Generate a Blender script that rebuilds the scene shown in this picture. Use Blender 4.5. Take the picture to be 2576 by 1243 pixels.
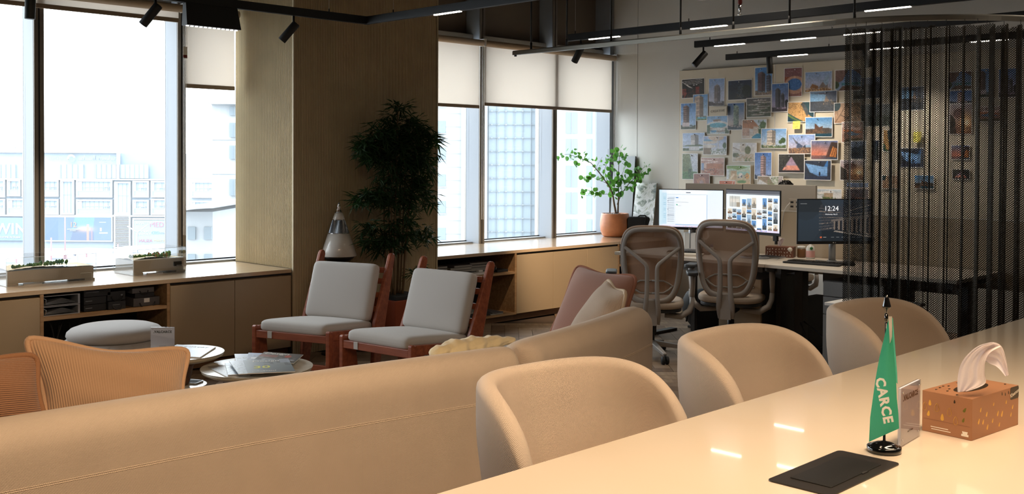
import bpy, bmesh, math, random
import numpy as np
from mathutils import Vector, Matrix
random.seed(7); RNG = np.random.default_rng(7)
PI = math.pi
SC = bpy.context.scene
COL = SC.collection
for _o in list(bpy.data.objects): bpy.data.objects.remove(_o)

# ---------------------------------------------------------------- camera
# room axes: X runs along the window wall, Y towards it, Z up
CF, CTH, CY0, CPT, CRL, CH = 2610.5, 0.7791236, 448.97, 0.0182259, 0.0046573, 1.5
_c, _s = math.cos(CTH), math.sin(CTH)
_F, _R, _U = Vector((_c, _s, 0)), Vector((_s, -_c, 0)), Vector((0, 0, 1))
_F2 = math.cos(CPT) * _F - math.sin(CPT) * _U
_U2 = math.cos(CPT) * _U + math.sin(CPT) * _F
_R3 = math.cos(CRL) * _R + math.sin(CRL) * _U2
_U3 = math.cos(CRL) * _U2 - math.sin(CRL) * _R
cd = bpy.data.cameras.new('camera'); cam = bpy.data.objects.new('camera', cd); COL.objects.link(cam)
M = Matrix.Identity(4)
for i in range(3):
    M[i][0], M[i][1], M[i][2] = _R3[i], _U3[i], -_F2[i]
M[2][3] = CH
cam.matrix_world = M
cd.sensor_fit = 'HORIZONTAL'; cd.sensor_width = 36.0; cd.lens = 36.0 * CF / 2576
cd.shift_y = -(621.5 - CY0) / 2576; cd.clip_end = 900; cd.clip_start = 0.05
SC.camera = cam

def at(u, v, x=None, y=None, z=None, t=None, D=None):
    """point of the room on a known plane, measured along the sight line of a photo pixel"""
    d = _F2 + _R3 * ((u - 1288) / CF) + _U3 * ((CY0 - v) / CF)
    if x is not None: k = x / d.x
    elif y is not None: k = y / d.y
    elif z is not None: k = (z - CH) / d.z
    elif D is not None: k = D / (d.x * _c + d.y * _s)
    else: k = t
    return Vector((0, 0, CH)) + d * k

# ---------------------------------------------------------------- world, exposure
SC.view_settings.view_transform = 'Standard'; SC.view_settings.look = 'None'
SC.view_settings.gamma = 1.0; SC.view_settings.use_curve_mapping = False
SC.view_settings.exposure = 0.0
W = bpy.data.worlds.new('sky'); SC.world = W; W.use_nodes = True
bg = W.node_tree.nodes['Background']
bg.inputs[0].default_value = (0.90, 0.96, 1.0, 1); bg.inputs[1].default_value = 7.8
cy = SC.cycles
cy.use_denoising = True
try: cy.denoiser = 'OPENIMAGEDENOISE'
except Exception: pass
cy.max_bounces = 9; cy.diffuse_bounces = 4; cy.glossy_bounces = 4; cy.transmission_bounces = 6
cy.transparent_max_bounces = 24; cy.sample_clamp_indirect = 4.0
cy.caustics_reflective = False; cy.caustics_refractive = False

def area_light(name, loc, aim, size, size_y, power, col, portal=False, spread=None):
    l = bpy.data.lights.new(name, 'AREA'); l.shape = 'RECTANGLE'; l.size = size; l.size_y = size_y
    l.energy = power; l.color = col
    if portal: l.cycles.is_portal = True
    if spread: l.spread = spread
    o = bpy.data.objects.new(name, l); COL.objects.link(o); o.location = loc
    o.rotation_euler = (Vector(aim) - Vector(loc)).to_track_quat('-Z', 'Y').to_euler()
    return o
def spot_light(name, loc, aim, power, col, ang=50, blend=.6, r=.03):
    l = bpy.data.lights.new(name, 'SPOT'); l.energy = power; l.color = col
    l.spot_size = math.radians(ang); l.spot_blend = blend; l.shadow_soft_size = r
    o = bpy.data.objects.new(name, l); COL.objects.link(o); o.location = loc
    o.rotation_euler = (Vector(aim) - Vector(loc)).to_track_quat('-Z', 'Y').to_euler()
    return o
WARM = (1.0, 0.75, 0.51); NEUT = (1.0, 0.86, 0.70)
area_light('window_light_left', (1.4, 7.66, 1.65), (1.4, 0, 1.65), 6.1, 2.0, 1, (1, 1, 1), True)
area_light('window_light_right', (7.6, 7.66, 1.65), (7.6, 0, 1.65), 3.3, 2.0, 1, (1, 1, 1), True)
# the lamps that hang over the meeting table, above the picture
area_light('pendant_light', (2.7, 0.80, 2.35), (2.7, 0.83, 0.7), 2.6, 0.3, 37, WARM, spread=math.radians(125))
area_light('pendant_light_rear', (1.2, 1.6, 2.6), (1.2, 2.7, 0.9), 2.6, 0.35, 34, WARM, spread=math.radians(125))

area_light('ceiling_fill', (6.9, 3.9, 3.2), (7.1, 3.9, 0), 0.3, 3.0, 24, NEUT, spread=math.radians(110))  # added neutral fill above the desk area, no fixture belongs to it
area_light('ceiling_fill', (7.6, 1.6, 3.2), (7.6, 1.6, 0), 3.0, 0.3, 12, NEUT)  # second added fill beyond the curtain, also without a fixture
# ---------------------------------------------------------------- materials
MATS = {}
def srgb(r, g, b):
    f = lambda c: ((c / 255 + .055) / 1.055) ** 2.4 if c > 10 else c / 255 / 12.92
    return (f(r), f(g), f(b))
def mat(name, col, rough=.6, metal=0, bump=None, noise=None, spec=None, coat=0, trans=0, alpha=None, emit=None,
        transl=None, vcol=False, sheen=0, wood=None, marble=None, ior=None):
    """noise=(scale, amount) tints the colour; bump=(kind, scale, strength)"""
    m = bpy.data.materials.new(name); m.use_nodes = True
    nt = m.node_tree; n = nt.nodes; L = nt.links; b = n['Principled BSDF']; out = n['Material Output']
    b.inputs['Base Color'].default_value = (*col, 1); b.inputs['Roughness'].default_value = rough
    b.inputs['Metallic'].default_value = metal
    if spec is not None: b.inputs['Specular IOR Level'].default_value = spec
    if ior: b.inputs['IOR'].default_value = ior
    b.inputs['Coat Weight'].default_value = coat; b.inputs['Coat Roughness'].default_value = .10 if coat == 1 else .03
    b.inputs['Sheen Weight'].default_value = sheen
    b.inputs['Transmission Weight'].default_value = trans
    tc = n.new('ShaderNodeTexCoord')
    colsock = None
    if vcol:
        a = n.new('ShaderNodeVertexColor'); a.layer_name = 'print'; colsock = a.outputs[0]
    if noise:
        t = n.new('ShaderNodeTexNoise'); t.inputs['Scale'].default_value = noise[0]; t.inputs['Detail'].default_value = 4
        L.new(tc.outputs['Object'], t.inputs['Vector'])
        mp = n.new('ShaderNodeMapRange'); mp.inputs[1].default_value = .3; mp.inputs[2].default_value = .7
        mp.inputs[3].default_value = 1 - noise[1]; mp.inputs[4].default_value = 1 + noise[1]
        L.new(t.outputs[0], mp.inputs[0])
        mx = n.new('ShaderNodeVectorMath'); mx.operation = 'SCALE'
        if colsock: L.new(colsock, mx.inputs[0])
        else: mx.inputs[0].default_value = col
        L.new(mp.outputs[0], mx.inputs['Scale']); colsock = mx.outputs[0]
    if wood:   # (scale vector, dark colour)
        mpn = n.new('ShaderNodeMapping'); mpn.inputs['Scale'].default_value = wood[0]
        L.new(tc.outputs['Object'], mpn.inputs[0])
        t = n.new('ShaderNodeTexNoise'); t.inputs['Scale'].default_value = 1; t.inputs['Detail'].default_value = 6
        t.inputs['Distortion'].default_value = .6; L.new(mpn.outputs[0], t.inputs['Vector'])
        cr = n.new('ShaderNodeValToRGB'); cr.color_ramp.elements[0].position = .35; cr.color_ramp.elements[1].position = .68
        cr.color_ramp.elements[0].color = (*wood[1], 1); cr.color_ramp.elements[1].color = (*col, 1)
        L.new(t.outputs[0], cr.inputs[0]); colsock = cr.outputs[0]
    if marble:  # (scale, [(pos, colour)...])
        t = n.new('ShaderNodeTexNoise'); t.inputs['Scale'].default_value = marble[0]; t.inputs['Detail'].default_value = 8
        t.inputs['Distortion'].default_value = 2.2; L.new(tc.outputs['Object'], t.inputs['Vector'])
        cr = n.new('ShaderNodeValToRGB'); e = cr.color_ramp.elements
        while len(e) < len(marble[1]): e.new(.5)
        for k, (p_, c_) in enumerate(marble[1]): e[k].position = p_; e[k].color = (*c_, 1)
        L.new(t.outputs[0], cr.inputs[0]); colsock = cr.outputs[0]
    if colsock: L.new(colsock, b.inputs['Base Color'])
    if bump:
        kind, sc, st = bump[:3]; bp = n.new('ShaderNodeBump'); bp.inputs['Strength'].default_value = st
        bp.inputs['Distance'].default_value = bump[3] if len(bump) > 3 else .002
        src = tc.outputs['UV'] if kind.startswith('uv') else tc.outputs['Object']
        k2 = kind.replace('uv', '')
        if k2 == 'noise':
            t = n.new('ShaderNodeTexNoise'); t.inputs['Scale'].default_value = sc; t.inputs['Detail'].default_value = 3
            L.new(src, t.inputs['Vector']); h = t.outputs[0]
        elif k2 == 'knit':   # two crossed waves
            sx, sy = (sc, sc) if not isinstance(sc, tuple) else sc
            sep = n.new('ShaderNodeSeparateXYZ'); L.new(src, sep.inputs[0])
            def wv(o, s_):
                mm = n.new('ShaderNodeMath'); mm.operation = 'MULTIPLY'; mm.inputs[1].default_value = s_; L.new(o, mm.inputs[0])
                ss = n.new('ShaderNodeMath'); ss.operation = 'SINE'; L.new(mm.outputs[0], ss.inputs[0]); return ss.outputs[0]
            pr = n.new('ShaderNodeMath'); pr.operation = 'MULTIPLY'
            L.new(wv(sep.outputs[0], sx), pr.inputs[0]); L.new(wv(sep.outputs[1], sy), pr.inputs[1]); h = pr.outputs[0]
        else:                # 'rib': waves across one uv axis
            sep = n.new('ShaderNodeSeparateXYZ'); L.new(src, sep.inputs[0])
            mm = n.new('ShaderNodeMath'); mm.operation = 'MULTIPLY'; mm.inputs[1].default_value = sc; L.new(sep.outputs[0], mm.inputs[0])
            ss = n.new('ShaderNodeMath'); ss.operation = 'SINE'; L.new(mm.outputs[0], ss.inputs[0]); h = ss.outputs[0]
        L.new(h, bp.inputs['Height']); L.new(bp.outputs[0], b.inputs['Normal'])
    if emit:
        b.inputs['Emission Color'].default_value = (*emit[0], 1); b.inputs['Emission Strength'].default_value = emit[1]
        if vcol and colsock: L.new(colsock, b.inputs['Emission Color'])
    if alpha is not None: b.inputs['Alpha'].default_value = alpha
    if transl:
        tr = n.new('ShaderNodeBsdfTranslucent'); tr.inputs[0].default_value = (*transl[0], 1)
        mx = n.new('ShaderNodeMixShader'); mx.inputs[0].default_value = transl[1]
        L.new(b.outputs[0], mx.inputs[1]); L.new(tr.outputs[0], mx.inputs[2]); L.new(mx.outputs[0], out.inputs[0])
    MATS[name] = m
    return m
def glassmat(name, tint, gloss=.06, rough=.02, haze=0):
    m = bpy.data.materials.new(name); m.use_nodes = True; nt = m.node_tree; n = nt.nodes; L = nt.links
    n.remove(n['Principled BSDF']); out = n['Material Output']
    tr = n.new('ShaderNodeBsdfTransparent'); tr.inputs[0].default_value = (*tint, 1)
    gl = n.new('ShaderNodeBsdfGlossy'); gl.inputs['Roughness'].default_value = rough
    fr = n.new('ShaderNodeFresnel'); ge = n.new('ShaderNodeNewGeometry'); im = n.new('ShaderNodeMapRange')
    im.inputs[3].default_value = 1.45; im.inputs[4].default_value = 1 / 1.45      # same reflectance from either face
    L.new(ge.outputs['Backfacing'], im.inputs[0]); L.new(im.outputs[0], fr.inputs[0])
    mx = n.new('ShaderNodeMixShader')
    mm = n.new('ShaderNodeMath'); mm.operation = 'MULTIPLY'; mm.inputs[1].default_value = gloss / .06
    L.new(fr.outputs[0], mm.inputs[0]); L.new(mm.outputs[0], mx.inputs[0])
    L.new(tr.outputs[0], mx.inputs[1]); L.new(gl.outputs[0], mx.inputs[2])
    if haze:      # translucent veil added to the glass in place of outdoor haze
        tl = n.new('ShaderNodeBsdfTranslucent'); tl.inputs[0].default_value = (.9, .95, 1, 1); m2 = n.new('ShaderNodeMixShader'); m2.inputs[0].default_value = haze
        L.new(mx.outputs[0], m2.inputs[1]); L.new(tl.outputs[0], m2.inputs[2]); mx = m2
    L.new(mx.outputs[0], out.inputs[0]); MATS[name] = m; return m

# ---------------------------------------------------------------- mesh helpers
def V(*a): return Vector(a)
class MB:
    """collects simple shapes and links them as ONE mesh"""
    def __init__(s): s.v = []; s.f = []; s.sm = []
    def add(s, vs, fs, smooth=False):
        o = len(s.v); s.v += [tuple(p) for p in vs]
        for f in fs: s.f.append(tuple(i + o for i in f)); s.sm.append(smooth)
        return s
    def box(s, x0, y0, z0, x1, y1, z1, M=None):
        vs = [Vector((x, y, z)) for z in (z0, z1) for y in (y0, y1) for x in (x0, x1)]
        if M: vs = [M @ p for p in vs]
        return s.add(vs, [(0, 2, 3, 1), (4, 5, 7, 6), (0, 1, 5, 4), (2, 6, 7, 3), (0, 4, 6, 2), (1, 3, 7, 5)])
    def hexa(s, b, t):
        """bottom loop and top loop of n points"""
        n = len(b); vs = list(b) + list(t)
        fs = [tuple(range(n - 1, -1, -1)), tuple(range(n, 2 * n))] + [(i, (i + 1) % n, n + (i + 1) % n, n + i) for i in range(n)]
        return s.add(vs, fs)
    def prism(s, pts, ax, a0, a1, M=None):
        """2-D outline extruded along axis ax"""
        def mk(p, a): return {'x': V(a, p[0], p[1]), 'y': V(p[0], a, p[1]), 'z': V(p[0], p[1], a)}[ax]
        b = [mk(p, a0) for p in pts]; t = [mk(p, a1) for p in pts]
        if M: b = [M @ p for p in b]; t = [M @ p for p in t]
        return s.hexa(b, t)
    def tube(s, path, r, n=8, closed=False, cap=True):
        path = [Vector(p) for p in path]; m = len(path)
        rr = r if isinstance(r, (list, tuple)) else [r] * m
        rings = []; up = None
        for i, p in enumerate(path):
            if closed: d = path[(i + 1) % m] - path[i - 1]
            else: d = path[min(i + 1, m - 1)] - path[max(i - 1, 0)]
            d.normalize()
            if up is None:
                up = d.cross(V(0, 0, 1)) if abs(d.z) < .95 else d.cross(V(0, 1, 0)); up.normalize()
            up = (up - d * up.dot(d)).normalized(); w = d.cross(up)
            rings.append([p + (up * math.cos(2 * PI * k / n) + w * math.sin(2 * PI * k / n)) * rr[i] for k in range(n)])
        vs = [q for rg in rings for q in rg]; fs = []
        for i in range(m if closed else m - 1):
            j = (i + 1) % m
            for k in range(n): fs.append((i * n + k, i * n + (k + 1) % n, j * n + (k + 1) % n, j * n + k))
        if cap and not closed: fs += [tuple(range(n - 1, -1, -1)), tuple((m - 1) * n + k for k in range(n))]
        return s.add(vs, fs, True)
    def cyl(s, p0, p1, r, n=16, r1=None):
        return s.tube([p0, p1], [r, r if r1 is None else r1], n)
    def lathe(s, prof, c=(0, 0, 0), n=32, M=None):
        """prof: (radius, z) list"""
        vs = []; fs = []; m = len(prof)
        for r, z in prof:
            for k in range(n):
                a = 2 * PI * k / n; p = V(c[0] + r * math.cos(a), c[1] + r * math.sin(a), c[2] + z)
                vs.append(M @ p if M else p)
        for i in range(m - 1):
            for k in range(n): fs.append((i * n + k, i * n + (k + 1) % n, (i + 1) * n + (k + 1) % n, (i + 1) * n + k))
        fs += [tuple(range(n - 1, -1, -1)), tuple((m - 1) * n + k for k in range(n))]
        return s.add(vs, fs, True)
    def grid(s, P, closed_u=False, closed_v=False, smooth=True):
        """P[i][j] points"""
        m, n = len(P), len(P[0]); vs = [p for r_ in P for p in r_]; fs = []
        for i in range(m if closed_u else m - 1):
            for j in range(n if closed_v else n - 1):
                a, b = (i + 1) % m, (j + 1) % n
                fs.append((i * n + j, a * n + j, a * n + b, i * n + b))
        return s.add(vs, fs, smooth)
    def build(s, name, m, parent=None, bevel=0, seg=2, autosmooth=False, sub=0, solid=0, uv=None):
        me = bpy.data.meshes.new(name); me.from_pydata(s.v, [], s.f)
        for p, q in zip(me.polygons, s.sm): p.use_smooth = q
        me.update()
        bm = bmesh.new(); bm.from_mesh(me); bmesh.ops.recalc_face_normals(bm, faces=bm.faces); bm.to_mesh(me); bm.free()
        if uv:
            lay = me.uv_layers.new(name='uv')
            for lp in me.loops: lay.data[lp.index].uv = uv[lp.vertex_index]
        me.materials.append(MATS[m] if isinstance(m, str) else m)
        return link(me, name, parent, bevel, seg, sub, solid)
def link(me, name, parent=None, bevel=0, seg=2, sub=0, solid=0):
    o = bpy.data.objects.new(name, me); COL.objects.link(o)
    if solid: md = o.modifiers.new('s', 'SOLIDIFY'); md.thickness = solid; md.offset = 0
    if bevel:
        md = o.modifiers.new('b', 'BEVEL'); md.width = bevel; md.segments = seg; md.limit_method = 'ANGLE'; md.angle_limit = .6
        for p in me.polygons: p.use_smooth = True
        try: md.harden_normals = True
        except Exception: pass
    if sub: md = o.modifiers.new('u', 'SUBSURF'); md.levels = sub; md.render_levels = sub
    if parent: o.parent = parent
    return o
def tag(o, label=None, cat=None, group=None, kind=None):
    if label: o['label'] = label
    if cat: o['category'] = cat
    if group: o['group'] = group
    if kind: o['kind'] = kind
    return o
def thing(name, label, cat, loc=(0, 0, 0), rz=0, group=None):
    o = bpy.data.objects.new(name, None); COL.objects.link(o); o.location = loc; o.rotation_euler = (0, 0, rz)
    o.empty_display_size = .1
    return tag(o, label, cat, group)
def struct(mb, name, m, **k):
    o = mb.build(name, m, **k); o['kind'] = 'structure'; return o
def dup(o, parent=None, **k):
    c = o.copy(); COL.objects.link(c)
    if parent: c.parent = parent
    for ch in [q for q in list(bpy.data.objects) if q.parent == o and q != c]: dup(ch, c)
    for a, b in k.items(): setattr(c, a, b)
    return c
def copy_part(o, parent, loc=None, rot=None, scale=None, matrix=None):
    c = o.copy(); COL.objects.link(c); c.parent = parent
    if matrix is not None: c.matrix_basis = matrix
    if loc is not None: c.location = loc
    if rot is not None: c.rotation_euler = rot
    if scale is not None: c.scale = scale
    return c
def text_mesh(s, name, m, size, parent=None, M=None, ext=.0005, align='CENTER', spacing=1.0, offset=0.0, mirror=False):
    cu = bpy.data.curves.new('t', 'FONT'); cu.body = s; cu.size = size; cu.extrude = ext; cu.align_x = align; cu.align_y = 'CENTER'
    cu.resolution_u = 2; cu.space_character = spacing; cu.offset = offset
    o = bpy.data.objects.new('t', cu); COL.objects.link(o)
    dg = bpy.context.evaluated_depsgraph_get(); dg.update()
    me = bpy.data.meshes.new_from_object(o.evaluated_get(dg)); bpy.data.objects.remove(o)
    if mirror: me.transform(Matrix.Scale(-1, 4, (1, 0, 0)))
    if M is not None: me.transform(M)
    me.materials.clear(); me.materials.append(MATS[m] if isinstance(m, str) else m)
    me.name = name
    return link(me, name, parent)
def frame_matrix(o, x, y):
    """local x -> x, local y -> y, local z -> x cross y"""
    x = Vector(x).normalized(); y = Vector(y); y = (y - x * y.dot(x)).normalized(); z = x.cross(y)
    m = Matrix.Identity(4)
    for i in range(3): m[i][0], m[i][1], m[i][2], m[i][3] = x[i], y[i], z[i], o[i]
    return m

# ---------------------------------------------------------------- printed pictures (colour attribute on a fine grid)
class Pic:
    def __init__(s, w, h, top, bot=None):
        s.w, s.h = w, h; t = np.array(top, float); b = np.array(bot if bot is not None else top, float)
        g = np.linspace(0, 1, h)[:, None, None]; s.a = np.repeat(t * (1 - g) + b * g, w, 1)
        yy, xx = np.mgrid[0:h, 0:w]; s.X = (xx + .5) / w; s.Y = (yy + .5) / h
    def put(s, m, c, al=1.0): s.a = np.where(m[..., None], s.a * (1 - al) + np.array(c, float) * al, s.a); return s
    def rect(s, x0, y0, x1, y1, c, al=1.0): return s.put((s.X >= x0) & (s.X < x1) & (s.Y >= y0) & (s.Y < y1), c, al)
    def ell(s, x, y, rx, ry, c, al=1.0): return s.put(((s.X - x) / rx) ** 2 + ((s.Y - y) / ry) ** 2 < 1, c, al)
    def glow(s, x, y, r, c, al=1.0):
        k = np.exp(-(((s.X - x) ** 2 + (s.Y - y) ** 2) / r ** 2))[..., None] * al; s.a = s.a * (1 - k) + np.array(c, float) * k; return s
    def poly(s, pts, c, al=1.0):
        m = np.zeros_like(s.X, bool); n = len(pts)
        for i in range(n):
            x0, y0 = pts[i]; x1, y1 = pts[(i + 1) % n]
            if y0 == y1: continue
            cr = ((s.Y < y0) != (s.Y < y1)) & (s.X < (x1 - x0) * (s.Y - y0) / (y1 - y0) + x0); m ^= cr
        return s.put(m, c, al)
    def line(s, x0, y0, x1, y1, w, c, al=1.0):
        dx, dy = x1 - x0, y1 - y0; L2 = dx * dx + dy * dy + 1e-9
        t = np.clip(((s.X - x0) * dx + (s.Y - y0) * dy) / L2, 0, 1)
        return s.put(np.hypot(s.X - x0 - t * dx, s.Y - y0 - t * dy) < w, c, al)
    def speck(s, x0, y0, x1, y1, c, p, al=.8, seed=0, cs=1):
        r = np.random.default_rng(seed); h2, w2 = s.h // cs + 1, s.w // cs + 1
        m = np.kron(r.random((h2, w2)) < p, np.ones((cs, cs), bool))[:s.h, :s.w]
        return s.put(m & (s.X >= x0) & (s.X < x1) & (s.Y >= y0) & (s.Y < y1), c, al)
    def ridge(s, y, amp, c, seed=0, to=1.01):
        r = np.random.default_rng(seed); k = r.random(6) * 6.3
        f = y + amp * (np.sin(s.X * 5 + k[0]) * .5 + np.sin(s.X * 13 + k[1]) * .3 + np.sin(s.X * 29 + k[2]) * .2)
        return s.put((s.Y > f) & (s.Y < to), c)
    def floors(s, x0, x1, y0, y1, n, c, c2, skew=0):
        for i in range(n):
            a = y0 + (y1 - y0) * i / n; b = y0 + (y1 - y0) * (i + .55) / n; e = y0 + (y1 - y0) * (i + 1) / n
            j = skew * math.sin(i * 2.1)
            s.poly([(x0 + j, a), (x1 + j, a), (x1 + j, b), (x0 + j, b)], c); s.poly([(x0, b), (x1, b), (x1, e), (x0, e)], c2)
        return s
def print_mesh(name, pic, origin, ux, uy, m, parent=None, border=0):
    """pic drawn from the top left corner; ux, uy are the full side vectors (right, down)"""
    a = pic.a; h, w = a.shape[:2]
    if border:
        a = a.copy(); b = max(1, round(border * w)); a[:b] = a[-b:] = 235; a[:, :b] = a[:, -b:] = 235
    O = np.array(origin); X = np.array(ux); Y = np.array(uy)
    gx, gy = np.meshgrid(np.linspace(0, 1, w + 1), np.linspace(0, 1, h + 1))
    P = O + gx[..., None] * X + gy[..., None] * Y
    idx = np.arange((w + 1) * (h + 1)).reshape(h + 1, w + 1)
    F = np.stack([idx[:-1, :-1], idx[1:, :-1], idx[1:, 1:], idx[:-1, 1:]], -1).reshape(-1, 4)
    me = bpy.data.meshes.new(name); me.vertices.add(P.size // 3); me.vertices.foreach_set('co', P.reshape(-1))
    me.loops.add(F.size); me.loops.foreach_set('vertex_index', F.reshape(-1).astype(np.int32))
    me.polygons.add(len(F)); me.polygons.foreach_set('loop_start', np.arange(0, F.size, 4, dtype=np.int32))
    me.polygons.foreach_set('loop_total', np.full(len(F), 4, dtype=np.int32)); me.update(calc_edges=True)
    c = np.clip(a / 255, 0, 1); c = np.where(c > .04045, ((c + .055) / 1.055) ** 2.4, c / 12.92)
    c = np.concatenate([c, np.ones((h, w, 1))], -1); c = np.repeat(c.reshape(-1, 4), 4, 0)
    at_ = me.color_attributes.new('print', 'FLOAT_COLOR', 'CORNER'); at_.data.foreach_set('color', c.reshape(-1).astype(np.float32))
    me.materials.append(MATS[m]); return link(me, name, parent)
# ================================================================ materials in use
mat('oak', srgb(176, 142, 104), .45, wood=((3, 40, 40), srgb(150, 116, 80)), bump=('noise', 60, .1))
mat('oak_x', srgb(200, 176, 146), .28, coat=1, wood=((2, 30, 30), srgb(186, 158, 126)), bump=('noise', 60, .08))
mat('oak_dark', srgb(120, 88, 58), .5, wood=((3, 30, 30), srgb(96, 68, 44)))
mat('door_paint', srgb(168, 148, 120), .42, noise=(2, .03))
mat('gap_dark', srgb(24, 20, 17), .8)
mat('wall_paint', srgb(206, 204, 198), .7, noise=(1.5, .03))
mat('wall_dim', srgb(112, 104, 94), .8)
mat('spandrel', srgb(118, 106, 92), .75)
mat('ceiling_dark', srgb(58, 54, 50), .9)
mat('alu_frame', srgb(128, 122, 114), .38, .35)
mat('alu_side', srgb(146, 153, 162), .5)
mat('alu_light', srgb(196, 198, 200), .35, .5)
mat('gasket', srgb(28, 28, 30), .6)
glassmat('pane', (.97, .985, .99), .05, haze=.022)
mat('rib', srgb(196, 180, 146), .6, noise=(6, .05))
mat('rib_back', srgb(96, 82, 60), .8)
mat('floor_base', srgb(70, 56, 44), .7)
mat('plank_a', srgb(140, 118, 96), .42, wood=((26, 3, 1), srgb(112, 92, 74)), bump=('noise', 40, .15))
mat('plank_b', srgb(158, 136, 112), .42, wood=((26, 3, 1), srgb(128, 106, 86)), bump=('noise', 40, .15))
mat('plank_c', srgb(120, 98, 78), .42, wood=((26, 3, 1), srgb(98, 78, 60)), bump=('noise', 40, .15))
mat('roller_cloth', srgb(222, 208, 190), .8, bump=('noise', 400, .1), transl=((.88, .83, .77), .56))
mat('roller_tube', srgb(188, 168, 146), .7)
mat('roller_bar', srgb(140, 122, 104), .55)
mat('board_cream', srgb(206, 196, 176), .35, noise=(1.2, .02))
mat('black_metal', srgb(14, 15, 16), .55)
mat('black_soft', srgb(30, 30, 31), .7)
mat('white_plastic', srgb(228, 226, 222), .4)
mat('white_matte', srgb(226, 224, 220), .7)
mat('chrome', (.8, .8, .82), .12, 1)
mat('steel_rail', srgb(150, 146, 136), .35, .6)
mat('led', (1, .96, .9), emit=((1, .88, .74), 20))
mat('led_dot', (1, 1, 1), emit=((1, .97, .92), 12))
mat('red_paint', srgb(120, 30, 24), .5)
mat('grille_white', srgb(186, 182, 172), .6)
mat('dark_panel', srgb(52, 58, 64), .6)
mat('print', (1, 1, 1), .35, vcol=True)
mat('print_matte', (1, 1, 1), .8, vcol=True)
mat('paper', srgb(232, 230, 226), .6)
mat('ink', srgb(30, 30, 34), .6)
mat('ink_white', srgb(236, 234, 230), .6)

# ================================================================ floor with herringbone planks
fl = struct(MB().box(-3.2, -3.2, -.06, 9.3, 7.72, -.012), 'floor', 'floor_base')
PL, PW = .72, .12
pm = []
for k, mn in enumerate(('plank_a', 'plank_b', 'plank_c')):
    me = MB().box(.0015, .0015, -.012, PL - .0015, PW - .0015, 0).build('plank', mn); pm.append(me.data); bpy.data.objects.remove(me)
cells = []
r2 = math.sqrt(.5)
A1 = V(r2, r2, 0); A2 = V(-r2, r2, 0)     # plank directions, at 45 degrees to the walls
for i in range(-110, 120):
    for j in range(-26, 30):
        o1 = A1 * (i * PW) + A2 * (i * PW) + (A1 - A2) * (j * PL)   # classic herringbone lattice
        for kind in (0, 1):
            if kind == 0: org = o1; ang = PI / 4
            else: org = o1 + A1 * (PL + PW) + A2 * (PW - PL); ang = PI / 4 + PI / 2
            c = org + V(math.cos(ang), math.sin(ang), 0) * PL / 2
            if 1.2 < c.x < 9.0 and 3.0 < c.y < 6.6: cells.append((org, ang, c))
def plank_rank(c):
    q = [(c.x - 7.0) ** 2 * .6 + (c.y - 5.0) ** 2, (c.x - 4.6) ** 2 * 2 + (c.y - 4.8) ** 2 * 1.5, (c.x - 5.6) ** 2 + (c.y - 6.0) ** 2]
    return min(q)
cells.sort(key=lambda q: plank_rank(q[2]))
rest = MB()
for k, (org, ang, c) in enumerate(cells):
    if k < 300:
        o = bpy.data.objects.new('plank', pm[int(RNG.integers(0, 3))]); COL.objects.link(o); o.parent = fl
        o.location = org; o.rotation_euler = (0, 0, ang)
    else:
        rest.box(.0015, .0015, -.012, PL - .0015, PW - .0015, 0, Matrix.Translation(org) @ Matrix.Rotation(ang, 4, 'Z'))
o = rest.build('plank_field', 'plank_a', fl); o['kind'] = 'stuff'
o = MB().box(-3.2, -3.2, -.012, 9.3, 2.7, -.002).build('floor_finish', 'plank_c', fl); o['kind'] = 'stuff'
# ================================================================ shell
struct(MB().box(-3.2, -3.3, 3.45, 9.4, 7.8, 3.6), 'ceiling', 'ceiling_dark')
wr = struct(MB().box(9.24, -3.3, -.05, 9.4, 7.158, 3.45), 'wall_right', 'wall_paint')
MB().box(9.238, 7.162, -.05, 9.4, 7.8, 3.45).build('panel', 'wall_paint', wr)
struct(MB().box(-3.3, -3.3, -.05, -3.2, 7.8, 3.45), 'wall_left', 'wall_dim')
struct(MB().box(-3.3, -3.35, -.05, 9.4, -3.2, 3.45), 'wall_back', 'wall_dim')
ww = struct(MB().box(-3.2, 7.72, 2.72, 9.3, 7.8, 3.45).box(-3.2, 7.72, -.05, 9.3, 7.8, .655), 'wall_window', 'spandrel')
struct(MB().box(-3.2, 7.60, .56, -1.75, 7.8, 2.9), 'wall_window_end', 'wall_dim')
# column clad with half-round ribs
cl = struct(MB().box(4.452, 6.735, 0, 5.892, 7.572, 3.45).box(4.58, 7.572, 0, 5.892, 7.72, 3.45), 'column', 'rib_back')
rb = MB()
def rib(x, y, dx, dy, z0, z1, r=.0062):
    # ribs stand proud of the face along (dx, dy)
    tx, ty = (-dy, dx); b = []
    for a in (0, 45, 90, 135, 180):
        a = math.radians(a); b.append(V(x + tx * r * math.cos(a) + dx * r * 1.25 * math.sin(a), y + ty * r * math.cos(a) + dy * r * 1.25 * math.sin(a), 0))
    rb.add([p + V(0, 0, z0) for p in b] + [p + V(0, 0, z1) for p in b], [(i, i + 1, 6 + i, 5 + i) for i in range(4)], True)
n = 92
for i in range(n): rib(4.462 + (5.885 - 4.462) * (i + .5) / n, 6.735, 0, -1, 0, 3.45)
n = 52
for i in range(n): rib(4.452, 6.742 + (7.57 - 6.742) * (i + .5) / n, -1, 0, .66, 3.45)
o = rb.build('ribbed_cladding', 'rib', cl); o['kind'] = 'stuff'
MB().box(4.440, 6.719, 0, 4.4535, 6.7355, 3.45).build('corner_trim', 'rib', cl)
MB().box(5.886, 6.722, 0, 5.9, 7.7, 3.45).build('corner_trim', 'rib', cl)

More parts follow.
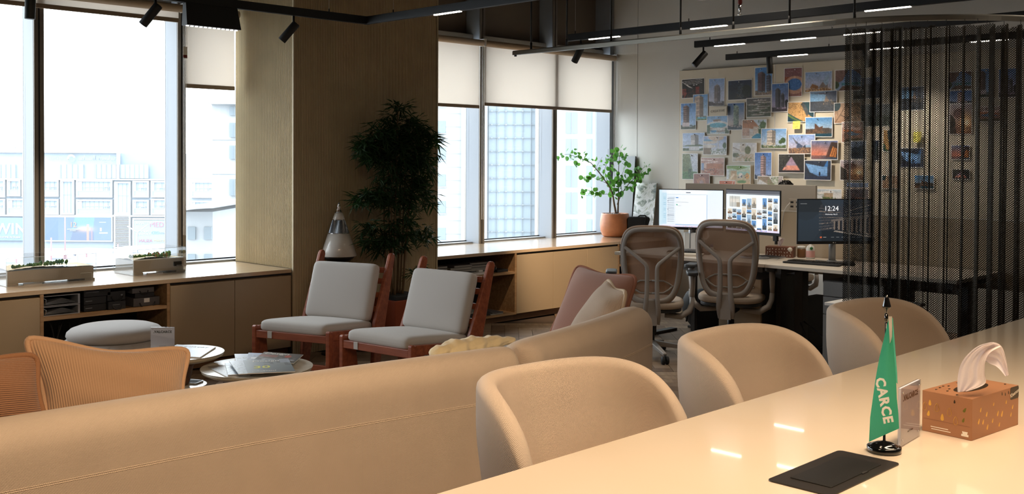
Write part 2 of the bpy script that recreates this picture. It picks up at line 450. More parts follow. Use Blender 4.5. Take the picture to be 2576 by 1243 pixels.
# ================================================================ windows
def mullion(x, wn, z0=.655, z1=3.45):
    m_ = MB().box(x - .034, 7.50, z0, x - .006, 7.72, z1).box(x + .006, 7.50, z0, x + .034, 7.72, z1)
    m_.build('window_frame', 'alu_frame', wn)
    MB().box(x - .036, 7.512, z0, x - .034, 7.70, z1).build('frame_side', 'alu_side', wn)
    MB().box(x + .034, 7.512, z0, x + .036, 7.70, z1).build('frame_side', 'alu_side', wn)
    MB().box(x - .006, 7.506, z0, x + .006, 7.70, z1).build('gasket', 'gasket', wn)
MX = [-1.46, -.38, .70, 1.78, 2.86, 3.94, 5.02, 6.10, 7.17, 8.245, 9.28]
wi = 0
for k in range(len(MX) - 1):
    x0, x1 = MX[k] + .036, MX[k + 1] - .036
    if MX[k] in (5.02,): continue
    if MX[k] == 3.94: x1 = 4.58
    wi += 1
    sill = MB().box(x0, 7.60, .655, min(x1, 9.23), 7.72, .672)
    wn = struct(sill, 'window_%d' % wi, 'alu_side')
    if 4.5 < MX[k] < 5.8: pass
    else:
        if MX[k] < 9: mullion(MX[k], wn)
    MB().box(x0, 7.690, .672, min(x1, 9.23), 7.702, .682).build('gasket', 'gasket', wn)
    MB().box(x0, 7.692, .672, min(x1, 9.23), 7.698, 2.72).build('pane', 'pane', wn)
    MB().box(x0, 7.60, 2.70, min(x1, 9.23), 7.72, 2.75).build('window_head', 'alu_frame', wn)
    if k == len(MX) - 2:
        MB().box(9.17, 7.50, .655, 9.238, 7.72, 3.45).build('window_jamb', 'alu_side', wn)

# ================================================================ roller blinds
def blind(x0, x1, zb, label, Y=7.45, rr=.032):
    t = thing('roller_blind', label, 'blind', ((x0 + x1) / 2, Y, 2.652), 0, 'roller blinds at the windows')
    w = (x1 - x0) / 2
    MB().cyl((-w - .02, 0, 0), (w + .02, 0, 0), rr, 20).build('roller', 'roller_tube', t)
    MB().box(-w, -.001 + rr - .006, zb - 2.652 + .02, w, .001 + rr - .006, .0).build('cloth', 'roller_cloth', t)
    MB().box(-w, rr - .016, zb - 2.652, w, rr + .004, zb - 2.652 + .032).build('bottom_bar', 'roller_bar', t, bevel=.004)
    if x0 < 4 < x1: return t
    MB().box(-w - .03, -.03, -.03, -w - .02, .045, .04).build('bracket', 'white_plastic', t); MB().box(w + .02, -.03, -.03, w + .03, .045, .04).build('bracket', 'white_plastic', t)
    for s_ in (-.012, .012): MB().tube([(w + .032, s_, -.02), (w + .032, s_, -1.75)], .0022, 5).build('bead_chain', 'white_plastic', t)
    return t
blind(6.0, 7.10, 2.005, 'cream roller blind pulled halfway down just right of the ribbed column')
blind(7.165, 9.17, 2.035, 'wide cream roller blind hanging over two windows beside the white wall')
blind(1.80, 3.90, 2.545, 'cream roller blind rolled nearly all the way up over the wide left window')
blind(3.962, 4.384, 2.045, 'narrow pale roller blind half lowered just left of the ribbed column')
blind(-.36, 1.70, 2.545, 'cream roller blind outside the left edge of the view')
tg = thing('blind_tag', 'small white and red paper tag tied to the bead chain of the left window', 'tag', (3.915, 7.40, 2.30))
MB().box(-.018, 0, -.035, .018, .001, .055).build('card', 'paper', tg)
MB().box(-.017, -.001, -.03, .017, 0, -.008).build('red_band', 'red_paint', tg)

# ================================================================ pin board on the right wall
def boardpanel(y0, y1, label):
    t = thing('pin_board', label, 'board', (9.2, (y0 + y1) / 2, .95), 0, None); h = (y1 - y0) / 2 - .002
    MB().box(0, -h, 0, .038, h, 1.51).build('panel', 'board_cream', t, bevel=.003)
    MB().box(-.001, -h, 0, .0, -h + .004, 1.51).build('edge_strip', 'white_matte', t); MB().box(-.001, h - .004, 0, 0, h, 1.51).build('edge_strip', 'white_matte', t)
    return t
boardpanel(5.41, 6.571, 'cream pin board panel nearest the window, covered with tower renderings')
boardpanel(4.25, 5.41, 'cream pin board panel with desert villa pictures and yellow note')
boardpanel(3.09, 4.25, 'cream pin board panel seen through the left part of the chain curtain')
boardpanel(1.93, 3.09, 'cream pin board panel seen through the right part of the chain curtain')
# ================================================================ low counters under the windows
YF = 6.74
def worktop(x0, x1, label):
    t = thing('worktop', label, 'worktop', ((x0 + x1) / 2, 7.2, .63)); w = (x1 - x0) / 2
    MB().box(-w, YF - 7.2, 0, w, .39, .028).build('slab', 'oak_x', t, bevel=.001)
    return t
def door_cab(x0, x1, splits, label):
    t = thing('door_cabinet', label, 'cabinet', ((x0 + x1) / 2, 7.1, 0)); cx, cy_ = (x0 + x1) / 2, 7.1
    MB().box(x0 - cx, YF + .022 - cy_, .06, x1 - cx, 7.55 - cy_, .627).build('carcass', 'oak', t)
    MB().box(x0 - cx + .004, YF + .012 - cy_, .614, x1 - cx - .004, YF + .0225 - cy_, .6285).build('grip_recess', 'gap_dark', t)
    MB().box(x0 - cx, YF + .045 - cy_, 0, x1 - cx, YF + .07 - cy_, .06).build('plinth', 'oak_dark', t)
    xs = [x0] + splits + [x1]
    for a, b in zip(xs[:-1], xs[1:]):
        MB().box(a - cx + .002, YF - cy_, .064, b - cx - .002, YF + .018 - cy_, .609).build('door', 'door_paint', t, bevel=.001)
    return t
def shelf_unit(x0, x1, zs, label, th=.022):
    t = thing('open_shelf_unit', label, 'shelf', ((x0 + x1) / 2, 7.1, 0)); c, d = (x0 + x1) / 2, 7.1
    for s_ in (x0, x1 - th): MB().box(s_ - c, YF + .002 - d, .058, s_ + th - c, 7.5 - d, .628).build('side_panel', 'oak', t)
    MB().box(x0 + th - c, YF + .002 - d, .058, x1 - th - c, 7.5 - d, .078).build('bottom_panel', 'oak', t)
    MB().box(x0 + th - c, YF + .004 - d, zs - th, x1 - th - c, 7.5 - d, zs).build('shelf', 'oak', t)
    MB().box(x0 + th - c, 7.20 - d, .078, x1 - th - c, 7.21 - d, .628).build('back_panel', 'black_soft', t)
    MB().box(x0 - c, YF + .045 - d, 0, x1 - c, YF + .07 - d, .058).build('plinth', 'oak_dark', t)
    return t
worktop(.2, 4.438, 'oak worktop carrying the two landscape models under the left windows')
worktop(5.885, 9.235, 'oak worktop under the right windows with the potted tree on it')
door_cab(.9, 2.572, [1.74], 'beige two-door cabinet at the left edge of the view')
shelf_unit(2.572, 3.451, .478, 'open oak shelf bay holding binders and dark boxes behind the pouf')
door_cab(3.451, 4.438, [3.955], 'beige two-door cabinet left of the ribbed column')
shelf_unit(5.89, 6.893, .459, 'open oak shelf bay with papers, just right of the ribbed column')
door_cab(6.893, 8.395, [7.397, 7.90], 'beige three-door cabinet lit warm by a spotlight')
shelf_unit(8.395, 9.225, .42, 'open oak shelf bay in the room corner behind the first task chair')

# ---- things in the left shelf bay
mat('box_black', srgb(34, 35, 38), .6); mat('box_grey', srgb(92, 90, 92), .6); mat('tray_grey', srgb(158, 160, 166), .4)
mat('binder', srgb(120, 122, 126), .5); mat('paper_dim', srgb(150, 148, 142), .7)
def tray(x, z, w, h, label):
    t = thing('letter_tray', label, 'tray', (x, 6.92, z), 0, 'letter trays in the shelf bay')
    MB().box(-w, -.13, 0, w, .2, .004).box(-w, -.13, h, w, .2, h + .004).box(w - .012, -.13, .004, w, .2, h).build('shell', 'tray_grey', t)
    for k in range(9):
        a = math.radians(3 + 2.2 * k)
        Mx = Matrix.Translation((-w + .02, 0, .008 + .001 * k)) @ Matrix.Rotation(-a * .62, 4, 'Y')
        MB().box(0, -.12, 0, 2 * w - .05 - .01 * k, .16, .0016, Mx).build('folder_sheet', 'binder', t)
    MB().tube([(-w + .03, -.125, .01), (-w + .035, -.125, h * .7), (-w + .02, -.125, h - .01), (-w + .005, -.125, h - .008)], .002, 6).build('ring', 'chrome', t)
tray(2.72, .479, .125, .056, 'lower grey letter tray fanned with plastic folders in the left shelf bay')
tray(2.72, .542, .125, .062, 'upper grey letter tray fanned with plastic folders, lit at its right end')
def carton(x, z, w, h, m, label, name='box', d=.14, handle=None, y=6.95, lab=None):
    t = thing(name, label, 'box', (x, y, z))
    MB().box(-w, -d, 0, w, d, h).build('carton', m, t, bevel=.002)
    if lab: MB().box(lab[0], -d - .0012, lab[1], lab[0] + lab[2], -d, lab[1] + lab[3]).build('label_patch', 'ink_white' if len(lab) < 5 else lab[4], t)
    if handle:
        a = [V(handle * math.sin(q) , -d - .004 - .015 * math.cos(q * .8), h * .55 - handle * .9 * math.cos(q) ) for q in np.linspace(-1.45, 1.45, 12)]
        MB().tube(a, .004, 6).build('cord_handle', 'black_soft', t)
    return t
mat('label_dim', srgb(120, 122, 126), .6)
carton(2.955, .479, .075, .045, 'box_black', 'black carton with small pale logo, bottom left of the dark stack', handle=None, lab=(-.065, .02, .045, .005, 'label_dim'))
carton(2.955, .526, .075, .048, 'box_black', 'black carton stacked second on the left dark pile', lab=(-.065, .02, .045, .005, 'label_dim'))
carton(2.97, .576, .09, .042, 'box_black', 'flat black carton topmost on the dark pile beside the trays', lab=(-.08, .028, .09, .004, 'label_dim'))
carton(3.095, .479, .06, .055, 'box_black', 'small black gift box with cord handle on the middle of the shelf', handle=.035, y=6.93, lab=(-.03, .03, .05, .004, 'label_dim'))
carton(3.10, .536, .062, .062, 'box_black', 'black gift box with a tiny green label above another gift box', handle=.04, lab=(.03, .03, .014, .01, 'label_dim'))
carton(3.315, .479, .095, .058, 'box_grey', 'grey gift box with cord handle and a square pale label', handle=.055, lab=(-.02, .025, .04, .028))
carton(3.30, .539, .07, .03, 'box_black', 'thin black box between the grey gift box and the topmost grey box')
carton(3.29, .571, .078, .035, 'box_grey', 'slim grey box on top of the right pile in the left shelf bay', handle=.03)
t = thing('cable_bundle', 'tangled black cables hanging in the lower half of the left shelf bay', 'cables', (2.85, 6.85, .08))
for k in range(6):
    x0 = -.2 + k * .07; pts = [V(x0 + .05 * math.sin(a * 1.1 + k * 2), .02 * k, .36 - .30 * math.sin(a * .55 + .2 * k) ** 2) for a in np.linspace(0, 4, 22)]
    MB().tube(pts, .005, 6).build('cable', 'black_soft', t)
carton(3.3, .078, .10, .20, 'box_black', 'large black carton in the lower right of the left shelf bay', lab=(.04, .12, .03, .008, 'label_dim'))
t = thing('paper_sheet', 'curled beige sheet lying on the black carton in the shelf bay', 'paper', (3.25, 6.86, .30))
MB().grid([[V(-.12 + .24 * i / 12, -.06 + .12 * j, .012 + .02 * math.sin(i / 12 * 3)) for j in (0, 1)] for i in range(13)]).build('sheet', 'paper_dim', t, solid=.001)

# ---- things in the right shelf bay
def bookpile(x, y, z, items, label, cat='books'):
    for k, (w, d, h, m, dx, nm, lb) in enumerate(items):
        t = thing(nm, lb, 'book' if nm in ('book', 'magazine') else 'box', (x + dx, y, z), random.uniform(-.06, .06), label)
        MB().box(-w, -d, 0, w, d, h).build('block', m, t, bevel=.001)
        MB().box(-w + .004, -d - .0005, h * .2, w - .002, d - .004, h * .8).build('pages', 'paper_dim', t); z += h + .0015
bookpile(6.02, 6.95, .461, [(.10, .13, .03, 'box_black', 0, 'book', 'black book at the bottom of the leftmost pile in the right bay'), (.10, .12, .02, 'box_grey', .01, 'book', 'grey book second in the leftmost pile of the right bay'), (.09, .12, .022, 'box_black', 0, 'book', 'dark book third in the leftmost pile of the right bay'), (.10, .12, .02, 'box_grey', -.01, 'book', 'grey book on top of the leftmost pile of the right bay')], 'paper piles in the right shelf bay')
bookpile(6.28, 6.95, .461, [(.12, .13, .025, 'box_black', 0, 'book', 'wide black book under the middle pile of the right bay'), (.11, .12, .022, 'box_grey', .01, 'book', 'grey book second in the middle pile of the right bay'), (.12, .12, .02, 'paper_dim', 0, 'magazine', 'pale magazine third in the middle pile of the right bay'), (.11, .12, .02, 'box_grey', .02, 'book', 'grey book on top of the middle pile of the right bay')], 'paper piles in the right shelf bay')
bookpile(6.53, 6.97, .461, [(.11, .13, .02, 'box_black', 0, 'book', 'black book under the right pile of the right bay'), (.11, .12, .03, 'paper_dim', 0, 'book', 'pale book second in the right pile of the right bay'), (.11, .12, .025, 'box_grey', 0, 'book', 'grey book third in the right pile of the right bay'), (.12, .12, .02, 'box_grey', 0, 'book', 'light grey book on top of the right pile of the right bay')], 'paper piles in the right shelf bay')
carton(6.46, .459, .09, .018, 'white_matte', 'thin white tray with papers at the front edge of the shelf', 'paper_tray', d=.05, y=6.81)
carton(6.50, .479, .025, .016, 'white_matte', 'small white box on the thin white tray', d=.02, y=6.83)
t = thing('black_bowl', 'black glossy bowl with a chrome loop on the right bay shelf', 'bowl', (6.65, 6.85, .459))
MB().lathe([(.02, 0), (.04, .004), (.05, .02), (.052, .05), (.049, .05), (.045, .02), (.02, .008)], n=24).build('bowl', 'black_soft', t)
MB().tube([(.02 + .02 * math.cos(a), -.045, .045 + .02 * math.sin(a)) for a in np.linspace(-1, 1.6, 10)], .0015, 5).build('loop', 'chrome', t)
carton(6.76, .459, .07, .022, 'box_black', 'flat black case on the shelf next to the dividing panel', d=.08, y=6.87)
carton(6.45, .078, .13, .035, 'box_black', 'black document box on the floor of the right bay', d=.1, y=6.87)
carton(6.40, .115, .10, .012, 'paper_dim', 'pale folder lying on the black document box', 'folder', d=.1, y=6.87)
carton(6.66, .078, .08, .01, 'paper_dim', 'pale magazine at the bottom of the right bay beside the document box', 'magazine', d=.1, y=6.86)
carton(6.67, .0895, .07, .01, 'box_grey', 'grey magazine on the pale one at the bottom of the right bay', 'magazine', d=.1, y=6.86)

# ================================================================ tracks, spotlights, rails
def spot_head(parent_label, x, y, ztop, drop, aim, L=.155, r=.028, group='black spotlights', power=0, col=NEUT, ang=45):
    t = thing('spotlight', parent_label, 'lamp', (x, y, ztop), 0, group)
    MB().cyl((0, 0, 0), (0, 0, -drop), .008, 10).build('stem', 'black_metal', t)
    d = (Vector(aim) - V(x, y, ztop - drop)).normalized()
    p0 = V(0, 0, -drop) - d * .03; p1 = p0 + d * L
    MB().tube([p0, p0 + d * .004, p1 - d * .002, p1], [r * .94, r, r, r * .96], 20).build('barrel', 'black_metal', t)
    MB().cyl(p0 - d * .0012, p0 - d * .0002, r * .8, 16).build('rear_cap', 'black_soft', t)
    if power:
        lp = V(x, y, ztop) + p1 + d * .02
        spot_light('spot_beam', lp, lp + d, power, col, ang)
    return t
def track(pts, label, z=2.47, h=.055, w=.034, leds=(), wires=()):
    t = thing('light_track', label, 'lamp', (pts[0][0], pts[0][1], z), 0, 'black linear light tracks'); o = V(pts[0][0], pts[0][1], 0)
    P = [V(p[0], p[1], 0) - o for p in pts]
    for a, b in zip(P[:-1], P[1:]):
        d = (b - a).normalized(); nn = V(-d.y, d.x, 0) * w / 2
        e0 = a - d * (w / 2 if a.length > 0 else 0); e1 = b + d * (w / 2 if b != P[-1] else 0)
        MB().hexa([e0 - nn, e1 - nn, e1 + nn, e0 + nn], [q + V(0, 0, h) for q in (e0 - nn, e1 - nn, e1 + nn, e0 + nn)]).build('track_bar', 'black_metal', t, bevel=.002)
        MB().hexa([e0 - nn * .5 - V(0, 0, .0015), e1 - nn * .5 - V(0, 0, .0015), e1 + nn * .5 - V(0, 0, .0015), e0 + nn * .5 - V(0, 0, .0015)], [q for q in (e0 - nn * .5, e1 - nn * .5, e1 + nn * .5, e0 + nn * .5)]).build('track_slot', 'black_soft', t)
    for (a, b) in leds:
        a = V(*a, 0) - o; b = V(*b, 0) - o; d = (b - a).normalized(); nn = V(-d.y, d.x, 0) * .009
        MB().hexa([a - nn - V(0, 0, .006), b - nn - V(0, 0, .006), b + nn - V(0, 0, .006), a + nn - V(0, 0, .006)], [a - nn, b - nn, b + nn, a + nn]).build('led_strip', 'led', t)
    for q in wires:
        q = V(*q, h) - o
        MB().cyl(q, q + V(0, 0, .98 - h), .0009, 5).build('hanging_wire', 'alu_light', t)
        MB().cyl(q, q + V(0, 0, .022), .004, 8).build('wire_grip', 'black_metal', t)
    return t
Z = 2.47
track([(-1.5, 6.02), (4.60, 6.02), (4.60, 2.2)], 'black angled light track over the lounge with a corner before the ribbed column', leds=[((4.60, 5.28), (4.60, 5.02)), ((4.60, 3.2), (4.60, 2.9))], wires=[(4.27, 6.02), (4.60, 5.72), (2.3, 6.02)])
track([(6.375, 5.655), (6.375, -1.2)], 'black light track hanging behind the curtain rail', leds=[((6.375, 5.43), (6.375, 5.12)), ((6.375, 4.45), (6.375, 4.14)), ((6.375, 3.10), (6.375, 2.80)), ((6.375, 1.6), (6.375, 1.2))], wires=[(6.375, 5.58), (6.375, 4.47)])
track([(7.47, 5.17), (7.47, -.5)], 'middle black light track above the desks', leds=[((7.47, 4.97), (7.47, 4.68)), ((7.47, 4.34), (7.47, 4.04)), ((7.47, 3.80), (7.47, 3.50))], wires=[(7.47, 5.02), (7.47, 3.90)])
track([(8.60, 5.59), (8.60, -.5)], 'far black light track in front of the pin boards', leds=[((8.60, 5.03), (8.60, 4.73)), ((8.60, 4.13), (8.60, 3.84)), ((8.60, 3.28), (8.60, 2.99))], wires=[(8.60, 5.47), (8.60, 4.52)])
# spotlights
spot_head('black spotlight hanging in front of the left windows, pointing down', 2.25, 6.02, Z, .07, (2.2, 6.02, 1.0))
spot_head('black tilted spotlight hanging left of the square downlight', 2.99, 6.02, Z, .06, (2.62, 6.42, 1.75), power=60, col=WARM)
spot_head('black tilted spotlight hanging in front of the ribbed column', 3.98, 6.02, Z, .075, (3.58, 6.40, 1.75), power=50, col=WARM)
spot_head('black tilted spotlight showing below the curtain rail end', 6.375, 5.52, Z, .07, (6.40, 6.55, .9), power=0)
spot_head('black tilted spotlight at the end of the middle track', 7.47, 5.085, Z, .07, (6.8, 5.5, 1.55), power=0)
spot_head('black upright spotlight left on the far track, aimed at the pin board', 8.60, 5.12, Z, .03, (8.64, 5.08, 1.0), power=0)
spot_head('black slightly tilted spotlight right on the far track beside the curtain', 8.60, 4.17, Z, .03, (8.78, 4.02, 1.5), power=0)
spot_light('spot_beam', (6.42, 5.7, 2.3), (7.55, 6.75, .5), 420, WARM, 42, .9)
spot_light('spot_beam', (8.60, 5.12, 2.28), (9.2, 4.95, 1.35), 52, NEUT, 95, 1)
spot_light('spot_beam', (8.66, 4.10, 2.28), (9.2, 3.9, 1.35), 52, NEUT, 95, 1)
spot_light('spot_beam', (2.95, 6.10, 2.30), (2.86, 7.5, .95), 60, WARM, 30, .9)
spot_light('spot_beam', (3.99, 6.10, 2.30), (3.94, 7.5, .90), 45, WARM, 28, .9)
spot_light('spot_beam', (6.9, 5.9, 2.40), (7.17, 7.5, .85), 70, WARM, 26, .9)
# square downlight block
t = thing('downlight_block', 'black block downlight with a row of tiny lights on the left track', 'lamp', (3.37, 6.02, 2.33))
MB().hexa([V(-.19, -.035, 0), V(.19, -.035, 0), V(.19, .035, 0), V(-.19, .035, 0)], [V(-.19, -.02, .14), V(.17, -.02, .14), V(.17, .02, .14), V(-.19, .02, .14)]).build('housing', 'black_metal', t, bevel=.002)
for k in range(12):
    me = MB().lathe([(.001, 0), (.009, -.001), (.010, .002)], (-.17 + k * .031, 0, -.003), 10).build('light_dot', 'led_dot', t)
# curtain rail with rods
ZR = 2.385
rail_pts = [V(6.16, y, ZR) for y in np.linspace(6.07, 3.35, 9)]
cx0, cy0, R0 = 6.16 + 1.25, 3.35, 1.25
rail_curve = [V(cx0 - R0 * math.cos(a), cy0 - R0 * math.sin(a), ZR) for a in np.linspace(0.06, PI / 2, 24)]
rail_pts += rail_curve + [V(9.2, cy0 - R0, ZR)]
rt = thing('curtain_rail', 'brushed metal curtain rail that bends around the desks', 'rail', (6.16, 6.07, ZR))
ro = V(6.16, 6.07, ZR); prof = []
for i, p in enumerate(rail_pts):
    d = (rail_pts[min(i + 1, len(rail_pts) - 1)] - rail_pts[max(i - 1, 0)]).normalized(); nn = V(-d.y, d.x, 0)
    q = p - ro
    prof.append([q + nn * a + V(0, 0, b) for a, b in ((-.016, -.018), (-.016, .010), (-.010, .018), (.010, .018), (.016, .010), (.016, -.018), (.006, -.018), (.006, -.012), (-.006, -.012), (-.006, -.018))])
g = MB().grid(prof, closed_v=True, smooth=False); g.add(prof[0], [tuple(range(10))]); g.build('rail_bar', 'steel_rail', rt)
MB().box(-.006, -.03, -.03, .006, -.012, -.016).build('end_stop', 'black_metal', rt)
for y in (5.87, 5.48, 5.03, 4.39, 3.95, 3.52, 3.08):
    xx = 6.16 if y > 3.35 else cx0 - math.sqrt(R0 ** 2 - (cy0 - y) ** 2)
    MB().cyl((xx - 6.16, y - 6.07, .018), (xx - 6.16, y - 6.07, .99), .007, 10).build('hanging_rod', 'black_metal', rt)
    MB().cyl((xx - 6.16, y - 6.07, .018), (xx - 6.16, y - 6.07, .07), .0095, 10).build('rod_sleeve', 'black_metal', rt)

# ================================================================ chain curtain: rows of aluminium links on a folded path
mat('chain', srgb(66, 59, 48), .45, .5)
def chain_curtain():
    # path below the rail, with deep irregular folds
    path = [V(6.16, y, 0) for y in np.linspace(3.10, 3.35, 2)][::-1]
    a = np.linspace(.0, PI / 2, 160)
    base = [V(6.16, y, 0) for y in np.linspace(3.12, 3.35, 12)][:0]
    P = [V(cx0 - R0 * math.cos(q), cy0 - R0 * math.sin(q), 0) for q in np.linspace(.17, PI / 2, 400)] + [V(x, cy0 - R0, 0) for x in np.linspace(cx0 + .01, cx0 + 1.3, 200)]
    s = 0; out = []; acc = 0; nxt = 0; rnd = random.Random(5)
    strands = []
    # walk along the folded curve, dropping a strand every 11 mm
    L = [0]
    for i in range(1, len(P)): L.append(L[-1] + (P[i] - P[i - 1]).length)
    tot = L[-1]; N = 6000; prev = None; dist = 0; j = 0
    for k in range(N):
        u = tot * k / N
        while L[j + 1] < u: j += 1
        f = (u - L[j]) / (L[j + 1] - L[j]); p = P[j].lerp(P[j + 1], f); d = (P[j + 1] - P[j]).normalized(); nn = V(-d.y, d.x, 0)
        w = (.046 + .016 * math.sin(u * 9)) * math.sin(u * 2 * PI / .098 + 1.3 * math.sin(u * 7.3)) + .010 * math.sin(u * 2 * PI / .037 + 2 * math.sin(u * 5.1))
        q = p + nn * w
        if prev is not None:
            dist += (q - prev).length
            if dist > .0088: dist = 0; strands.append((q.x, q.y, math.atan2((q - prev).y, (q - prev).x), u))
        prev = q
    return strands
ST = chain_curtain()
LK = .0140; Z0, Z1 = .03, 2.352; NL = int((Z1 - Z0) / LK)
# a link is a narrow bent hook: a ribbon running out and back down to the next link
lv = np.array([[-.0066, 0, .0010], [-.0046, 0, -.0004], [0, -.0046, -.0066], [.0046, 0, -.0004], [.0066, 0, .0010],
               [.0070, 0, -.0046], [.0026, -.0005, -.0112], [0, -.0050, -.0126], [-.0026, -.0005, -.0112], [-.0070, 0, -.0046]])
lf = np.array([[0, 1, 9, 9], [1, 2, 8, 9], [2, 7, 8, 8], [2, 3, 6, 7], [3, 4, 5, 6]])
lf3 = np.array([[0, 1, 9], [1, 8, 9], [1, 2, 8], [2, 7, 8], [2, 6, 7], [2, 3, 6], [3, 5, 6], [3, 4, 5]])
zz = Z1 - np.arange(NL) * LK
allv = []; alln = 0
for i, (x, y, a, u) in enumerate(ST):
    ca, sa = math.cos(a), math.sin(a); off = (i % 2) * LK * .5
    top = .028 * (1 - abs(math.sin(u * 2 * PI / .21))) ** .6
    m_ = zz + off < Z1 - .028 + top
    z_ = zz[m_] + off
    v = np.empty((len(z_), 10, 3))
    v[..., 0] = x + lv[:, 0] * ca - lv[:, 1] * sa; v[..., 1] = y + lv[:, 0] * sa + lv[:, 1] * ca; v[..., 2] = z_[:, None] + lv[:, 2]
    allv.append(v.reshape(-1, 3))
AV = np.concatenate(allv); nl = len(AV) // 10
AF = (lf3[None] + np.arange(nl)[:, None, None] * 10).reshape(-1)
me = bpy.data.meshes.new('chain_curtain'); me.vertices.add(len(AV)); me.vertices.foreach_set('co', AV.astype(np.float32).reshape(-1))
me.loops.add(len(AF)); me.loops.foreach_set('vertex_index', AF.astype(np.int32)); me.polygons.add(len(AF) // 3)
me.polygons.foreach_set('loop_start', np.arange(0, len(AF), 3, dtype=np.int32)); me.polygons.foreach_set('loop_total', np.full(len(AF) // 3, 3, dtype=np.int32))
me.update(calc_edges=True); me.materials.append(MATS['chain'])
cc = link(me, 'chain_curtain'); tag(cc, 'dark bronze chain-link curtain hanging in folds around the desks', 'curtain', kind='stuff')
hk = MB(); 
for k in range(36):
    i = int(k * len(ST) / 36); x, y, a, u = ST[i]; hk.tube([(x, y, 2.345), (x + .004, y, 2.358), (x, y, 2.372)], .0018, 5)
o = hk.build('curtain_hook', 'black_metal', cc); o['kind'] = 'stuff'

# ================================================================ things under the ceiling
t = thing('air_conditioner', 'white slatted air diffuser hanging under a black box beyond the track', 'air vent', (8.05, 4.35, 2.93))
MB().box(-.30, -.55, .03, .30, .30, .48).build('black_box', 'black_metal', t)
MB().box(-.34, -.62, 0, .34, .36, .03).build('grille_frame', 'grille_white', t, bevel=.004)
for k in range(16):
    y = -.55 + k * .055
    MB().box(-.29, y, -.008, .29, y + .03, .001, Matrix.Translation((0, 0, 0))).build('slat', 'grille_white', t)
t = thing('sprinkler', 'dark red sprinkler pipe with chrome head above the tracks', 'sprinkler', (7.0, 4.43, 2.66))
MB().cyl((0, 0, .06), (0, 0, .79), .017, 14).build('pipe', 'red_paint', t)
MB().lathe([(.004, -.03), (.02, -.028), (.006, -.015), (.01, 0), (.016, .02), (.012, .06)], n=16).build('head', 'chrome', t)
t = thing('emergency_light', 'grey boxy ceiling sensor lamp with round lens at the top edge', 'lamp', (7.0, 4.75, 2.78), .3)
mat('grey_plastic', srgb(150, 150, 152), .5); mat('lens', srgb(190, 190, 190), .2)
MB().box(-.07, -.07, .03, .07, .07, .16).build('body', 'grey_plastic', t, bevel=.008)
MB().box(-.085, -.085, .012, .085, .085, .03).build('flange', 'grey_plastic', t, bevel=.004)
MB().lathe([(.001, 0), (.03, .0), (.05, .006), (.055, .013)], n=24).build('lens_disc', 'lens', t)
MB().cyl((.0, 0, .16), (0, 0, .67), .012, 12).build('stem', 'grey_plastic', t)
for sx in (-.03, .03): MB().lathe([(.001, 0), (.014, .002), (.018, .01), (.014, .016), (.001, .018)], n=12, M=Matrix.Translation((sx - .01, -.07, .09)) @ Matrix.Rotation(PI / 2, 4, 'X')).build('knob', 'lens', t)
t = thing('ceiling_panel', 'dark acoustic panel hanging flat above the window corner', 'panel', (6.95, 5.75, 3.02))
MB().box(-.55, -.55, 0, .55, .55, .05).build('panel', 'dark_panel', t, bevel=.005)
t = thing('ceiling_track', 'short black ceiling track with a hanging switch beside the dark panel', 'track', (6.55, 5.35, 2.88), -.12)
MB().box(-.02, -.45, 0, .02, .35, .05).build('bar', 'black_metal', t)
MB().cyl((0, -.40, -.1), (0, -.40, 0), .006, 8).build('hanging_switch', 'black_metal', t)
MB().cyl((0, .2, .05), (0, .2, .57), .006, 8).build('hanging_rod', 'black_metal', t)
# ================================================================ soft furniture
mat('sofa_cloth', srgb(202, 180, 157), .85, bump=('uvknit', (1100, 1500), .45, .0012), sheen=.15, noise=(9, .03))
mat('shell_cloth', srgb(200, 180, 160), .85, bump=('uvknit', (1500, 1500), .5, .0012), sheen=.15)
mat('cushion_grey', srgb(186, 180, 174), .9, bump=('noise', 700, .35, .001), sheen=.2)
mat('pouf_cloth', srgb(174, 167, 162), .9, bump=('noise', 120, .3, .002), sheen=.2)
mat('cord_tan', srgb(188, 148, 112), .9, bump=('uvrib', 400, .5, .0022), sheen=.3)
mat('cord_rust', srgb(158, 110, 74), .9, bump=('uvrib', 250, .6, .003), sheen=.3)
mat('cord_pink', srgb(164, 116, 98), .9, bump=('uvrib', 520, .3, .0015), sheen=.4)
mat('cord_cream', srgb(206, 184, 164), .9, bump=('uvrib', 380, .5, .002), sheen=.3)
mat('piping_tan', srgb(196, 156, 120), .9, bump=('noise', 200, .5))
mat('piping_rust', srgb(150, 104, 70), .9, bump=('noise', 200, .5))
mat('piping_pink', srgb(166, 112, 90), .9, bump=('noise', 200, .5))
mat('piping_cream', srgb(214, 192, 166), .9, bump=('noise', 200, .5))
mat('throw_cream', srgb(226, 204, 160), .95, bump=('noise', 60, .5, .004), sheen=.3)
mat('teak', srgb(162, 88, 56), .45, wood=((30, 3, 30), srgb(128, 64, 40)), coat=.1)
mat('table_gloss', srgb(236, 218, 194), .14, coat=.6, spec=.5)
mat('table_edge', srgb(216, 198, 170), .3)
mat('stone_top', srgb(214, 206, 190), .22, marble=(5, [(.3, srgb(196, 188, 172)), (.52, srgb(218, 211, 198)), (.7, srgb(206, 199, 186))]))
mat('table_rim', srgb(168, 154, 130), .4)
mat('table_wood', srgb(110, 76, 52), .45, wood=((3, 30, 30), srgb(86, 58, 40)))

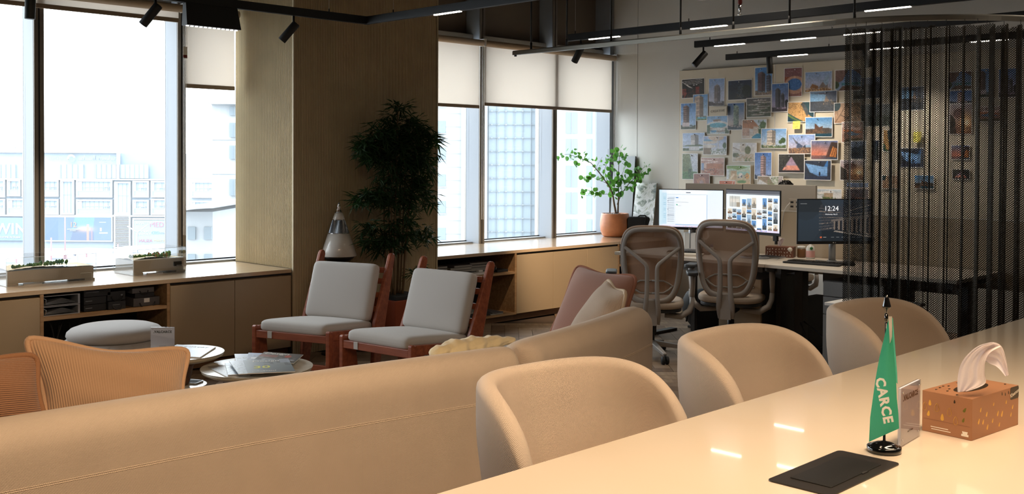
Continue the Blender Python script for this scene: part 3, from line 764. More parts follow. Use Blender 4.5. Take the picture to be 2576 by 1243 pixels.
def pillow(name, label, corners, thick, cm, pm_, group='sofa cushions', n=30, pip=.0105, rib_vert=True, bow=.15):
    """four world corners (top left, top right, bottom right, bottom left)"""
    c = [Vector(q) for q in corners]; ctr = sum(c, V(0, 0, 0)) / 4
    nrm = (c[1] - c[3]).cross(c[0] - c[2]).normalized()
    t = thing(name, label, 'cushion', ctr, 0, group)
    def P(u, v, s_):
        # edges bow inward between the corners
        b = bow
        uu = u; vv = v
        q = (c[0] * (1 - uu) + c[1] * uu) * (1 - vv) + (c[3] * (1 - uu) + c[2] * uu) * vv
        q = q + (ctr - q) * (b * math.sin(PI * u) ** 1.2 * (abs(2 * v - 1)) ** 3 + min(b, .08) * math.sin(PI * v) ** 1.2 * (abs(2 * u - 1)) ** 3)
        cr_ = (abs(2 * u - 1) ** 7) * (abs(2 * v - 1) ** 7); q = q + (ctr - q) * .085 * cr_
        h = (max(0, math.sin(PI * u)) ** .55) * (max(0, math.sin(PI * v)) ** .55) * thick / 2
        h *= 1 + .06 * math.sin(7 * u + 3 * v) + .04 * math.sin(13 * v - 5 * u)
        return q + nrm * h * s_ - ctr
    for s_, nm in ((1, 'front'), (-1, 'back')):
        G = [[P(i / n, j / n, s_) for j in range(n + 1)] for i in range(n + 1)]
        uv = [((i / n) if rib_vert else (j / n), j / n) for i in range(n + 1) for j in range(n + 1)]
        MB().grid(G).build('cover_' + nm, cm, t, uv=uv)
    edge = [P(i / n, 0, 0) for i in range(n)] + [P(1, j / n, 0) for j in range(n)] + [P(1 - i / n, 1, 0) for i in range(n)] + [P(0, 1 - j / n, 0) for j in range(n)]
    # stitched piping: a slightly beaded cord
    fine = []; rad = []
    m_ = len(edge)
    for k in range(m_):
        for s2 in range(8):
            f = s2 / 8; fine.append(edge[k].lerp(edge[(k + 1) % m_], f)); rad.append(pip * (1 + .06 * math.cos(PI * s2)))
    MB().tube(fine, rad, 8, closed=True).build('piping', pm_, t)
    return t

# ---------------------------------------------------------------- sofa: two modules, back towards the meeting table
def sofa_module(name, label, path, ztop=.76, th=.19, seat_dir=1, round_end=(.05, .05), seat_x=None, endw=(.10, .10)):
    """path = centre line of the back at the top, drawn left to right"""
    P = [V(*p, 0) for p in path]
    # resample
    L = [0]
    for i in range(1, len(P)): L.append(L[-1] + (P[i] - P[i - 1]).length)
    def ev(s):
        s = min(max(s, 0), L[-1]); j = 0
        while j < len(L) - 2 and L[j + 1] < s: j += 1
        return P[j].lerp(P[j + 1], (s - L[j]) / (L[j + 1] - L[j]))
    N = 70; o = ev(L[-1] / 2); G = []; uv = []
    t = thing(name, label, 'sofa', (o.x, o.y, 0), 0, 'modules of the cream sofa')
    ss = [0, .002, .008, .02, .035, .055, .08] + list(np.linspace(.11, L[-1] - .11, N)) + [L[-1] - q for q in (.08, .055, .035, .02, .008, .002, 0)]
    pc = []
    for s in ss:
        p = ev(s); a = ev(s - .12); b = ev(s + .12)
        # smoothed tangent
        d = (b - a).normalized(); nn = V(-d.y, d.x, 0)      # nn points to +Y (seat side)
        def endk(x, w): return math.sqrt(max(0, 1 - (1 - min(x / w, 1)) ** 2))
        e0 = endk(s, endw[0]); e1 = endk(L[-1] - s, endw[1]); e = min(e0, e1)
        zt = ztop - (1 - e0) * round_end[0] - (1 - e1) * round_end[1]
        h = th / 2 * (.25 + .75 * e)
        r = min(.075, h)
        sec = [(-h * .98, .10), (-h, .14), (-h, .35), (-h, zt - .2), (-h, zt - .13)]
        for k in range(9):
            q = PI - PI * k / 8 * 1.0
            sec.append((math.cos(q) * h, zt - .085 + math.sin(q) * .085))
        sec += [(h, zt - .13), (h, .45), (h, .12), (h * .98, .10)]
        G.append([p + nn * w_ + V(0, 0, z_) - V(o.x, o.y, 0) for w_, z_ in sec])
        acc = 0
        for k, (w_, z_) in enumerate(sec):
            if k: acc += math.hypot(w_ - sec[k - 1][0], z_ - sec[k - 1][1])
            uv.append((s, acc))
    m = MB().grid(G); m.add(G[0], [tuple(range(len(G[0])))]); m.add(G[-1], [tuple(range(len(G[-1])))])
    uv += [(0, 0)] * (len(G[0]) * 2)
    m.build('back_shell', 'sofa_cloth', t, uv=uv)
    # stitched seam along the shoulder
    for off in (.0, .006):
        MB().tube([g_[3].lerp(g_[4], .2 + off / .07) + V(0, 0, -.005) for g_ in G[7:-7]], .0012, 5).build('seam', 'piping_cream', t)
    # seat base and cushion on the lounge side
    base = []; top = []
    a0, a1 = (.02, L[-1] - .10) if path[0][0] < 0 else (.10, L[-1] - .02)
    for s in np.linspace(a0, a1, 14):
        p = ev(s); d = (ev(s + .1) - ev(s - .1)).normalized(); nn = V(-d.y, d.x, 0)
        base.append((p + nn * (th / 2 - .01) - V(o.x, o.y, 0), p + nn * (th / 2 + .58) - V(o.x, o.y, 0)))
    lp = [q[0] for q in base] + [q[1] for q in reversed(base)]
    MB().hexa([q + V(0, 0, .10) for q in lp], [q + V(0, 0, .30) for q in lp]).build('seat_base', 'sofa_cloth', t, bevel=.02)
    MB().hexa([q + V(0, 0, .302) for q in lp], [q + V(0, 0, .43) for q in lp]).build('seat_cushion', 'sofa_cloth', t, bevel=.035, seg=3)
    for q in (base[1][0], base[1][1], base[-2][0], base[-2][1]):
        MB().cyl(q + V(0, .02, 0), q + V(0, .02, .11), .018, 12).build('leg', 'black_metal', t)
    return t
sofa_module('sofa_module', 'long left module of the cream curved sofa, seen from behind', [(-.9, 3.06), (-.2, 3.07), (.5, 3.085), (1.06, 3.09), (1.53, 3.07), (1.8, 3.05), (2.25, 2.995), (2.6, 2.945), (2.94, 2.895)], round_end=(.03, .03), endw=(.1, .06))
sofa_module('sofa_module', 'right end module of the cream sofa with the rounded shoulder', [(2.965, 2.90), (3.10, 2.945), (3.30, 2.985), (3.65, 3.07), (3.95, 3.16), (4.30, 3.29)], round_end=(.02, .10), endw=(.06, .22), ztop=.765)

# cushions on the sofa
A = at
pillow('cushion', 'large tan corduroy cushion leaning on the sofa back, ribs upright', [A(54, 842, y=3.54), A(480, 874, y=3.44), A(464, 1060, y=3.36), A(120, 1090, y=3.44)], .19, 'cord_tan', 'piping_tan', bow=.27)
pillow('cushion', 'rust brown corduroy cushion at the left edge, ribs lying flat', [A(-300, 905, y=3.32), A(96, 888, y=3.37), A(122, 1080, y=3.29), A(-300, 1130, y=3.27)], .12, 'cord_rust', 'piping_rust', rib_vert=False)
pillow('cushion', 'terracotta pink velvet cushion rising behind the cream ribbed one', [A(1450, 664, y=4.00), A(1606, 692, y=3.53), A(1560, 880, y=3.42), A(1365, 880, y=3.85)], .20, 'cord_pink', 'piping_pink')
pillow('cushion', 'pale cream ribbed cushion in front of the pink one at the sofa end', [A(1530, 700, y=3.62), A(1578, 733, y=3.33), A(1545, 880, y=3.36), A(1395, 880, y=3.62)], .19, 'cord_cream', 'piping_cream')
# gathered cushion lying on the seat
t = thing('gathered_cushion', 'cream gathered pouffy cushion peeping over the sofa back', 'cushion', tuple(A(1190, 880, y=3.33)), 0)
oC = t.location
G = []; NN = 90
for i in range(NN + 1):
    u = i / NN; px_ = 1082 + 215 * u; py_ = 892 - 30 * u - 8 * math.sin(u * PI * .5); cpt = A(px_, py_, y=3.34) - oC; row = []
    e = (max(0, math.sin(PI * u)) ** .4) if 0 < u < 1 else 0.0
    for j in range(28):
        a = 2 * PI * j / 28
        r = (.052 - .026 * u) * (1 + .13 * math.sin(u * 27 + .9 * math.sin(a * 2)) + .05 * math.sin(u * 61 + a * 2)) * e + .0025 * math.sin(a * 9 + u * 16) * e
        row.append(cpt + V(.5 * r * math.cos(a), r * 1.6 * math.cos(a), r * math.sin(a)))
    G.append(row)
MB().grid(G, closed_v=True).build('gathered_cover', 'throw_cream', t)
G2 = [[q * 1 + V(0, .10, -.085) for q in row] for row in G]
MB().grid(G2, closed_v=True).build('gathered_fold', 'throw_cream', t)

# ---------------------------------------------------------------- meeting table
t = thing('meeting_table', 'long glossy cream meeting table filling the lower right corner', 'table', (3.3, .9, 0))
def rrect(x0, y0, x1, y1, r, n=8):
    out = []
    for cx_, cy_, a0 in ((x1 - r, y1 - r, 0), (x0 + r, y1 - r, 90), (x0 + r, y0 + r, 180), (x1 - r, y0 + r, 270)):
        for k in range(n + 1):
            a = math.radians(a0 + 90 * k / n); out.append((cx_ + r * math.cos(a), cy_ + r * math.sin(a)))
    return out
MB().prism([(x - 3.3, y - .9) for x, y in rrect(.55, .30, 6.0, 1.745, .12)], 'z', .715, .75).build('tabletop', 'table_gloss', t, bevel=.003)
MB().prism([(x - 3.3, y - .9) for x, y in rrect(.8, .6, 5.7, 1.45, .1)], 'z', .68, .715).build('under_frame', 'black_metal', t)
for x in (-1.9, 1.7):
    MB().box(x - .30, -.30, 0, x + .30, .30, .02).build('foot_plate', 'black_metal', t, bevel=.004)
    MB().box(x - .05, -.22, .02, x + .05, .22, .68).build('leg', 'black_metal', t, bevel=.01)
# flush power lid
t = thing('table_hatch', 'black recessed cable hatch set flush into the glossy table', 'hatch', (2.318, 1.190, .7502))
mat('lid_black', srgb(38, 34, 30), .38); mat('lid_dark', srgb(28, 26, 22), .34)
MB().prism(rrect(-.178, -.082, .178, .082, .014, 5), 'z', 0, .0035).build('frame', 'lid_black', t, bevel=.001)
MB().prism(rrect(-.128, -.056, .128, .050, .004, 3), 'z', .0036, .0052).build('flap', 'lid_dark', t, bevel=.0006)
MB().prism([(.02, -.060), (.05, -.060), (.046, -.054), (.024, -.054)], 'z', .0036, .0058).build('finger_notch', 'gap_dark', t)

# ---------------------------------------------------------------- shell chairs
def shell_chair(cx, label, yr=2.215, rz=0):
    """cx, yr = middle of the rear of the shell"""
    t = thing('shell_chair', label, 'chair', (cx, yr, 0), rz, 'cream shell chairs along the meeting table')
    a, b = .345, .40; th = .055
    def plan(T, k=1.0, off=0):
        c_, s_ = math.cos(T), math.sin(T); e = 2 / 3.0
        return -math.copysign(abs(c_) ** e, c_) * (a * k - off), abs(s_) ** e * (b * (.35 + .65 * k) - off) - b
    G = []; uv = []; N = 120
    for i in range(N + 1):
        T = PI * (i / N); s_ = math.sin(T)
        d = -plan(T)[1]
        q_ = min(d / .402, 1); zr = .47 + .405 * (1 - q_ ** 2.6) ** (1 / 2.4)
        ec = min(1, (min(i, N - i) / 4)); ec = math.sqrt(max(0, 1 - (1 - ec) ** 2))
        hth = th * (.35 + .65 * ec); prof = []
        for z_ in np.linspace(.30, zr - th * .5, 12): prof.append((0, z_))
        for k in range(1, 8):
            q = PI - PI * k / 8; prof.append((hth / 2 + math.cos(q) * hth / 2, zr - th * .5 + math.sin(q) * th * .5))
        for z_ in np.linspace(zr - th * .5, .36, 14): prof.append((hth, z_))
        acc = 0; row = []
        for k, (o_, z_) in enumerate(prof):
            kk = .80 + .20 * min(1, max(0, (z_ - .30) / .42)) ** .7
            x, y = plan(T, kk, o_)
            if k > 19 and d < .25: y -= .028 * math.sin(PI * min(1, max(0, (z_ - .36) / .5))) * (1 - d / .25)
            row.append(V(x, y, z_))
            if k: acc += (row[-1] - row[-2]).length
            uv.append((T * .38, acc))
        G.append(row)
    mb = MB().grid(G); mb.add(G[0], [tuple(range(len(G[0])))]); mb.add(G[-1], [tuple(range(len(G[-1])))]); uv += [(0, 0)] * (2 * len(G[0]))
    mb.build('shell', 'shell_cloth', t, uv=uv)
    pts = [plan(PI * k / 30, .84, .06) for k in range(31)]; pts = [(x, y) for x, y in pts] + [(.25, -.50), (.20, -.56), (-.20, -.56), (-.25, -.50)]
    MB().prism(pts, 'z', .36, .455).build('seat', 'shell_cloth', t, bevel=.03, seg=3)
    MB().prism([(x * .95, y * .97 - .01) for x, y in pts], 'z', .29, .36).build('seat_base', 'shell_cloth', t, bevel=.015)
    for sx in (-.2, .2):
        for sy in (-.46, -.08): MB().cyl((sx * .9, sy, .29), (sx * 1.15, sy + (.03 if sy > -.2 else -.03), 0), .014, 12, .010).build('leg', 'black_metal', t)
    return t
shell_chair(2.325, 'cream shell chair nearest the camera at the glossy table', rz=-.10)
shell_chair(3.265, 'middle cream shell chair behind the table, below the second task chair', rz=.02)
shell_chair(4.355, 'far cream shell chair behind the small green flag', rz=.02)

# ---------------------------------------------------------------- lounge chairs
def lounge_chair(x, y, rz, label):
    t = thing('lounge_chair', label, 'chair', (x, y, 0), rz, 'teak lounge chairs')
    w = .543; h = w / 2; ta = math.tan(.089); vb, b, hb, tb, D = .484, .307, .41, .085, .585
    def Z(v): return .42 - v * ta
    # local: +x back, +y = left seen from front
    Ms = Matrix.Translation((0, 0, .42)) @ Matrix.Rotation(math.atan(ta), 4, 'Y')
    def cush(x0, x1, y0, y1, z0, z1, Mx, crown, nm):
        n = 40; xs = [.5 + .5 * math.sin(PI / 2 * (2 * i / n - 1)) for i in range(n + 1)]
        def P(u, v, s_):
            a, b_ = abs(2 * u - 1), abs(2 * v - 1); p = 13
            k = 1 - .055 * (a ** 12) * (b_ ** 12)           # rounded corners in plan
            X = (x0 + x1) / 2 + (x1 - x0) * (u - .5) * k; Y = (y0 + y1) / 2 + (y1 - y0) * (v - .5) * k
            e = (max(0, 1 - a ** p) ** (1 / 2.6)) * (max(0, 1 - b_ ** p) ** (1 / 2.6))
            return Mx @ V(X, Y, (z0 + z1) / 2 + s_ * ((z1 - z0) / 2 * e + crown * (1 - a * a) * (1 - b_ * b_)))
        m = MB().grid([[P(u, v, 1) for v in xs] for u in xs]).grid([[P(u, v, -1) for v in xs] for u in xs])
        return m.build(nm, 'cushion_grey', t)
    cush(-.005, D, -h, h, -.088, 0, Ms, .012, 'seat_cushion')
    Mb = Matrix.Translation((vb, 0, Z(vb))) @ Matrix.Rotation(b, 4, 'Y')
    # back cushion: local z up along the back, x thickness
    Mb2 = Mb @ Matrix(((0, 0, 1, 0), (0, 1, 0, 0), (-1, 0, 0, 0), (0, 0, 0, 1))) @ Matrix.Translation((-hb, 0, tb / 2))
    cush(0, hb, -h, h, -tb / 2, tb / 2, Mb2, .010, 'back_cushion')
    # frame
    hw = h + .012
    for s_ in (-1, 1):
        y0, y1 = (s_ * hw, s_ * (hw + .032)) if s_ > 0 else (s_ * (hw + .032), s_ * hw)
        MB().prism([(-.02, 0), (.03, 0), (.03, .365), (-.005, .378), (-.02, .37)], 'y', y0, y1).build('leg', 'teak', t, bevel=.006)
        # long splayed rear leg rising into the back post
        px = [(.50, 0), (.585, 0), (.66, .33), (.785, .795), (.782, .815), (.765, .828), (.745, .826), (.728, .808), (.53, .36)]
        MB().prism(px, 'y', y0, y1).build('back_post', 'teak', t, bevel=.009)
        MB().prism([(.02, .31), (.56, .255), (.56, .325), (.02, .372)], 'y', y0, y1).build('side_rail', 'teak', t, bevel=.004)
        MB().prism([(.02, .0), (.14, .0), (.10, .31), (.02, .32)], 'y', y0 + .004, y1 - .004).build('gusset', 'teak', t, bevel=.003)
    MB().box(-.015, -hw, .295, .012, hw, .345).build('front_rail', 'teak', t, bevel=.004)
    MB().box(-.008, -hw, .11, .014, hw, .15).build('stretcher', 'teak', t, bevel=.004)
    MB().box(.545, -hw, .235, .575, hw, .285).build('rear_rail', 'teak', t, bevel=.004)
    for z_ in (.10, .20, .30, .38):
        q = Mb @ V(tb + .01, 0, z_)
        MB().box(q.x - .006, -hw, q.z - .02, q.x + .006, hw, q.z + .02).build('back_slat', 'teak', t, bevel=.003)
    for k in range(5):
        v = .09 + k * .1
        MB().box(v, -hw, Z(v) - .106, v + .05, hw, Z(v) - .094).build('seat_slat', 'teak', t, bevel=.002)
    MB().box(.001 - .02, h * .55, .30, .001 - .012, h * .55 + .035, .345).build('strap', 'cushion_grey', t)
    return t
lounge_chair(3.854, 5.851, .34, 'teak lounge chair with pale grey cushions nearer the ribbed column corner')
lounge_chair(3.987, 5.114, .122, 'teak lounge chair with pale grey cushions closer to the sofa')

# ---------------------------------------------------------------- pouf
t = thing('pouf', 'round grey upholstered pouf with pleated skirt and puffed lid', 'pouf', (2.80, 6.17, 0))
G = []; n = 96
def pr(z, r, am): return [V((r + am * max(0, math.cos(k * 2 * PI / n * 24)) ** .3 - am) * math.cos(2 * PI * k / n), (r + am * abs(math.cos(k * PI / n * 32)) ** .35 - am) * math.sin(2 * PI * k / n), z) for k in range(n)]
def prr(z, r, am): return [V((r - am + am * abs(math.sin(PI * 30 * k / 360)) ** .4) * math.cos(2 * PI * k / 360), (r - am + am * abs(math.sin(PI * 30 * k / 360)) ** .4) * math.sin(2 * PI * k / 360), z) for k in range(360)]
rows = [prr(z, r, am) for z, r, am in ((.02, .26, 0), (.03, .29, .006), (.09, .325, .010), (.18, .345, .013), (.27, .345, .013), (.33, .335, .012), (.37, .318, .010), (.395, .285, .004), (.39, .2, 0))]
MB().grid(rows, closed_v=True).build('skirt', 'pouf_cloth', t)
MB().lathe([(.02, .385), (.20, .388), (.25, .394), (.272, .406), (.281, .424), (.276, .444), (.256, .462), (.215, .476), (.12, .486), (.02, .488)], n=64).build('lid', 'pouf_cloth', t)
MB().cyl((0, 0, 0), (0, 0, .03), .22, 32).build('base', 'black_soft', t)

# ---------------------------------------------------------------- round side tables
def ellipse_table(name, label, c, r, z, stem, th=.018):
    t = thing(name, label, 'table', (c[0], c[1], 0), 0, 'round stone topped side tables')
    MB().lathe([(.01, z - .004), (r - .004, z - .004), (r, z - .002), (r, z), (r - .003, z + .0005), (.01, z + .0005)], n=72).build('tabletop', 'stone_top', t)
    MB().lathe([(.01, z - th * 1.6), (r - .03, z - th * 1.6), (r - .008, z - th), (r - .003, z - .005), (.01, z - .0045)], n=72).build('rim', 'table_rim', t)
    stem(t, z - th * 1.6)
    return t
def st_tier(t, z):
    MB().lathe([(.13, 0), (.13, .015), (.06, .025), (.055, .1), (.055, .27)], n=36).build('pedestal', 'table_wood', t)
    MB().lathe([(.01, .27), (.11, .27), (.138, .282), (.145, .296), (.145, .2995), (.142, .300), (.01, .300)], n=56).build('lower_shelf', 'stone_top', t)
    MB().lathe([(.05, .3005), (.06, .33), (.075, .40), (.12, z)], n=36).build('pedestal', 'table_wood', t)
def st_cyl(t, z): MB().lathe([(.15, 0), (.15, .02), (.07, .03), (.06, .1), (.06, z - .03), (.09, z)], n=36).build('pedestal', 'table_wood', t)
def st_legs(t, z):
    for k in range(4):
        a = PI / 4 + k * PI / 2; x, y = .15 * math.cos(a), .15 * math.sin(a)
        MB().box(x - .02, y - .02, 0, x + .02, y + .02, z).build('leg', 'table_wood', t, bevel=.004)
ellipse_table('side_table', 'two-tier round stone side table carrying the sign and a dark magazine', (2.66, 5.10), .235, .47, st_tier)
ellipse_table('side_table', 'larger round stone side table covered with fanned magazines', (2.89, 4.705), .285, .42, st_legs)
# printed sign holder
def sign(label, x, y, z, rz, w=.125, h=.125):
    t = thing('sign_holder', label, 'sign', (x, y, z), rz, 'clear acrylic sign holders')
    if 'acrylic' not in MATS: glassmat('acrylic', (.96, .97, .98), .08)
    MB().box(-w / 2, -.005, 0, w / 2, -.0035, h).build('front_sheet', 'acrylic', t)
    MB().box(-w / 2, .0035, 0, w / 2, .005, h).build('rear_sheet', 'acrylic', t)
    MB().box(-w / 2 + .001, -.0028, .001, w / 2 - .001, .0028, h - .001).build('insert_card', 'card_lilac', t)
    FM = frame_matrix((0, -.0032, h * .80), (1, 0, 0), (0, 0, 1))
    text_mesh('.VALCARCE', 'lettering', 'ink', w * .135, t, FM, ext=.0002, spacing=1.12, offset=.0009)
    for q in (-1, 1):
        for e_ in (.10, .91):
            MB().cyl((q * w * .41, -.0062, h * e_), (q * w * .41, -.0034, h * e_), .0022, 8).build('pin', 'chrome', t)
    text_mesh('scan for more', 'small_print', 'ink', w * .05, t, frame_matrix((0, -.0032, h * .2), (1, 0, 0), (0, 0, 1)), ext=.0002)
    return t
mat('card_lilac', srgb(206, 204, 216), .5)
sign('white square acrylic sign standing on the round side table', 2.62, 5.20, .4725, -PI / 4 + .05)
sign('clear acrylic sign standing on the meeting table beside the copper box', 2.713, 1.183, .7515, .085, .15, .155)
# magazines
def magazine(name, label, quad, z, pic, h=.004, m='print'):
    """quad = photo corners (top left, top right, bottom right, bottom left) on the table plane"""
    c = [A(u, v, z=z + h) for u, v in quad]; o = sum(c, V(0, 0, 0)) / 4
    t = thing(name, label, 'magazine', (o.x, o.y, z), 0, 'magazines on the side tables')
    ex = ((c[1] - c[0]) + (c[2] - c[3])) / 2; ey = ((c[3] - c[0]) + (c[2] - c[1])) / 2
    P0 = -ex / 2 - ey / 2; q = [P0, P0 + ex, P0 + ex + ey, P0 + ey]
    MB().hexa([V(p.x, p.y, 0) for p in q], [V(p.x, p.y, h - .0004) for p in q]).build('pages', 'paper', t)
    print_mesh('cover_print', pic, (P0.x, P0.y, h), (ex.x, ex.y, 0), (ey.x, ey.y, 0), m, t)
    return t, V(o.x, o.y, z), ex, ey
def cover(c0, c1, seed): return Pic(44, 56, c0, c1).speck(0, .2, 1, 1, [c * .7 for c in c1], .3, .6, seed, 3)
magazine('magazine', 'grey and brown magazine lowest at the left of the fan', [(530, 922), (566, 917), (640, 944), (561, 947)], .422, cover([150, 140, 132], [112, 104, 98], 1))
magazine('magazine', 'pale grey magazine second from the left in the fan', [(564, 913), (640, 908), (650, 938), (575, 943)], .427, cover([186, 196, 208], [150, 160, 170], 2))
magazine('magazine', 'pale blue magazine at the rear of the fan', [(594, 891), (640, 889), (660, 930), (592, 930)], .432, cover([196, 208, 226], [176, 188, 200], 3))
magazine('magazine', 'light blue magazine with a white car under the design issue', [(630, 888), (690, 889), (700, 912), (616, 908)], .437, cover([170, 186, 214], [150, 160, 178], 4).ell(.5, .6, .4, .15, [220, 224, 230]))
t_, o_, ex, ey = magazine('magazine', 'dark glossy design magazine with red and white lettering, upper right of the fan', [(662, 886), (766, 891), (735, 915), (640, 905)], .442, Pic(60, 50, [86, 82, 84], [60, 62, 68]).rect(0, .3, .45, .55, [150, 60, 52], .7).ell(.7, .35, .08, .14, [170, 70, 60]).speck(0, .5, 1, 1, [130, 136, 146], .3, .6, 5, 4).line(.2, .8, .9, .7, .05, [170, 176, 190]))
text_mesh('Design', 'lettering', 'ink_white', .055, t_, frame_matrix(-ex * .12 - ey * .36 + V(0, 0, .0045), ex, -ey), ext=.0002)
magazine('magazine', 'grey magazine partly covered by the front issue', [(592, 908), (620, 906), (680, 938), (584, 941)], .442, cover([168, 176, 188], [136, 146, 156], 6))
t_, o_, ex, ey = magazine('magazine', 'front blue-grey magazine with a yellow number thirty on its cover', [(612, 907), (725, 901), (743, 935), (623, 938)], .447, Pic(64, 50, [138, 150, 160], [96, 108, 116]).speck(.4, 0, 1, .5, [80, 88, 96], .5, .6, 7, 5).rect(.78, 0, 1, .3, [170, 182, 200], .7).speck(0, .2, .5, .6, [118, 130, 142], .4, .7, 8, 5))
mat('ink_yellow', srgb(206, 206, 70), .5)
text_mesh('30', 'lettering', 'ink_yellow', .085, t_, frame_matrix(-ex * .16 + ey * .10 + V(0, 0, .0045), ex, -ey), ext=.0002, offset=.002)
text_mesh('influential', 'lettering', 'ink_white', .030, t_, frame_matrix(-ex * .14 + ey * .38 + V(0, 0, .0045), ex, -ey), ext=.0002)
text_mesh('Design', 'lettering', 'ink_white', .05, t_, frame_matrix(-ex * .02 - ey * .36 + V(0, 0, .0045), ex, -ey), ext=.0002)
t_, o_, ex, ey = magazine('magazine', 'dark magazine lying under the small sign on the first side table', [(440, 866), (548, 873), (498, 898), (405, 893)], .4715, Pic(60, 60, [40, 40, 46], [90, 98, 110]).speck(.2, .2, .7, .7, [120, 96, 90], .3, .6, 9, 5).rect(0, .12, .4, 1, [130, 140, 154], .7), h=.006)
text_mesh('DISRUPT', 'lettering', 'ink_white', .030, t_, frame_matrix(-ey * .36 + ex * .05 + V(0, 0, .0065), ex, -ey), ext=.0002, spacing=1.3)
t = thing('phone', 'dark phone lying on the lower tier of the first side table', 'phone', tuple(A(472, 962, z=.3005)), .5)
MB().prism(rrect(-.04, -.075, .04, .075, .01, 4), 'z', 0, .008).build('case', 'alu_light', t); MB().prism(rrect(-.036, -.07, .036, .07, .008, 4), 'z', .008, .0085).build('screen', 'gap_dark', t)

# ---------------------------------------------------------------- white cone speaker on a stand
cx, cyy = 4.735, 6.545
t = thing('cone_speaker', 'white glossy cone speaker with chrome tip on a dark stand by the column', 'speaker', (cx, cyy, 0))
mat('gloss_white', srgb(220, 214, 206), .28, coat=.5); mat('cone_black', srgb(24, 23, 22), .4)
mat('grille_silver', srgb(128, 132, 138), .3, .85)
zb, zt = .752, 1.172; Rb = .142
def rz_(z): return Rb * (zt - z) / (zt - zb)
MB().lathe([(rz_(zb + .01) - .004, zb), (rz_(zb + .012), zb + .006), (rz_(.926), .926), (rz_(.926) - .01, .927)], n=64).build('lower_cone', 'gloss_white', t)
MB().lathe([(rz_(.927) - .001, .927), (rz_(.932) - .001, .932)], n=64).build('ring', 'chrome', t)
n = 120; rows = []
for z_ in (.932, .96, 1.0, 1.030):
    rows.append([V((rz_(z_) - .003 + .0022 * (k % 2)) * math.cos(2 * PI * k / n), (rz_(z_) - .003 + .0022 * (k % 2)) * math.sin(2 * PI * k / n), z_) for k in range(n)])
MB().grid(rows, closed_v=True, smooth=False).build('ribbed_grille', 'grille_silver', t)
MB().lathe([(rz_(1.030) - .001, 1.030), (rz_(1.034) - .001, 1.034)], n=48).build('ring', 'chrome', t)
MB().lathe([(rz_(1.034) - .002, 1.034), (rz_(1.036), 1.037), (rz_(1.083), 1.083), (rz_(1.083) - .006, 1.085)], n=48).build('upper_cone', 'gloss_white', t)
MB().lathe([(rz_(1.085) - .003, 1.085), (rz_(1.15), 1.15), (.006, 1.166), (.001, 1.168)], n=32).build('tip', 'chrome', t)
MB().lathe([(.02, .700), (.09, .715), (.105, .728), (.118, .740), (.125, .7515), (.02, .7525)], n=48).build('underside', 'cone_black', t)
MB().cyl((0, 0, .02), (0, 0, .705), .014, 14).build('pole', 'black_metal', t)
MB().lathe([(.01, 0), (.13, 0), (.13, .008), (.02, .02)], n=40).build('foot', 'black_metal', t)
# ================================================================ desks, partition
mat('desk_top', srgb(206, 196, 182), .45, noise=(4, .03)); mat('desk_grey', srgb(122, 122, 122), .5)
mat('desk_dark', srgb(64, 62, 60), .6); mat('panel_beige', srgb(188, 172, 148), .7); mat('panel_fabric', srgb(182, 172, 158), .9, bump=('noise', 300, .2))
def desk(y0, y1, x0, x1, label):
    t = thing('desk', label, 'desk', ((x0 + x1) / 2, (y0 + y1) / 2, 0), 0, 'office desks'); hx, hy = (x1 - x0) / 2, (y1 - y0) / 2
    MB().box(-hx, -hy, .705, hx, hy, .73).build('desktop', 'desk_top', t, bevel=.002)
    MB().box(-hx + .06, -hy + .05, .66, hx - .06, -hy + .10, .705).build('cross_rail', 'desk_dark', t); MB().box(-hx + .06, hy - .10, .66, hx - .06, hy - .05, .705).build('cross_rail', 'desk_dark', t)
    for sy in (-1, 1):
        MB().box(-.045, sy * (hy - .09) - .035, .02, .045, sy * (hy - .09) + .035, .66).build('leg', 'desk_dark', t, bevel=.004)
        MB().box(-hx + .03, sy * (hy - .09) - .035, 0, hx - .03, sy * (hy - .09) + .035, .022).build('foot', 'desk_dark', t, bevel=.004)
    MB().box(hx - .16, -hy + .15, .56, hx - .10, hy - .15, .64).build('cable_tray', 'desk_grey', t)
    return t
desk(4.075, 5.50, 6.80, 7.56, 'pale desk behind the two task chairs, carrying two monitors')
desk(2.66, 4.07, 6.80, 7.56, 'pale desk behind the chain curtain with the dark screen')
desk(3.60, 5.45, 7.68, 8.36, 'desk on the far side of the beige partition')
t = thing('desk_partition', 'beige two-tier partition screen between the facing desks', 'partition', (7.6, 4.3, 0))
MB().box(-.022, -2.2, .60, -.002, 1.05, 1.088).build('lower_panel', 'panel_beige', t, bevel=.002)
MB().box(-.0235, -2.2, 1.088, 0, 1.05, 1.092).build('cap_strip', 'white_plastic', t)
MB().box(.0, .473, .60, .028, 1.05, 1.298).build('upper_panel', 'panel_fabric', t, bevel=.003)
MB().box(.0, -.204, .60, .028, .467, 1.303).build('upper_panel', 'panel_fabric', t, bevel=.003)
MB().box(.002, .468, .60, .026, .472, 1.30).build('joint', 'gap_dark', t)
MB().box(-.006, -.09, 1.105, .0, .03, 1.19).build('socket_plate', 'panel_fabric', t, bevel=.002)
for dy in (-.05, .0):
    for dz in (1.13, 1.165): MB().box(-.008, dy - .012, dz - .008, -.005, dy + .014, dz + .006).build('socket', 'gap_dark', t)
MB().tube([(-.02, .01, 1.16), (-.04, .03, 1.13), (-.03, .06, 1.08), (-.03, .08, .95)], .003, 6).build('plug_cable', 'white_plastic', t)
for yy in (-1.9, .95): MB().box(-.02, yy - .02, 0, .02, yy + .02, .60).build('leg', 'desk_dark', t)
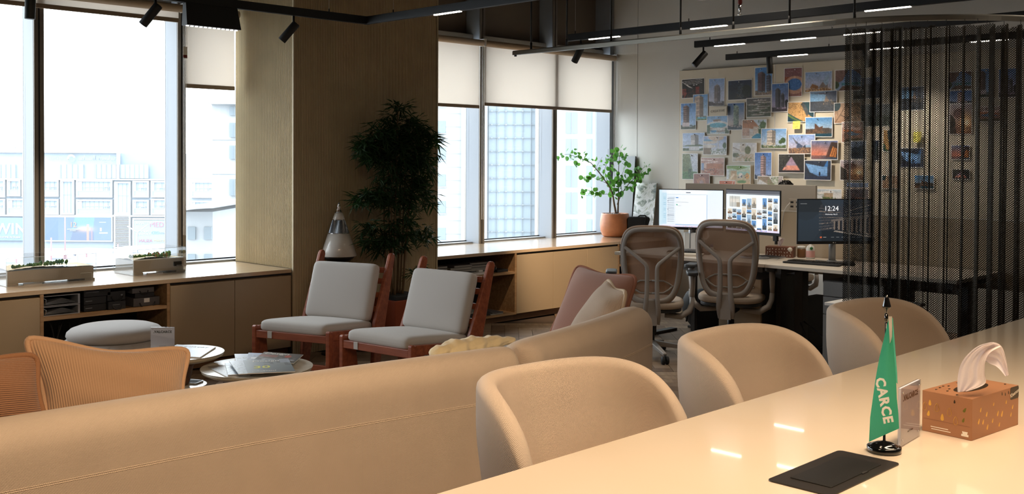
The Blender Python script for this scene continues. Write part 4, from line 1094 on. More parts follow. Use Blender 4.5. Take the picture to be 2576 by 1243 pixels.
# under the desks
t = thing('drawer_pedestal', 'beige drawer pedestal with round lock under the first desk', 'drawers', (7.18, 4.36, 0))
MB().box(-.24, -.19, .03, .24, .19, .60).build('carcass', 'desk_dark', t, bevel=.002)
for z0, z1 in ((.48, .595), (.36, .475), (.04, .355)): MB().box(-.262, -.186, z0, -.242, .186, z1).build('drawer', 'panel_beige', t, bevel=.002)
MB().cyl((-.272, -.12, .535), (-.262, -.12, .535), .012, 16).build('lock', 'chrome', t)
for a in (-.2, .2):
    for b in (-.15, .15): MB().cyl((a, b, 0), (a, b, .03), .015, 10).build('caster', 'black_soft', t)
t = thing('computer_tower', 'black computer tower with looping cables under the desk', 'computer', (7.36, 3.98, 0))
MB().box(-.2, -.03, .05, .14, .05, .45).build('case', 'black_metal', t, bevel=.004); MB().box(-.2, -.05, 0, .14, .07, .05).build('cradle', 'black_soft', t)
MB().tube([(-.2, 0, .28), (-.25, -.04, .26), (-.26, -.08, .20), (-.23, -.04, .14), (-.2, 0, .15)], .005, 6).build('cable', 'black_soft', t)
t = thing('power_cable', 'black cable running slanted down under the desk', 'cable', (7.18, 3.9, .0))
MB().tube([(.0, .10, .30), (-.05, -.05, .24), (-.12, -.25, .13), (-.16, -.40, .06), (-.16, -.5, .006)], .005, 6).build('cable', 'black_soft', t)
t = thing('drawer_pedestal', 'dark grey drawer unit under the desk beside the curtain', 'drawers', (7.15, 3.42, 0))
MB().box(-.24, -.23, .03, .24, .23, .64).build('carcass', 'desk_dark', t, bevel=.002)
for z0, z1 in ((.53, .635), (.40, .525), (.04, .395)): MB().box(-.262, -.226, z0, -.242, .226, z1).build('drawer', 'desk_grey', t, bevel=.002)
for a in (-.2, .2):
    for b in (-.19, .19): MB().cyl((a, b, 0), (a, b, .03), .018, 10).build('caster', 'black_soft', t)
t = thing('low_table', 'small white table with papers and a pen beyond the far shell chair', 'table', (6.66, 3.18, 0))
MB().box(-.16, -.25, .52, .30, .25, .54).build('tabletop', 'white_matte', t, bevel=.002)
MB().cyl((.07, 0, .01), (.07, 0, .52), .02, 12).build('pole', 'desk_grey', t); MB().lathe([(.01, 0), (.15, 0), (.15, .01), (.02, .02)], (.07, 0, 0), 28).build('foot', 'desk_grey', t)
for k, (dx, dy, r_) in enumerate(((0, .05, .2), (.05, -.04, -.25), (.10, .02, .5))):
    MB().box(-.105, -.148, .5402 + .0012 * k, .105, .148, .5410 + .0012 * k, Matrix.Translation((dx + .02, dy, 0)) @ Matrix.Rotation(r_, 4, 'Z')).build('x', 'paper', None).name = 'paper_sheet'
for k, o in enumerate([q for q in bpy.data.objects if q.name.startswith('paper_sheet') and q.parent is None and 'label' not in q]):
    o.location = t.location; tag(o, ['bottom sheet of white paper on the small white table', 'middle sheet of white paper on the small white table', 'top sheet of white paper on the small white table'][k % 3], 'paper', 'loose papers')

# ---------------------------------------------------------------- monitors
mat('bezel', srgb(22, 23, 26), .35); mat('stand_silver', srgb(150, 154, 160), .35, .5)
mat('screen_on', (.02, .02, .02), .3, vcol=True, emit=((1, 1, 1), .85)); mat('screen_dim', (.02, .02, .02), .3, vcol=True, emit=((1, 1, 1), .55))
def monitor(tl, tr, ztop, h, pic, m, label, foot, logo=True):
    """tl, tr: (x, y) of the upper corners"""
    tl, tr = V(*tl, 0), V(*tr, 0); c = (tl + tr) / 2; w = (tr - tl).length; X = (tr - tl).normalized(); N = V(-X.y, X.x, 0)
    if N.x < 0: N = -N        # away from the viewer
    t = thing('monitor', label, 'monitor', (c.x, c.y, .73), math.atan2(X.y, X.x), 'monitors on the desks')
    zt, zb = ztop - .73, ztop - h - .73
    MB().box(-w / 2, 0, zb, w / 2, .012, zt).build('bezel', 'bezel', t, bevel=.003)
    MB().box(-w * .32, .0125, zb + h * .2, w * .32, .045, zt - h * .2).build('rear_housing', 'bezel', t, bevel=.006)
    print_mesh('screen', pic, (-w / 2 + .007, -.0012, zt - .007), (w - .014, 0, 0), (0, 0, -(h - .030)), m, t)
    if logo:
        MB().cyl((-.012, -.0006, zb + .011), (-.012, -.0016, zb + .011), .004, 14).build('logo_mark', 'ink_white', t)
        text_mesh('LG', 'lettering', 'ink_white', .010, t, frame_matrix((.003, -.0008, zb + .011), (1, 0, 0), (0, 0, 1)), ext=.0002)
    MB().tube([(0, .048, .012), (0, .048, zb + .1)], .026, 18).build('stand_pole', 'stand_silver', t)
    MB().box(-.03, .012, zb + .05, .03, .05, zb + .11).build('stand_neck', 'stand_silver', t)
    ring = [(.115 * math.cos(a), .048 + .10 * math.sin(a) , .008) for a in np.linspace(-PI * 1.02, PI * .02, 24)]
    mb = MB(); G = []
    for k, p in enumerate(ring):
        a = np.linspace(-PI * 1.02, PI * .02, 24)[k]; d = V(math.cos(a), math.sin(a), 0); p = V(*p)
        G.append([p - d * .014 - V(0, 0, .008), p + d * .014 - V(0, 0, .008), p + d * .014 + V(0, 0, .006), p - d * .014 + V(0, 0, .006)])
    mb.grid(G, closed_v=True, smooth=False); mb.add(G[0], [(0, 1, 2, 3)]); mb.add(G[-1], [(0, 1, 2, 3)])
    mb.box(-.03, .03, 0, .03, .075, .012); mb.build('stand_foot', 'stand_silver', t, bevel=.002)
    return t
p1 = Pic(150, 86, [226, 240, 252], [232, 238, 252])
p1.rect(.0, .0, .05, 1, [205, 232, 246]).rect(.05, .08, .12, .93, [196, 226, 244]).rect(.12, .0, .76, .93, [240, 248, 255]).rect(.13, .15, .26, .93, [226, 240, 252]).rect(.26, .18, .76, .93, [238, 246, 254])
for k in range(12): p1.rect(.15, .24 + k * .055, .24, .253 + k * .055, [150, 160, 176]).rect(.135, .24 + k * .055, .145, .255 + k * .055, [90, 100, 120])
for k in range(12): p1.rect(.065, .2 + k * .05, .11, .207 + k * .05, [120, 160, 190], .6)
p1.rect(.14, .20, .25, .235, [200, 214, 228]).rect(.27, .20, .31, .222, [60, 130, 210]).ell(.285, .40, .010, .020, [60, 170, 140]).rect(.30, .39, .36, .40, [170, 180, 190]).rect(.30, .42, .35, .428, [190, 200, 208]).rect(.27, .33, .47, .336, [190, 200, 210])
p1.rect(.26, .925, .76, .945, [70, 150, 214]).rect(.12, .12, .76, .128, [190, 214, 234]).rect(.755, .13, .76, .93, [120, 170, 220]).rect(.43, .06, .50, .085, [110, 120, 136]).rect(.0, .965, 1, 1, [226, 222, 246])
for k in range(16): p1.rect(.38 + k * .025, .975, .392 + k * .025, .99, [[90, 110, 200], [200, 110, 90], [110, 110, 120]][k % 3])
monitor((7.30, 5.42), (7.50, 4.89), 1.252, .348, p1, 'screen_on', 'left monitor showing a bright mail window', None)
p2 = Pic(130, 86, [226, 238, 246]); p2.rect(0, 0, 1, .10, [86, 88, 96]).rect(.02, .075, 1, .11, [120, 124, 132]); rr_ = random.Random(3)
p2.rect(.06, .15, .27, .42, [188, 190, 186]).rect(.08, .22, .25, .30, [214, 210, 200]).line(.12, .15, .12, .42, .006, [150, 150, 150]).line(.18, .15, .18, .42, .004, [160, 160, 158]).rect(.2, .30, .27, .42, [150, 140, 124])
cols = [.03, .12, .21, .305, .40, .495, .595, .69, .79, .89]
for ci, cx_ in enumerate(cols):
    y = [.47, .47, .48, .22, .20, .17, .46, .18, .18, .18][ci]
    while y < .93:
        h_ = rr_.choice([.09, .12, .18, .26]); h_ = min(h_, .95 - y)
        sky = rr_.choice([[96, 140, 190], [150, 176, 200], [190, 196, 200], [120, 130, 140], [206, 196, 180]]); gnd = rr_.choice([[60, 66, 70], [96, 90, 80], [140, 136, 128], [50, 58, 62], [120, 84, 60]])
        p2.rect(cx_, y, cx_ + .082, y + h_ * .6, sky).rect(cx_, y + h_ * .6, cx_ + .082, y + h_, gnd).poly([(cx_ + .02, y + h_ * .8), (cx_ + .04, y + h_ * .25), (cx_ + .07, y + h_ * .8)], [c * .6 for c in sky]); y += h_ + .02
        if ci in (6,) and rr_.random() < .5: y += .2
p2.rect(0, .955, 1, 1, [214, 206, 232])
for k in range(16): p2.rect(.38 + k * .025, .968, .392 + k * .025, .988, [[90, 110, 200], [200, 110, 90], [110, 110, 120]][k % 3])
m2 = monitor((7.2, 4.674), (7.1, 4.12), 1.271, .352, p2, 'screen_on', 'middle monitor showing a grid of building pictures', None)
MB().box(.215, -.004, .15, .25, .02, .19).cyl((.235, .01, .125), (.235, .01, .155), .012, 12).build('clamp', 'black_soft', m2)
p3 = Pic(170, 98, [58, 68, 80], [44, 52, 60])
p3.poly([(0, 0), (.3, 0), (.36, .2), (.2, .45), (.1, .5), (0, .45)], [48, 54, 60])
for k in range(10):     # receding terraces on the left wall and stepped storeys on the right
    y0 = .10 + k * .075; p3.poly([(.28, y0 + .09), (.62, y0 * .72 + .18), (.62, y0 * .72 + .20), (.28, y0 + .12)], [126, 118, 112] if k % 2 else [84, 84, 88])
    p3.poly([(.62, .26 + k * .034), (1, .0 + k * .095), (1, .035 + k * .095), (.62, .275 + k * .034)], [140, 132, 124] if k % 2 else [92, 92, 98])
p3.speck(.3, .1, .62, .85, [66, 68, 74], .45, .8, 11, 3).speck(.6, .05, 1, .5, [58, 60, 68], .35, .8, 12, 4)
for k in range(9): p3.rect(.48 + k * .06, .50 - k * .008, .50 + k * .062, .74 + k * .012, [132, 120, 110]).rect(.505 + k * .06, .52 - k * .008, .53 + k * .06, .72 + k * .012, [40, 42, 48])
p3.poly([(.45, .48), (1, .34), (1, .42), (.45, .53)], [112, 106, 102]).poly([(.3, .75), (.55, .72), (1, .92), (1, 1), (.2, 1)], [38, 46, 54]).poly([(.5, .74), (1, .88), (1, .92), (.48, .77)], [150, 142, 134])
p3.rect(0, .3, .32, 1, [62, 76, 90], .35).ell(.31, .905, .013, .022, [226, 110, 70]).rect(.34, .90, .38, .912, [190, 190, 190])
for k in range(7): p3.rect(.45 + k * .07, .895, .49 + k * .07, .905, [160, 166, 172], .8)
p3.rect(.03, .09, .12, .097, [200, 204, 210], .7)
m3 = monitor((7.10, 3.977), (7.565, 3.60), 1.213, .345, p3, 'screen_dim', 'right monitor with a dark lock screen of terraced ruins', None)
m3.location = (7.335, 3.79, .73)
mat('screen_text', (.9, .92, .95), .5, emit=((.9, .93, .97), .9))
text_mesh('12:24', 'clock_lettering', 'screen_text', .052, m3, frame_matrix((-.03, -.0016, 1.213 - .73 - .075), (1, 0, 0), (0, 0, 1)), ext=.0002)
text_mesh('Wednesday, May 21', 'date_lettering', 'screen_text', .012, m3, frame_matrix((-.03, -.0016, 1.213 - .73 - .118), (1, 0, 0), (0, 0, 1)), ext=.0002)

# ---------------------------------------------------------------- things on the desks
def keyboard(x, y, rz, w, d, label, rest=True):
    t = thing('keyboard', label, 'keyboard', (x, y, .7305), rz, 'keyboards')
    if rest: MB().prism(rrect(-w / 2 - .01, -d / 2 - .06, w / 2 + .01, -d / 2 + .005, .02, 4), 'z', 0, .012).build('palm_rest', 'black_soft', t, bevel=.003)
    MB().prism(rrect(-w / 2, -d / 2, w / 2, d / 2, .008, 3), 'z', 0, .014).build('body', 'black_soft', t, bevel=.002)
    k0 = MB().prism([(-.0075, -.0075), (.0075, -.0075), (.0065, .0075), (-.0065, .0075)], 'z', 0, .005).build('key', 'bezel', t)
    k0.location = (-w / 2 + .016, -d / 2 + .014, .014); nx = int((w - .02) / .019); ny = 6
    for i in range(nx):
        for j in range(ny):
            if i or j: copy_part(k0, t, loc=(-w / 2 + .016 + i * .019, -d / 2 + .014 + j * .019, .014))
    return t
keyboard(7.13, 3.83, -PI / 2 + .10, .42, .13, 'black full-size keyboard with palm rest in front of the dark screen')
keyboard(7.14, 4.98, -PI / 2 + .3, .36, .12, 'black keyboard under the left monitor, seen between the chairs', False)
t = thing('mouse', 'black computer mouse right of the black keyboard', 'mouse', (7.17, 3.585, .7303), -1.3)
MB().lathe([(.001, .034), (.014, .033), (.026, .026), (.031, .014), (.031, .0), (.001, 0)], n=24).build('body', 'black_soft', t, sub=1); t.scale = (1.35, .95, 1)
MB().cyl((.014, -.004, .030), (.014, .004, .030), .006, 12).build('wheel', 'gap_dark', t)
def notebook(x, y, rz, w, d, h, m, label, z=.7302):
    t = thing('notebook', label, 'notebook', (x, y, z), rz, 'papers on the desks')
    MB().box(-w / 2, -d / 2, 0, w / 2, d / 2, h * .2).build('back_cover', m, t); MB().box(-w / 2 + .002, -d / 2 + .002, h * .2, w / 2 - .002, d / 2 - .002, h * .8).build('pages', 'paper', t)
    MB().box(-w / 2, -d / 2, h * .8, w / 2, d / 2, h).build('front_cover', m, t); return t
mat('cover_cream', srgb(208, 198, 178), .7)
notebook(6.98, 4.86, .5, .15, .21, .014, 'cover_cream', 'cream notebook on the desk between the two task chairs')
notebook(7.07, 5.02, .2, .14, .20, .008, 'cover_cream', 'second cream notebook behind the first, under the left monitor')
notebook(7.30, 4.36, .15, .20, .28, .008, 'desk_grey', 'grey folder on the desk in front of the patterned tissue box')
notebook(7.28, 4.33, -.3, .12, .17, .006, 'black_soft', 'small black notepad on the grey folder', .739)
def tissue_box(x, y, z, rz, w, d, h, label, m, drops, tm='tissue'):
    t = thing('tissue_box', label, 'tissue box', (x, y, z), rz, 'copper tissue boxes')
    MB().box(-w / 2, -d / 2, 0, w / 2, d / 2, h).build('carton', m, t, bevel=.0015)
    MB().prism([(.30 * w * math.cos(a), .24 * d * math.sin(a)) for a in np.linspace(0, 2 * PI, 25)[:-1]], 'z', h, h + .0006).build('slot', 'gap_dark', t)
    return t
mat('copper_card', srgb(160, 112, 78), .42, .1, noise=(5, .08)); mat('copper_dark', srgb(128, 82, 64), .4, .2)
mat('gold_foil', srgb(226, 178, 84), .28, .6); mat('foil_dark', srgb(58, 44, 26), .35, .3); mat('foil_green', srgb(120, 116, 48), .3, .5)
mat('tissue', srgb(232, 222, 222), .85, transl=((.85, .8, .8), .3)); mat('foil_white', srgb(238, 230, 214), .4)
def drop(mb, ox, oy, s, ang, plane, off):
    pts = []
    for a in np.linspace(0, 2 * PI, 15)[:-1]:
        r = s * (.5 + .0 * math.cos(a)); px = math.sin(a) * r * (1 - .35 * math.cos(a) * 1.0) * .75; py = math.cos(a) * s * (1.0 if math.cos(a) > 0 else .62)
        ca, sa = math.cos(ang), math.sin(ang); pts.append((ox + px * ca - py * sa, oy + px * sa + py * ca))
    if plane == 'xz': mb.hexa([V(a, off, b) for a, b in pts], [V(a, off - .0004, b) for a, b in pts])
    if plane == 'yz': mb.hexa([V(off, a, b) for a, b in pts], [V(off - .0004, a, b) for a, b in pts])
    if plane == 'xy': mb.hexa([V(a, b, off) for a, b in pts], [V(a, b, off + .0004) for a, b in pts])
def tissue_sheet(t, c, s, seed, lean, nm='tissue_sheet'):
    """a pulled-up sheet: pinched at the slot, opening upward and folding over"""
    r = random.Random(seed); G = []
    for i in range(19):
        u = i / 18; row = []
        for j in range(17):
            v = j / 16 - .5
            zz_ = 1.05 * math.sin(u * 1.55); over = max(0, u - .55) ** 1.3 * 1.9
            wdt = .10 + .95 * math.sin(min(u * 1.25, 1) * PI / 2) ** .8
            x = v * wdt + lean * over; y = .10 * math.sin(v * 9 + u * 2) * (.3 + u) + .05 * math.sin(v * 17)
            z = zz_ - over * (.55 + .5 * v) - abs(v) * .15 * u
            row.append(V(c[0] + x * s, c[1] + y * s, c[2] + max(z, .01) * s))
        G.append(row)
    MB().grid(G).build(nm, 'tissue', t, sub=1)
# foreground copper box: x 2.85..3.12, y 1.06..1.20
bx = thing('tissue_box', 'copper tissue box with gold drops on the meeting table, tissue pulled up', 'tissue box', (2.985, 1.125, .7502), -.095, 'copper tissue boxes')
w, d, h = .275, .142, .113
MB().box(-w / 2, -d / 2, 0, w / 2, d / 2, h).build('carton', 'copper_card', bx, bevel=.0015)
MB().prism([(.085 * math.cos(a), .028 * math.sin(a)) for a in np.linspace(0, 2 * PI, 25)[:-1]], 'z', h, h + .0006).build('slot', 'foil_dark', bx)
sp = [(-.062, .075, .010, .1, 'gold_foil'), (-.035, .078, .009, .2, 'gold_foil'), (.045, .075, .010, .5, 'foil_green'), (-.040, .046, .010, -.2, 'gold_foil'), (0, .043, .011, .1, 'gold_foil'), (.052, .045, .008, .3, 'foil_green'), (.020, .102, .006, 0, 'foil_dark'), (-.05, .03, .006, .4, 'copper_dark')]
# left face (-x side) carries scattered drops, front face (-y side) slanted ones
for oy, oz, s_, a_, m_ in [(-.050, .078, .009, .5, 'foil_green'), (.048, .080, .010, 0, 'gold_foil'), (.052, .050, .010, .2, 'gold_foil'), (.012, .046, .012, 0, 'gold_foil'), (-.047, .050, .008, .3, 'foil_green'), (-.022, .096, .006, 0, 'foil_dark')]:
    mb = MB(); drop(mb, oy, oz, s_, a_, 'yz', -w / 2); mb.build('foil_drop', m_, bx)
for oy, oz in [(.063, .070), (.028, .072), (-.008, .066), (-.026, .046)]:
    pts = [V(-w / 2 - .0006, oy + .0055 * math.sin(a) * (1 - .4 * math.cos(a)), oz + .011 * math.cos(a)) for a in np.linspace(0, 2 * PI, 16)[:-1]]
    MB().tube(pts, .0005, 4, closed=True).build('drop_outline', 'gold_foil', bx)
for ox, oz, s_ in [(-.09, .075, .008), (-.10, .045, .010), (-.075, .040, .009), (-.055, .058, .009), (-.05, .022, .010), (-.02, .035, .008), (.01, .050, .010), (.035, .045, .011), (.095, .085, .012), (.10, .055, .008), (.09, .035, .008), (-.015, .08, .006), (.02, .018, .008), (.06, .075, .007)]:
    mb = MB(); drop(mb, ox, oz, s_, -.45, 'xz', -d / 2); mb.build('foil_drop', 'gold_foil', bx)
for ox, oz in [(.055, .098), (.075, .100), (.035, .102)]:
    mb = MB(); drop(mb, ox, oz, .006, .2, 'xz', -d / 2); mb.build('foil_drop', 'foil_dark', bx)
for ox, oy in [(-.10, .05), (-.07, .055), (-.045, .058), (-.095, .02), (-.065, .03), (-.12, -.02), (-.03, .05), (.06, .05), (.09, .02), (.11, .055), (.12, -.04), (.03, .055)]:
    mb = MB(); drop(mb, ox, oy, .008, PI / 2 + .3, 'xy', h); mb.build('foil_drop', 'foil_dark', bx)
MB().prism(rrect(.085, .078, .136, .1128, .006, 3), 'y', -d / 2 - .0006, -d / 2).build('brand_patch', 'foil_dark', bx)
text_mesh('Kleenex', 'lettering', 'foil_white', .016, bx, frame_matrix((.110, -d / 2 - .0008, .094), (1, 0, .25), (-.1, 0, 1)), ext=.0002)
MB().box(-w / 2 - .0004, -d / 2 + .006, .036, -w / 2, d / 2 - .006, .0366).build('perforation', 'copper_dark', bx)
for k, (oy, ln) in enumerate(((.045, .05), (.043, .055))):
    MB().box(-w / 2 - .0004, oy - ln, .016 - .006 * k, -w / 2, oy, .018 - .006 * k).build('small_print', 'foil_white', bx)
MB().box(-w / 2 - .0004, -.062, .008, -w / 2, -.042, .014).prism([(-.058, .014), (-.046, .014), (-.044, .021), (-.060, .021)], 'x', -w / 2 - .0004, -w / 2).build('tissue_icon', 'foil_white', bx)
# the tissue standing out of it
Bi = (Matrix.Translation(bx.location) @ Matrix.Rotation(-.095, 4, 'Z')).inverted()
def sheet_from(name, A_, B_, t0, t1, n=26, m=16, rip=.006):
    def ev(c, u):
        k = min(int(u * (len(c) - 1)), len(c) - 2); f = u * (len(c) - 1) - k; f = f
        p0, p1, p2, p3 = c[max(k - 1, 0)], c[k], c[k + 1], c[min(k + 2, len(c) - 1)]
        return [.5 * (2 * b + (c_ - a) * f + (2 * a - 5 * b + 4 * c_ - d_) * f * f + (3 * b - a - 3 * c_ + d_) * f ** 3) for a, b, c_, d_ in zip(p0, p1, p2, p3)]
    G = []
    for i in range(n + 1):
        u = i / n; a = ev(A_, u); b = ev(B_, u); row = []
        for j in range(m + 1):
            v = j / m; w_ = [a[0] + (b[0] - a[0]) * v, a[1] + (b[1] - a[1]) * v]
            dep = t0 + (t1 - t0) * u + rip * math.sin(v * 8 + u * 3) * (.3 + u) + .004 * math.sin(v * 21) + .02 * math.sin(PI * v)
            row.append(Bi @ at(w_[0], w_[1], t=dep))
        G.append(row)
    return MB().grid(G).build(name, 'tissue', bx, sub=1)
sheet_from('tissue_sheet', [(2409, 987), (2409, 950), (2418, 914), (2440, 886), (2466, 868), (2496, 861)], [(2436, 984), (2478, 966), (2477, 938), (2479, 908), (2492, 886), (2518, 872)], 2.800, 2.800)
sheet_from('tissue_flap', [(2462, 870), (2496, 861), (2520, 872), (2531, 905), (2538, 944)], [(2478, 908), (2492, 916), (2506, 922), (2519, 934), (2529, 947)], 2.812, 2.79)
# second box on the desk
b2 = thing('tissue_box', 'brown tissue box with white leaf pattern on the desk by the middle monitor', 'tissue box', (7.42, 4.30, .7302), -PI / 4 - .45, 'copper tissue boxes')
MB().box(-.11, -.055, 0, .11, .055, .085).build('carton', 'copper_dark', b2, bevel=.0015)
rr_ = random.Random(8)
for i in range(9):
    for j in range(3):
        mb = MB(); drop(mb, -.094 + i * .0225 + rr_.uniform(-.004, .004), .018 + j * .024 + rr_.uniform(-.004, .004), .008, rr_.uniform(-.7, .7), 'xz', -.055); mb.build('foil_drop', 'foil_white', b2)
for j in range(4):
    mb = MB(); drop(mb, -.03 + j * .02, .03 + .012 * (j % 2), .007, .3, 'yz', -.11); mb.build('foil_drop', 'foil_white', b2)
MB().cyl((.085, -.0565, .066), (.085, -.055, .066), .018, 20).build('brand_patch', 'foil_white', b2)
tissue_sheet(b2, (-.01, 0, .085), .085, 4, -.4)
t = thing('hand_wash', 'small clear bottle with pink label and green mark behind the keyboard', 'bottle', (7.56 - .10, 4.06, .7302))
mat('soap_pink', srgb(222, 170, 164), .3); mat('soap_clear', srgb(222, 220, 214), .2); mat('soap_green', srgb(40, 120, 60), .4)
MB().lathe([(.03, 0), (.034, .01), (.034, .08), (.026, .10), (.012, .108), (.012, .125)], n=24).build('bottle', 'soap_clear', t)
MB().lathe([(.0345, .012), (.0348, .014), (.0348, .062), (.0345, .064)], n=24).build('label', 'soap_pink', t)
MB().cyl((-.026, -.022, .084), (-.0285, -.0235, .084), .012, 14).build('green_mark', 'soap_green', t)
MB().lathe([(.014, .125), (.014, .14), (.005, .142)], n=16).build('cap', 'white_plastic', t)
t = thing('jar', 'amber jar between the tissue box and the pink bottle', 'jar', (7.50, 4.16, .7302)); mat('amber', srgb(120, 84, 54), .25)
MB().lathe([(.03, 0), (.033, .006), (.033, .065), (.028, .07)], n=24).build('body', 'amber', t); MB().lathe([(.031, .07), (.031, .09), (.02, .092)], n=24).build('lid', 'white_plastic', t)
t = thing('usb_hub', 'blue capped small bottle under the left monitor', 'bottle', (7.42, 4.95, .7302)); mat('cap_blue', srgb(60, 80, 130), .4)
MB().lathe([(.014, 0), (.016, .004), (.016, .035), (.008, .04)], n=18).build('body', 'soap_clear', t); MB().lathe([(.012, .04), (.012, .058), (.004, .06)], n=18).build('cap', 'cap_blue', t)
t = thing('desk_organizer', 'white desk tray with pens and a looping white cable under the left monitor', 'organizer', (7.47, 5.17, .7302))
MB().box(-.05, -.07, 0, .05, .07, .15).build('body', 'white_plastic', t, bevel=.01)
for k in range(5): MB().cyl((-.02 + .01 * k, -.03 + .012 * k, .15), (-.03 + .012 * k, -.035 + .014 * k, .205 - .006 * k), .004, 8).build('pen', ['ink', 'cap_blue', 'red_paint', 'ink', 'gold_foil'][k], t)
MB().tube([(0, -.09, .17), (0, -.10, .12), (-.01, -.12, .05), (-.02, -.18, .02), (-.02, -.25, .006)], .0045, 8).build('cable', 'white_plastic', t)
MB().tube([(0, -.08, .10), (0, -.13, .10), (0, -.15, .12), (0, -.145, .17)], .008, 8).build('hook', 'white_plastic', t)

# ---------------------------------------------------------------- task chairs
mat('frame_taupe', srgb(166, 160, 154), .5, noise=(3, .02)); mat('rim_brown', srgb(150, 128, 110), .7, bump=('noise', 300, .2)); mat('arm_pad', srgb(52, 56, 60), .5)
mat('seat_taupe', srgb(188, 174, 158), .85, bump=('noise', 500, .3))
m = bpy.data.materials.new('mesh_net'); m.use_nodes = True; MATS['mesh_net'] = m
nt = m.node_tree; n_ = nt.nodes; L_ = nt.links; b_ = n_['Principled BSDF']; b_.inputs['Base Color'].default_value = (*srgb(184, 150, 126), 1); b_.inputs['Roughness'].default_value = .8
tc = n_.new('ShaderNodeTexCoord'); sep = n_.new('ShaderNodeSeparateXYZ'); L_.new(tc.outputs['UV'], sep.inputs[0])
def _sin(o, s_):
    a = n_.new('ShaderNodeMath'); a.operation = 'MULTIPLY'; a.inputs[1].default_value = s_; L_.new(o, a.inputs[0])
    b = n_.new('ShaderNodeMath'); b.operation = 'SINE'; L_.new(a.outputs[0], b.inputs[0]); return b.outputs[0]
mm = n_.new('ShaderNodeMath'); mm.operation = 'MULTIPLY'; L_.new(_sin(sep.outputs[0], 1900), mm.inputs[0]); L_.new(_sin(sep.outputs[1], 1150), mm.inputs[1])
gt = n_.new('ShaderNodeMath'); gt.operation = 'LESS_THAN'; gt.inputs[1].default_value = .55; L_.new(mm.outputs[0], gt.inputs[0]); L_.new(gt.outputs[0], b_.inputs['Alpha'])
def task_chair(x, y, rz, label, dz=0, cast=0.3, legs=0):
    t = thing('task_chair', label, 'chair', (x, y, 0), rz, 'mesh task chairs'); S0 = .43 + dz
    # back outline (y, z) measured from the seat, leaning backwards
    top, bot = 1.01 + dz, .43 + dz; H = top - bot
    def outline(s_):      # s_ 0..1 around
        a = 2 * PI * s_; yy, zz_ = math.sin(a), -math.cos(a)
        e = 2 / 4.4; yy = math.copysign(abs(yy) ** e, yy); zz_ = math.copysign(abs(zz_) ** e, zz_)
        hv = (zz_ + 1) / 2; wd = .168 + .062 * math.sin(min(hv * 1.12, 1) * PI * .55) ** .8 - .018 * max(0, hv - .55)
        return yy * wd, bot + hv * H
    def lean(z): f = (z - bot) / H; return -.185 - .10 * f - .035 * math.sin(PI * f * 1.1) * .0 + .03 * math.sin(PI * f)
    ring = [outline(k / 72) for k in range(72)]
    R = [V(lean(z) - .010 * (1 - (yv / .23) ** 2) * 0, yv, z) for yv, z in ring]
    curve = lambda yv: .045 * (abs(yv) / .23) ** 2      # sides wrap forwards
    R = [p + V(curve(p.y), 0, 0) for p in R]
    c0 = V(lean(.75 + dz), 0, .72 + dz)
    G = []
    for p in R:
        d = (p - c0); d.x = 0; d.normalize()
        G.append([p + d * a + V(b, 0, 0) for a, b in ((.0, -.018), (.009, -.014), (.012, .0), (.009, .012), (0, .014), (-.016, .006), (-.020, -.006), (-.014, -.016))])
    MB().grid(G, closed_u=True, closed_v=True).build('back_rim', 'rim_brown', t)
    G = [[p + (c0 - p) * .06 + V(a, 0, 0) + (c0 - p).normalized() * b for a, b in ((-.016, -.020), (-.024, -.006), (-.026, .006), (-.020, .020), (-.006, .022), (-.004, -.016))] for p in R]
    MB().grid(G, closed_u=True, closed_v=True).build('back_frame', 'frame_taupe', t)
    # net
    N = 24; G = []; uv = []
    for i in range(N + 1):
        f = i / N; z = bot + .012 + (H - .024) * f
        # half width at this height
        hv = f; zz_ = 2 * hv - 1; yy = (max(0, 1 - abs(zz_) ** 4.4)) ** (1 / 4.4)
        wd = (.168 + .062 * math.sin(min(hv * 1.12, 1) * PI * .55) ** .8 - .018 * max(0, hv - .55)) * yy
        row = []
        for j in range(17):
            yv = wd * (j / 8 - 1); row.append(V(lean(z) + curve(yv) * 1.0 - .0, yv, z)); uv.append((yv, z))
        G.append(row)
    MB().grid(G).build('back_net', 'mesh_net', t, uv=uv)
    # Y braces and the twin spine
    def bar(pts, r0, r1, nm='spine_bar'):
        mb = MB(); g = []
        for k, p in enumerate(pts):
            r = r0 + (r1 - r0) * k / (len(pts) - 1); d = (V(*pts[min(k + 1, len(pts) - 1)]) - V(*pts[max(k - 1, 0)])).normalized()
            nn = V(1, 0, 0); s_ = d.cross(nn).normalized()
            g.append([V(*p) + s_ * a * r + nn * b * .010 for a, b in ((-1, -.6), (-.6, -1.1), (.6, -1.1), (1, -.6), (1, 1), (-1, 1))])
        mb.grid(g, closed_v=True); mb.add(g[0], [tuple(range(6))]); mb.add(g[-1], [tuple(range(6))]); mb.build(nm, 'frame_taupe', t)
    for s_ in (-1, 1):
        zs = [(.205, .855), (.190, .845), (.10, .775), (.052, .735), (.040, .715), (.036, .69), (.036, .60), (.038, .50), (.044, .43), (.050, .36), (.046, .31), (.040, .275)]
        pts = [(lean(min(z + dz, top)) - .012 - (.035 * min(1, (.86 - z) / .15)) + (.0 if z > .42 else .05 * (.42 - z) / .15) + (curve(yv) if z > .8 else 0), s_ * yv, z + dz) for yv, z in zs]
        bar(pts, .011, .020)
    MB().prism([(-.040, .27 + dz), (.040, .27 + dz), (.034, .45 + dz), (.030, .455 + dz), (-.030, .455 + dz), (-.034, .45 + dz)], 'x', -.215, -.200).build('spine_web', 'frame_taupe', t)
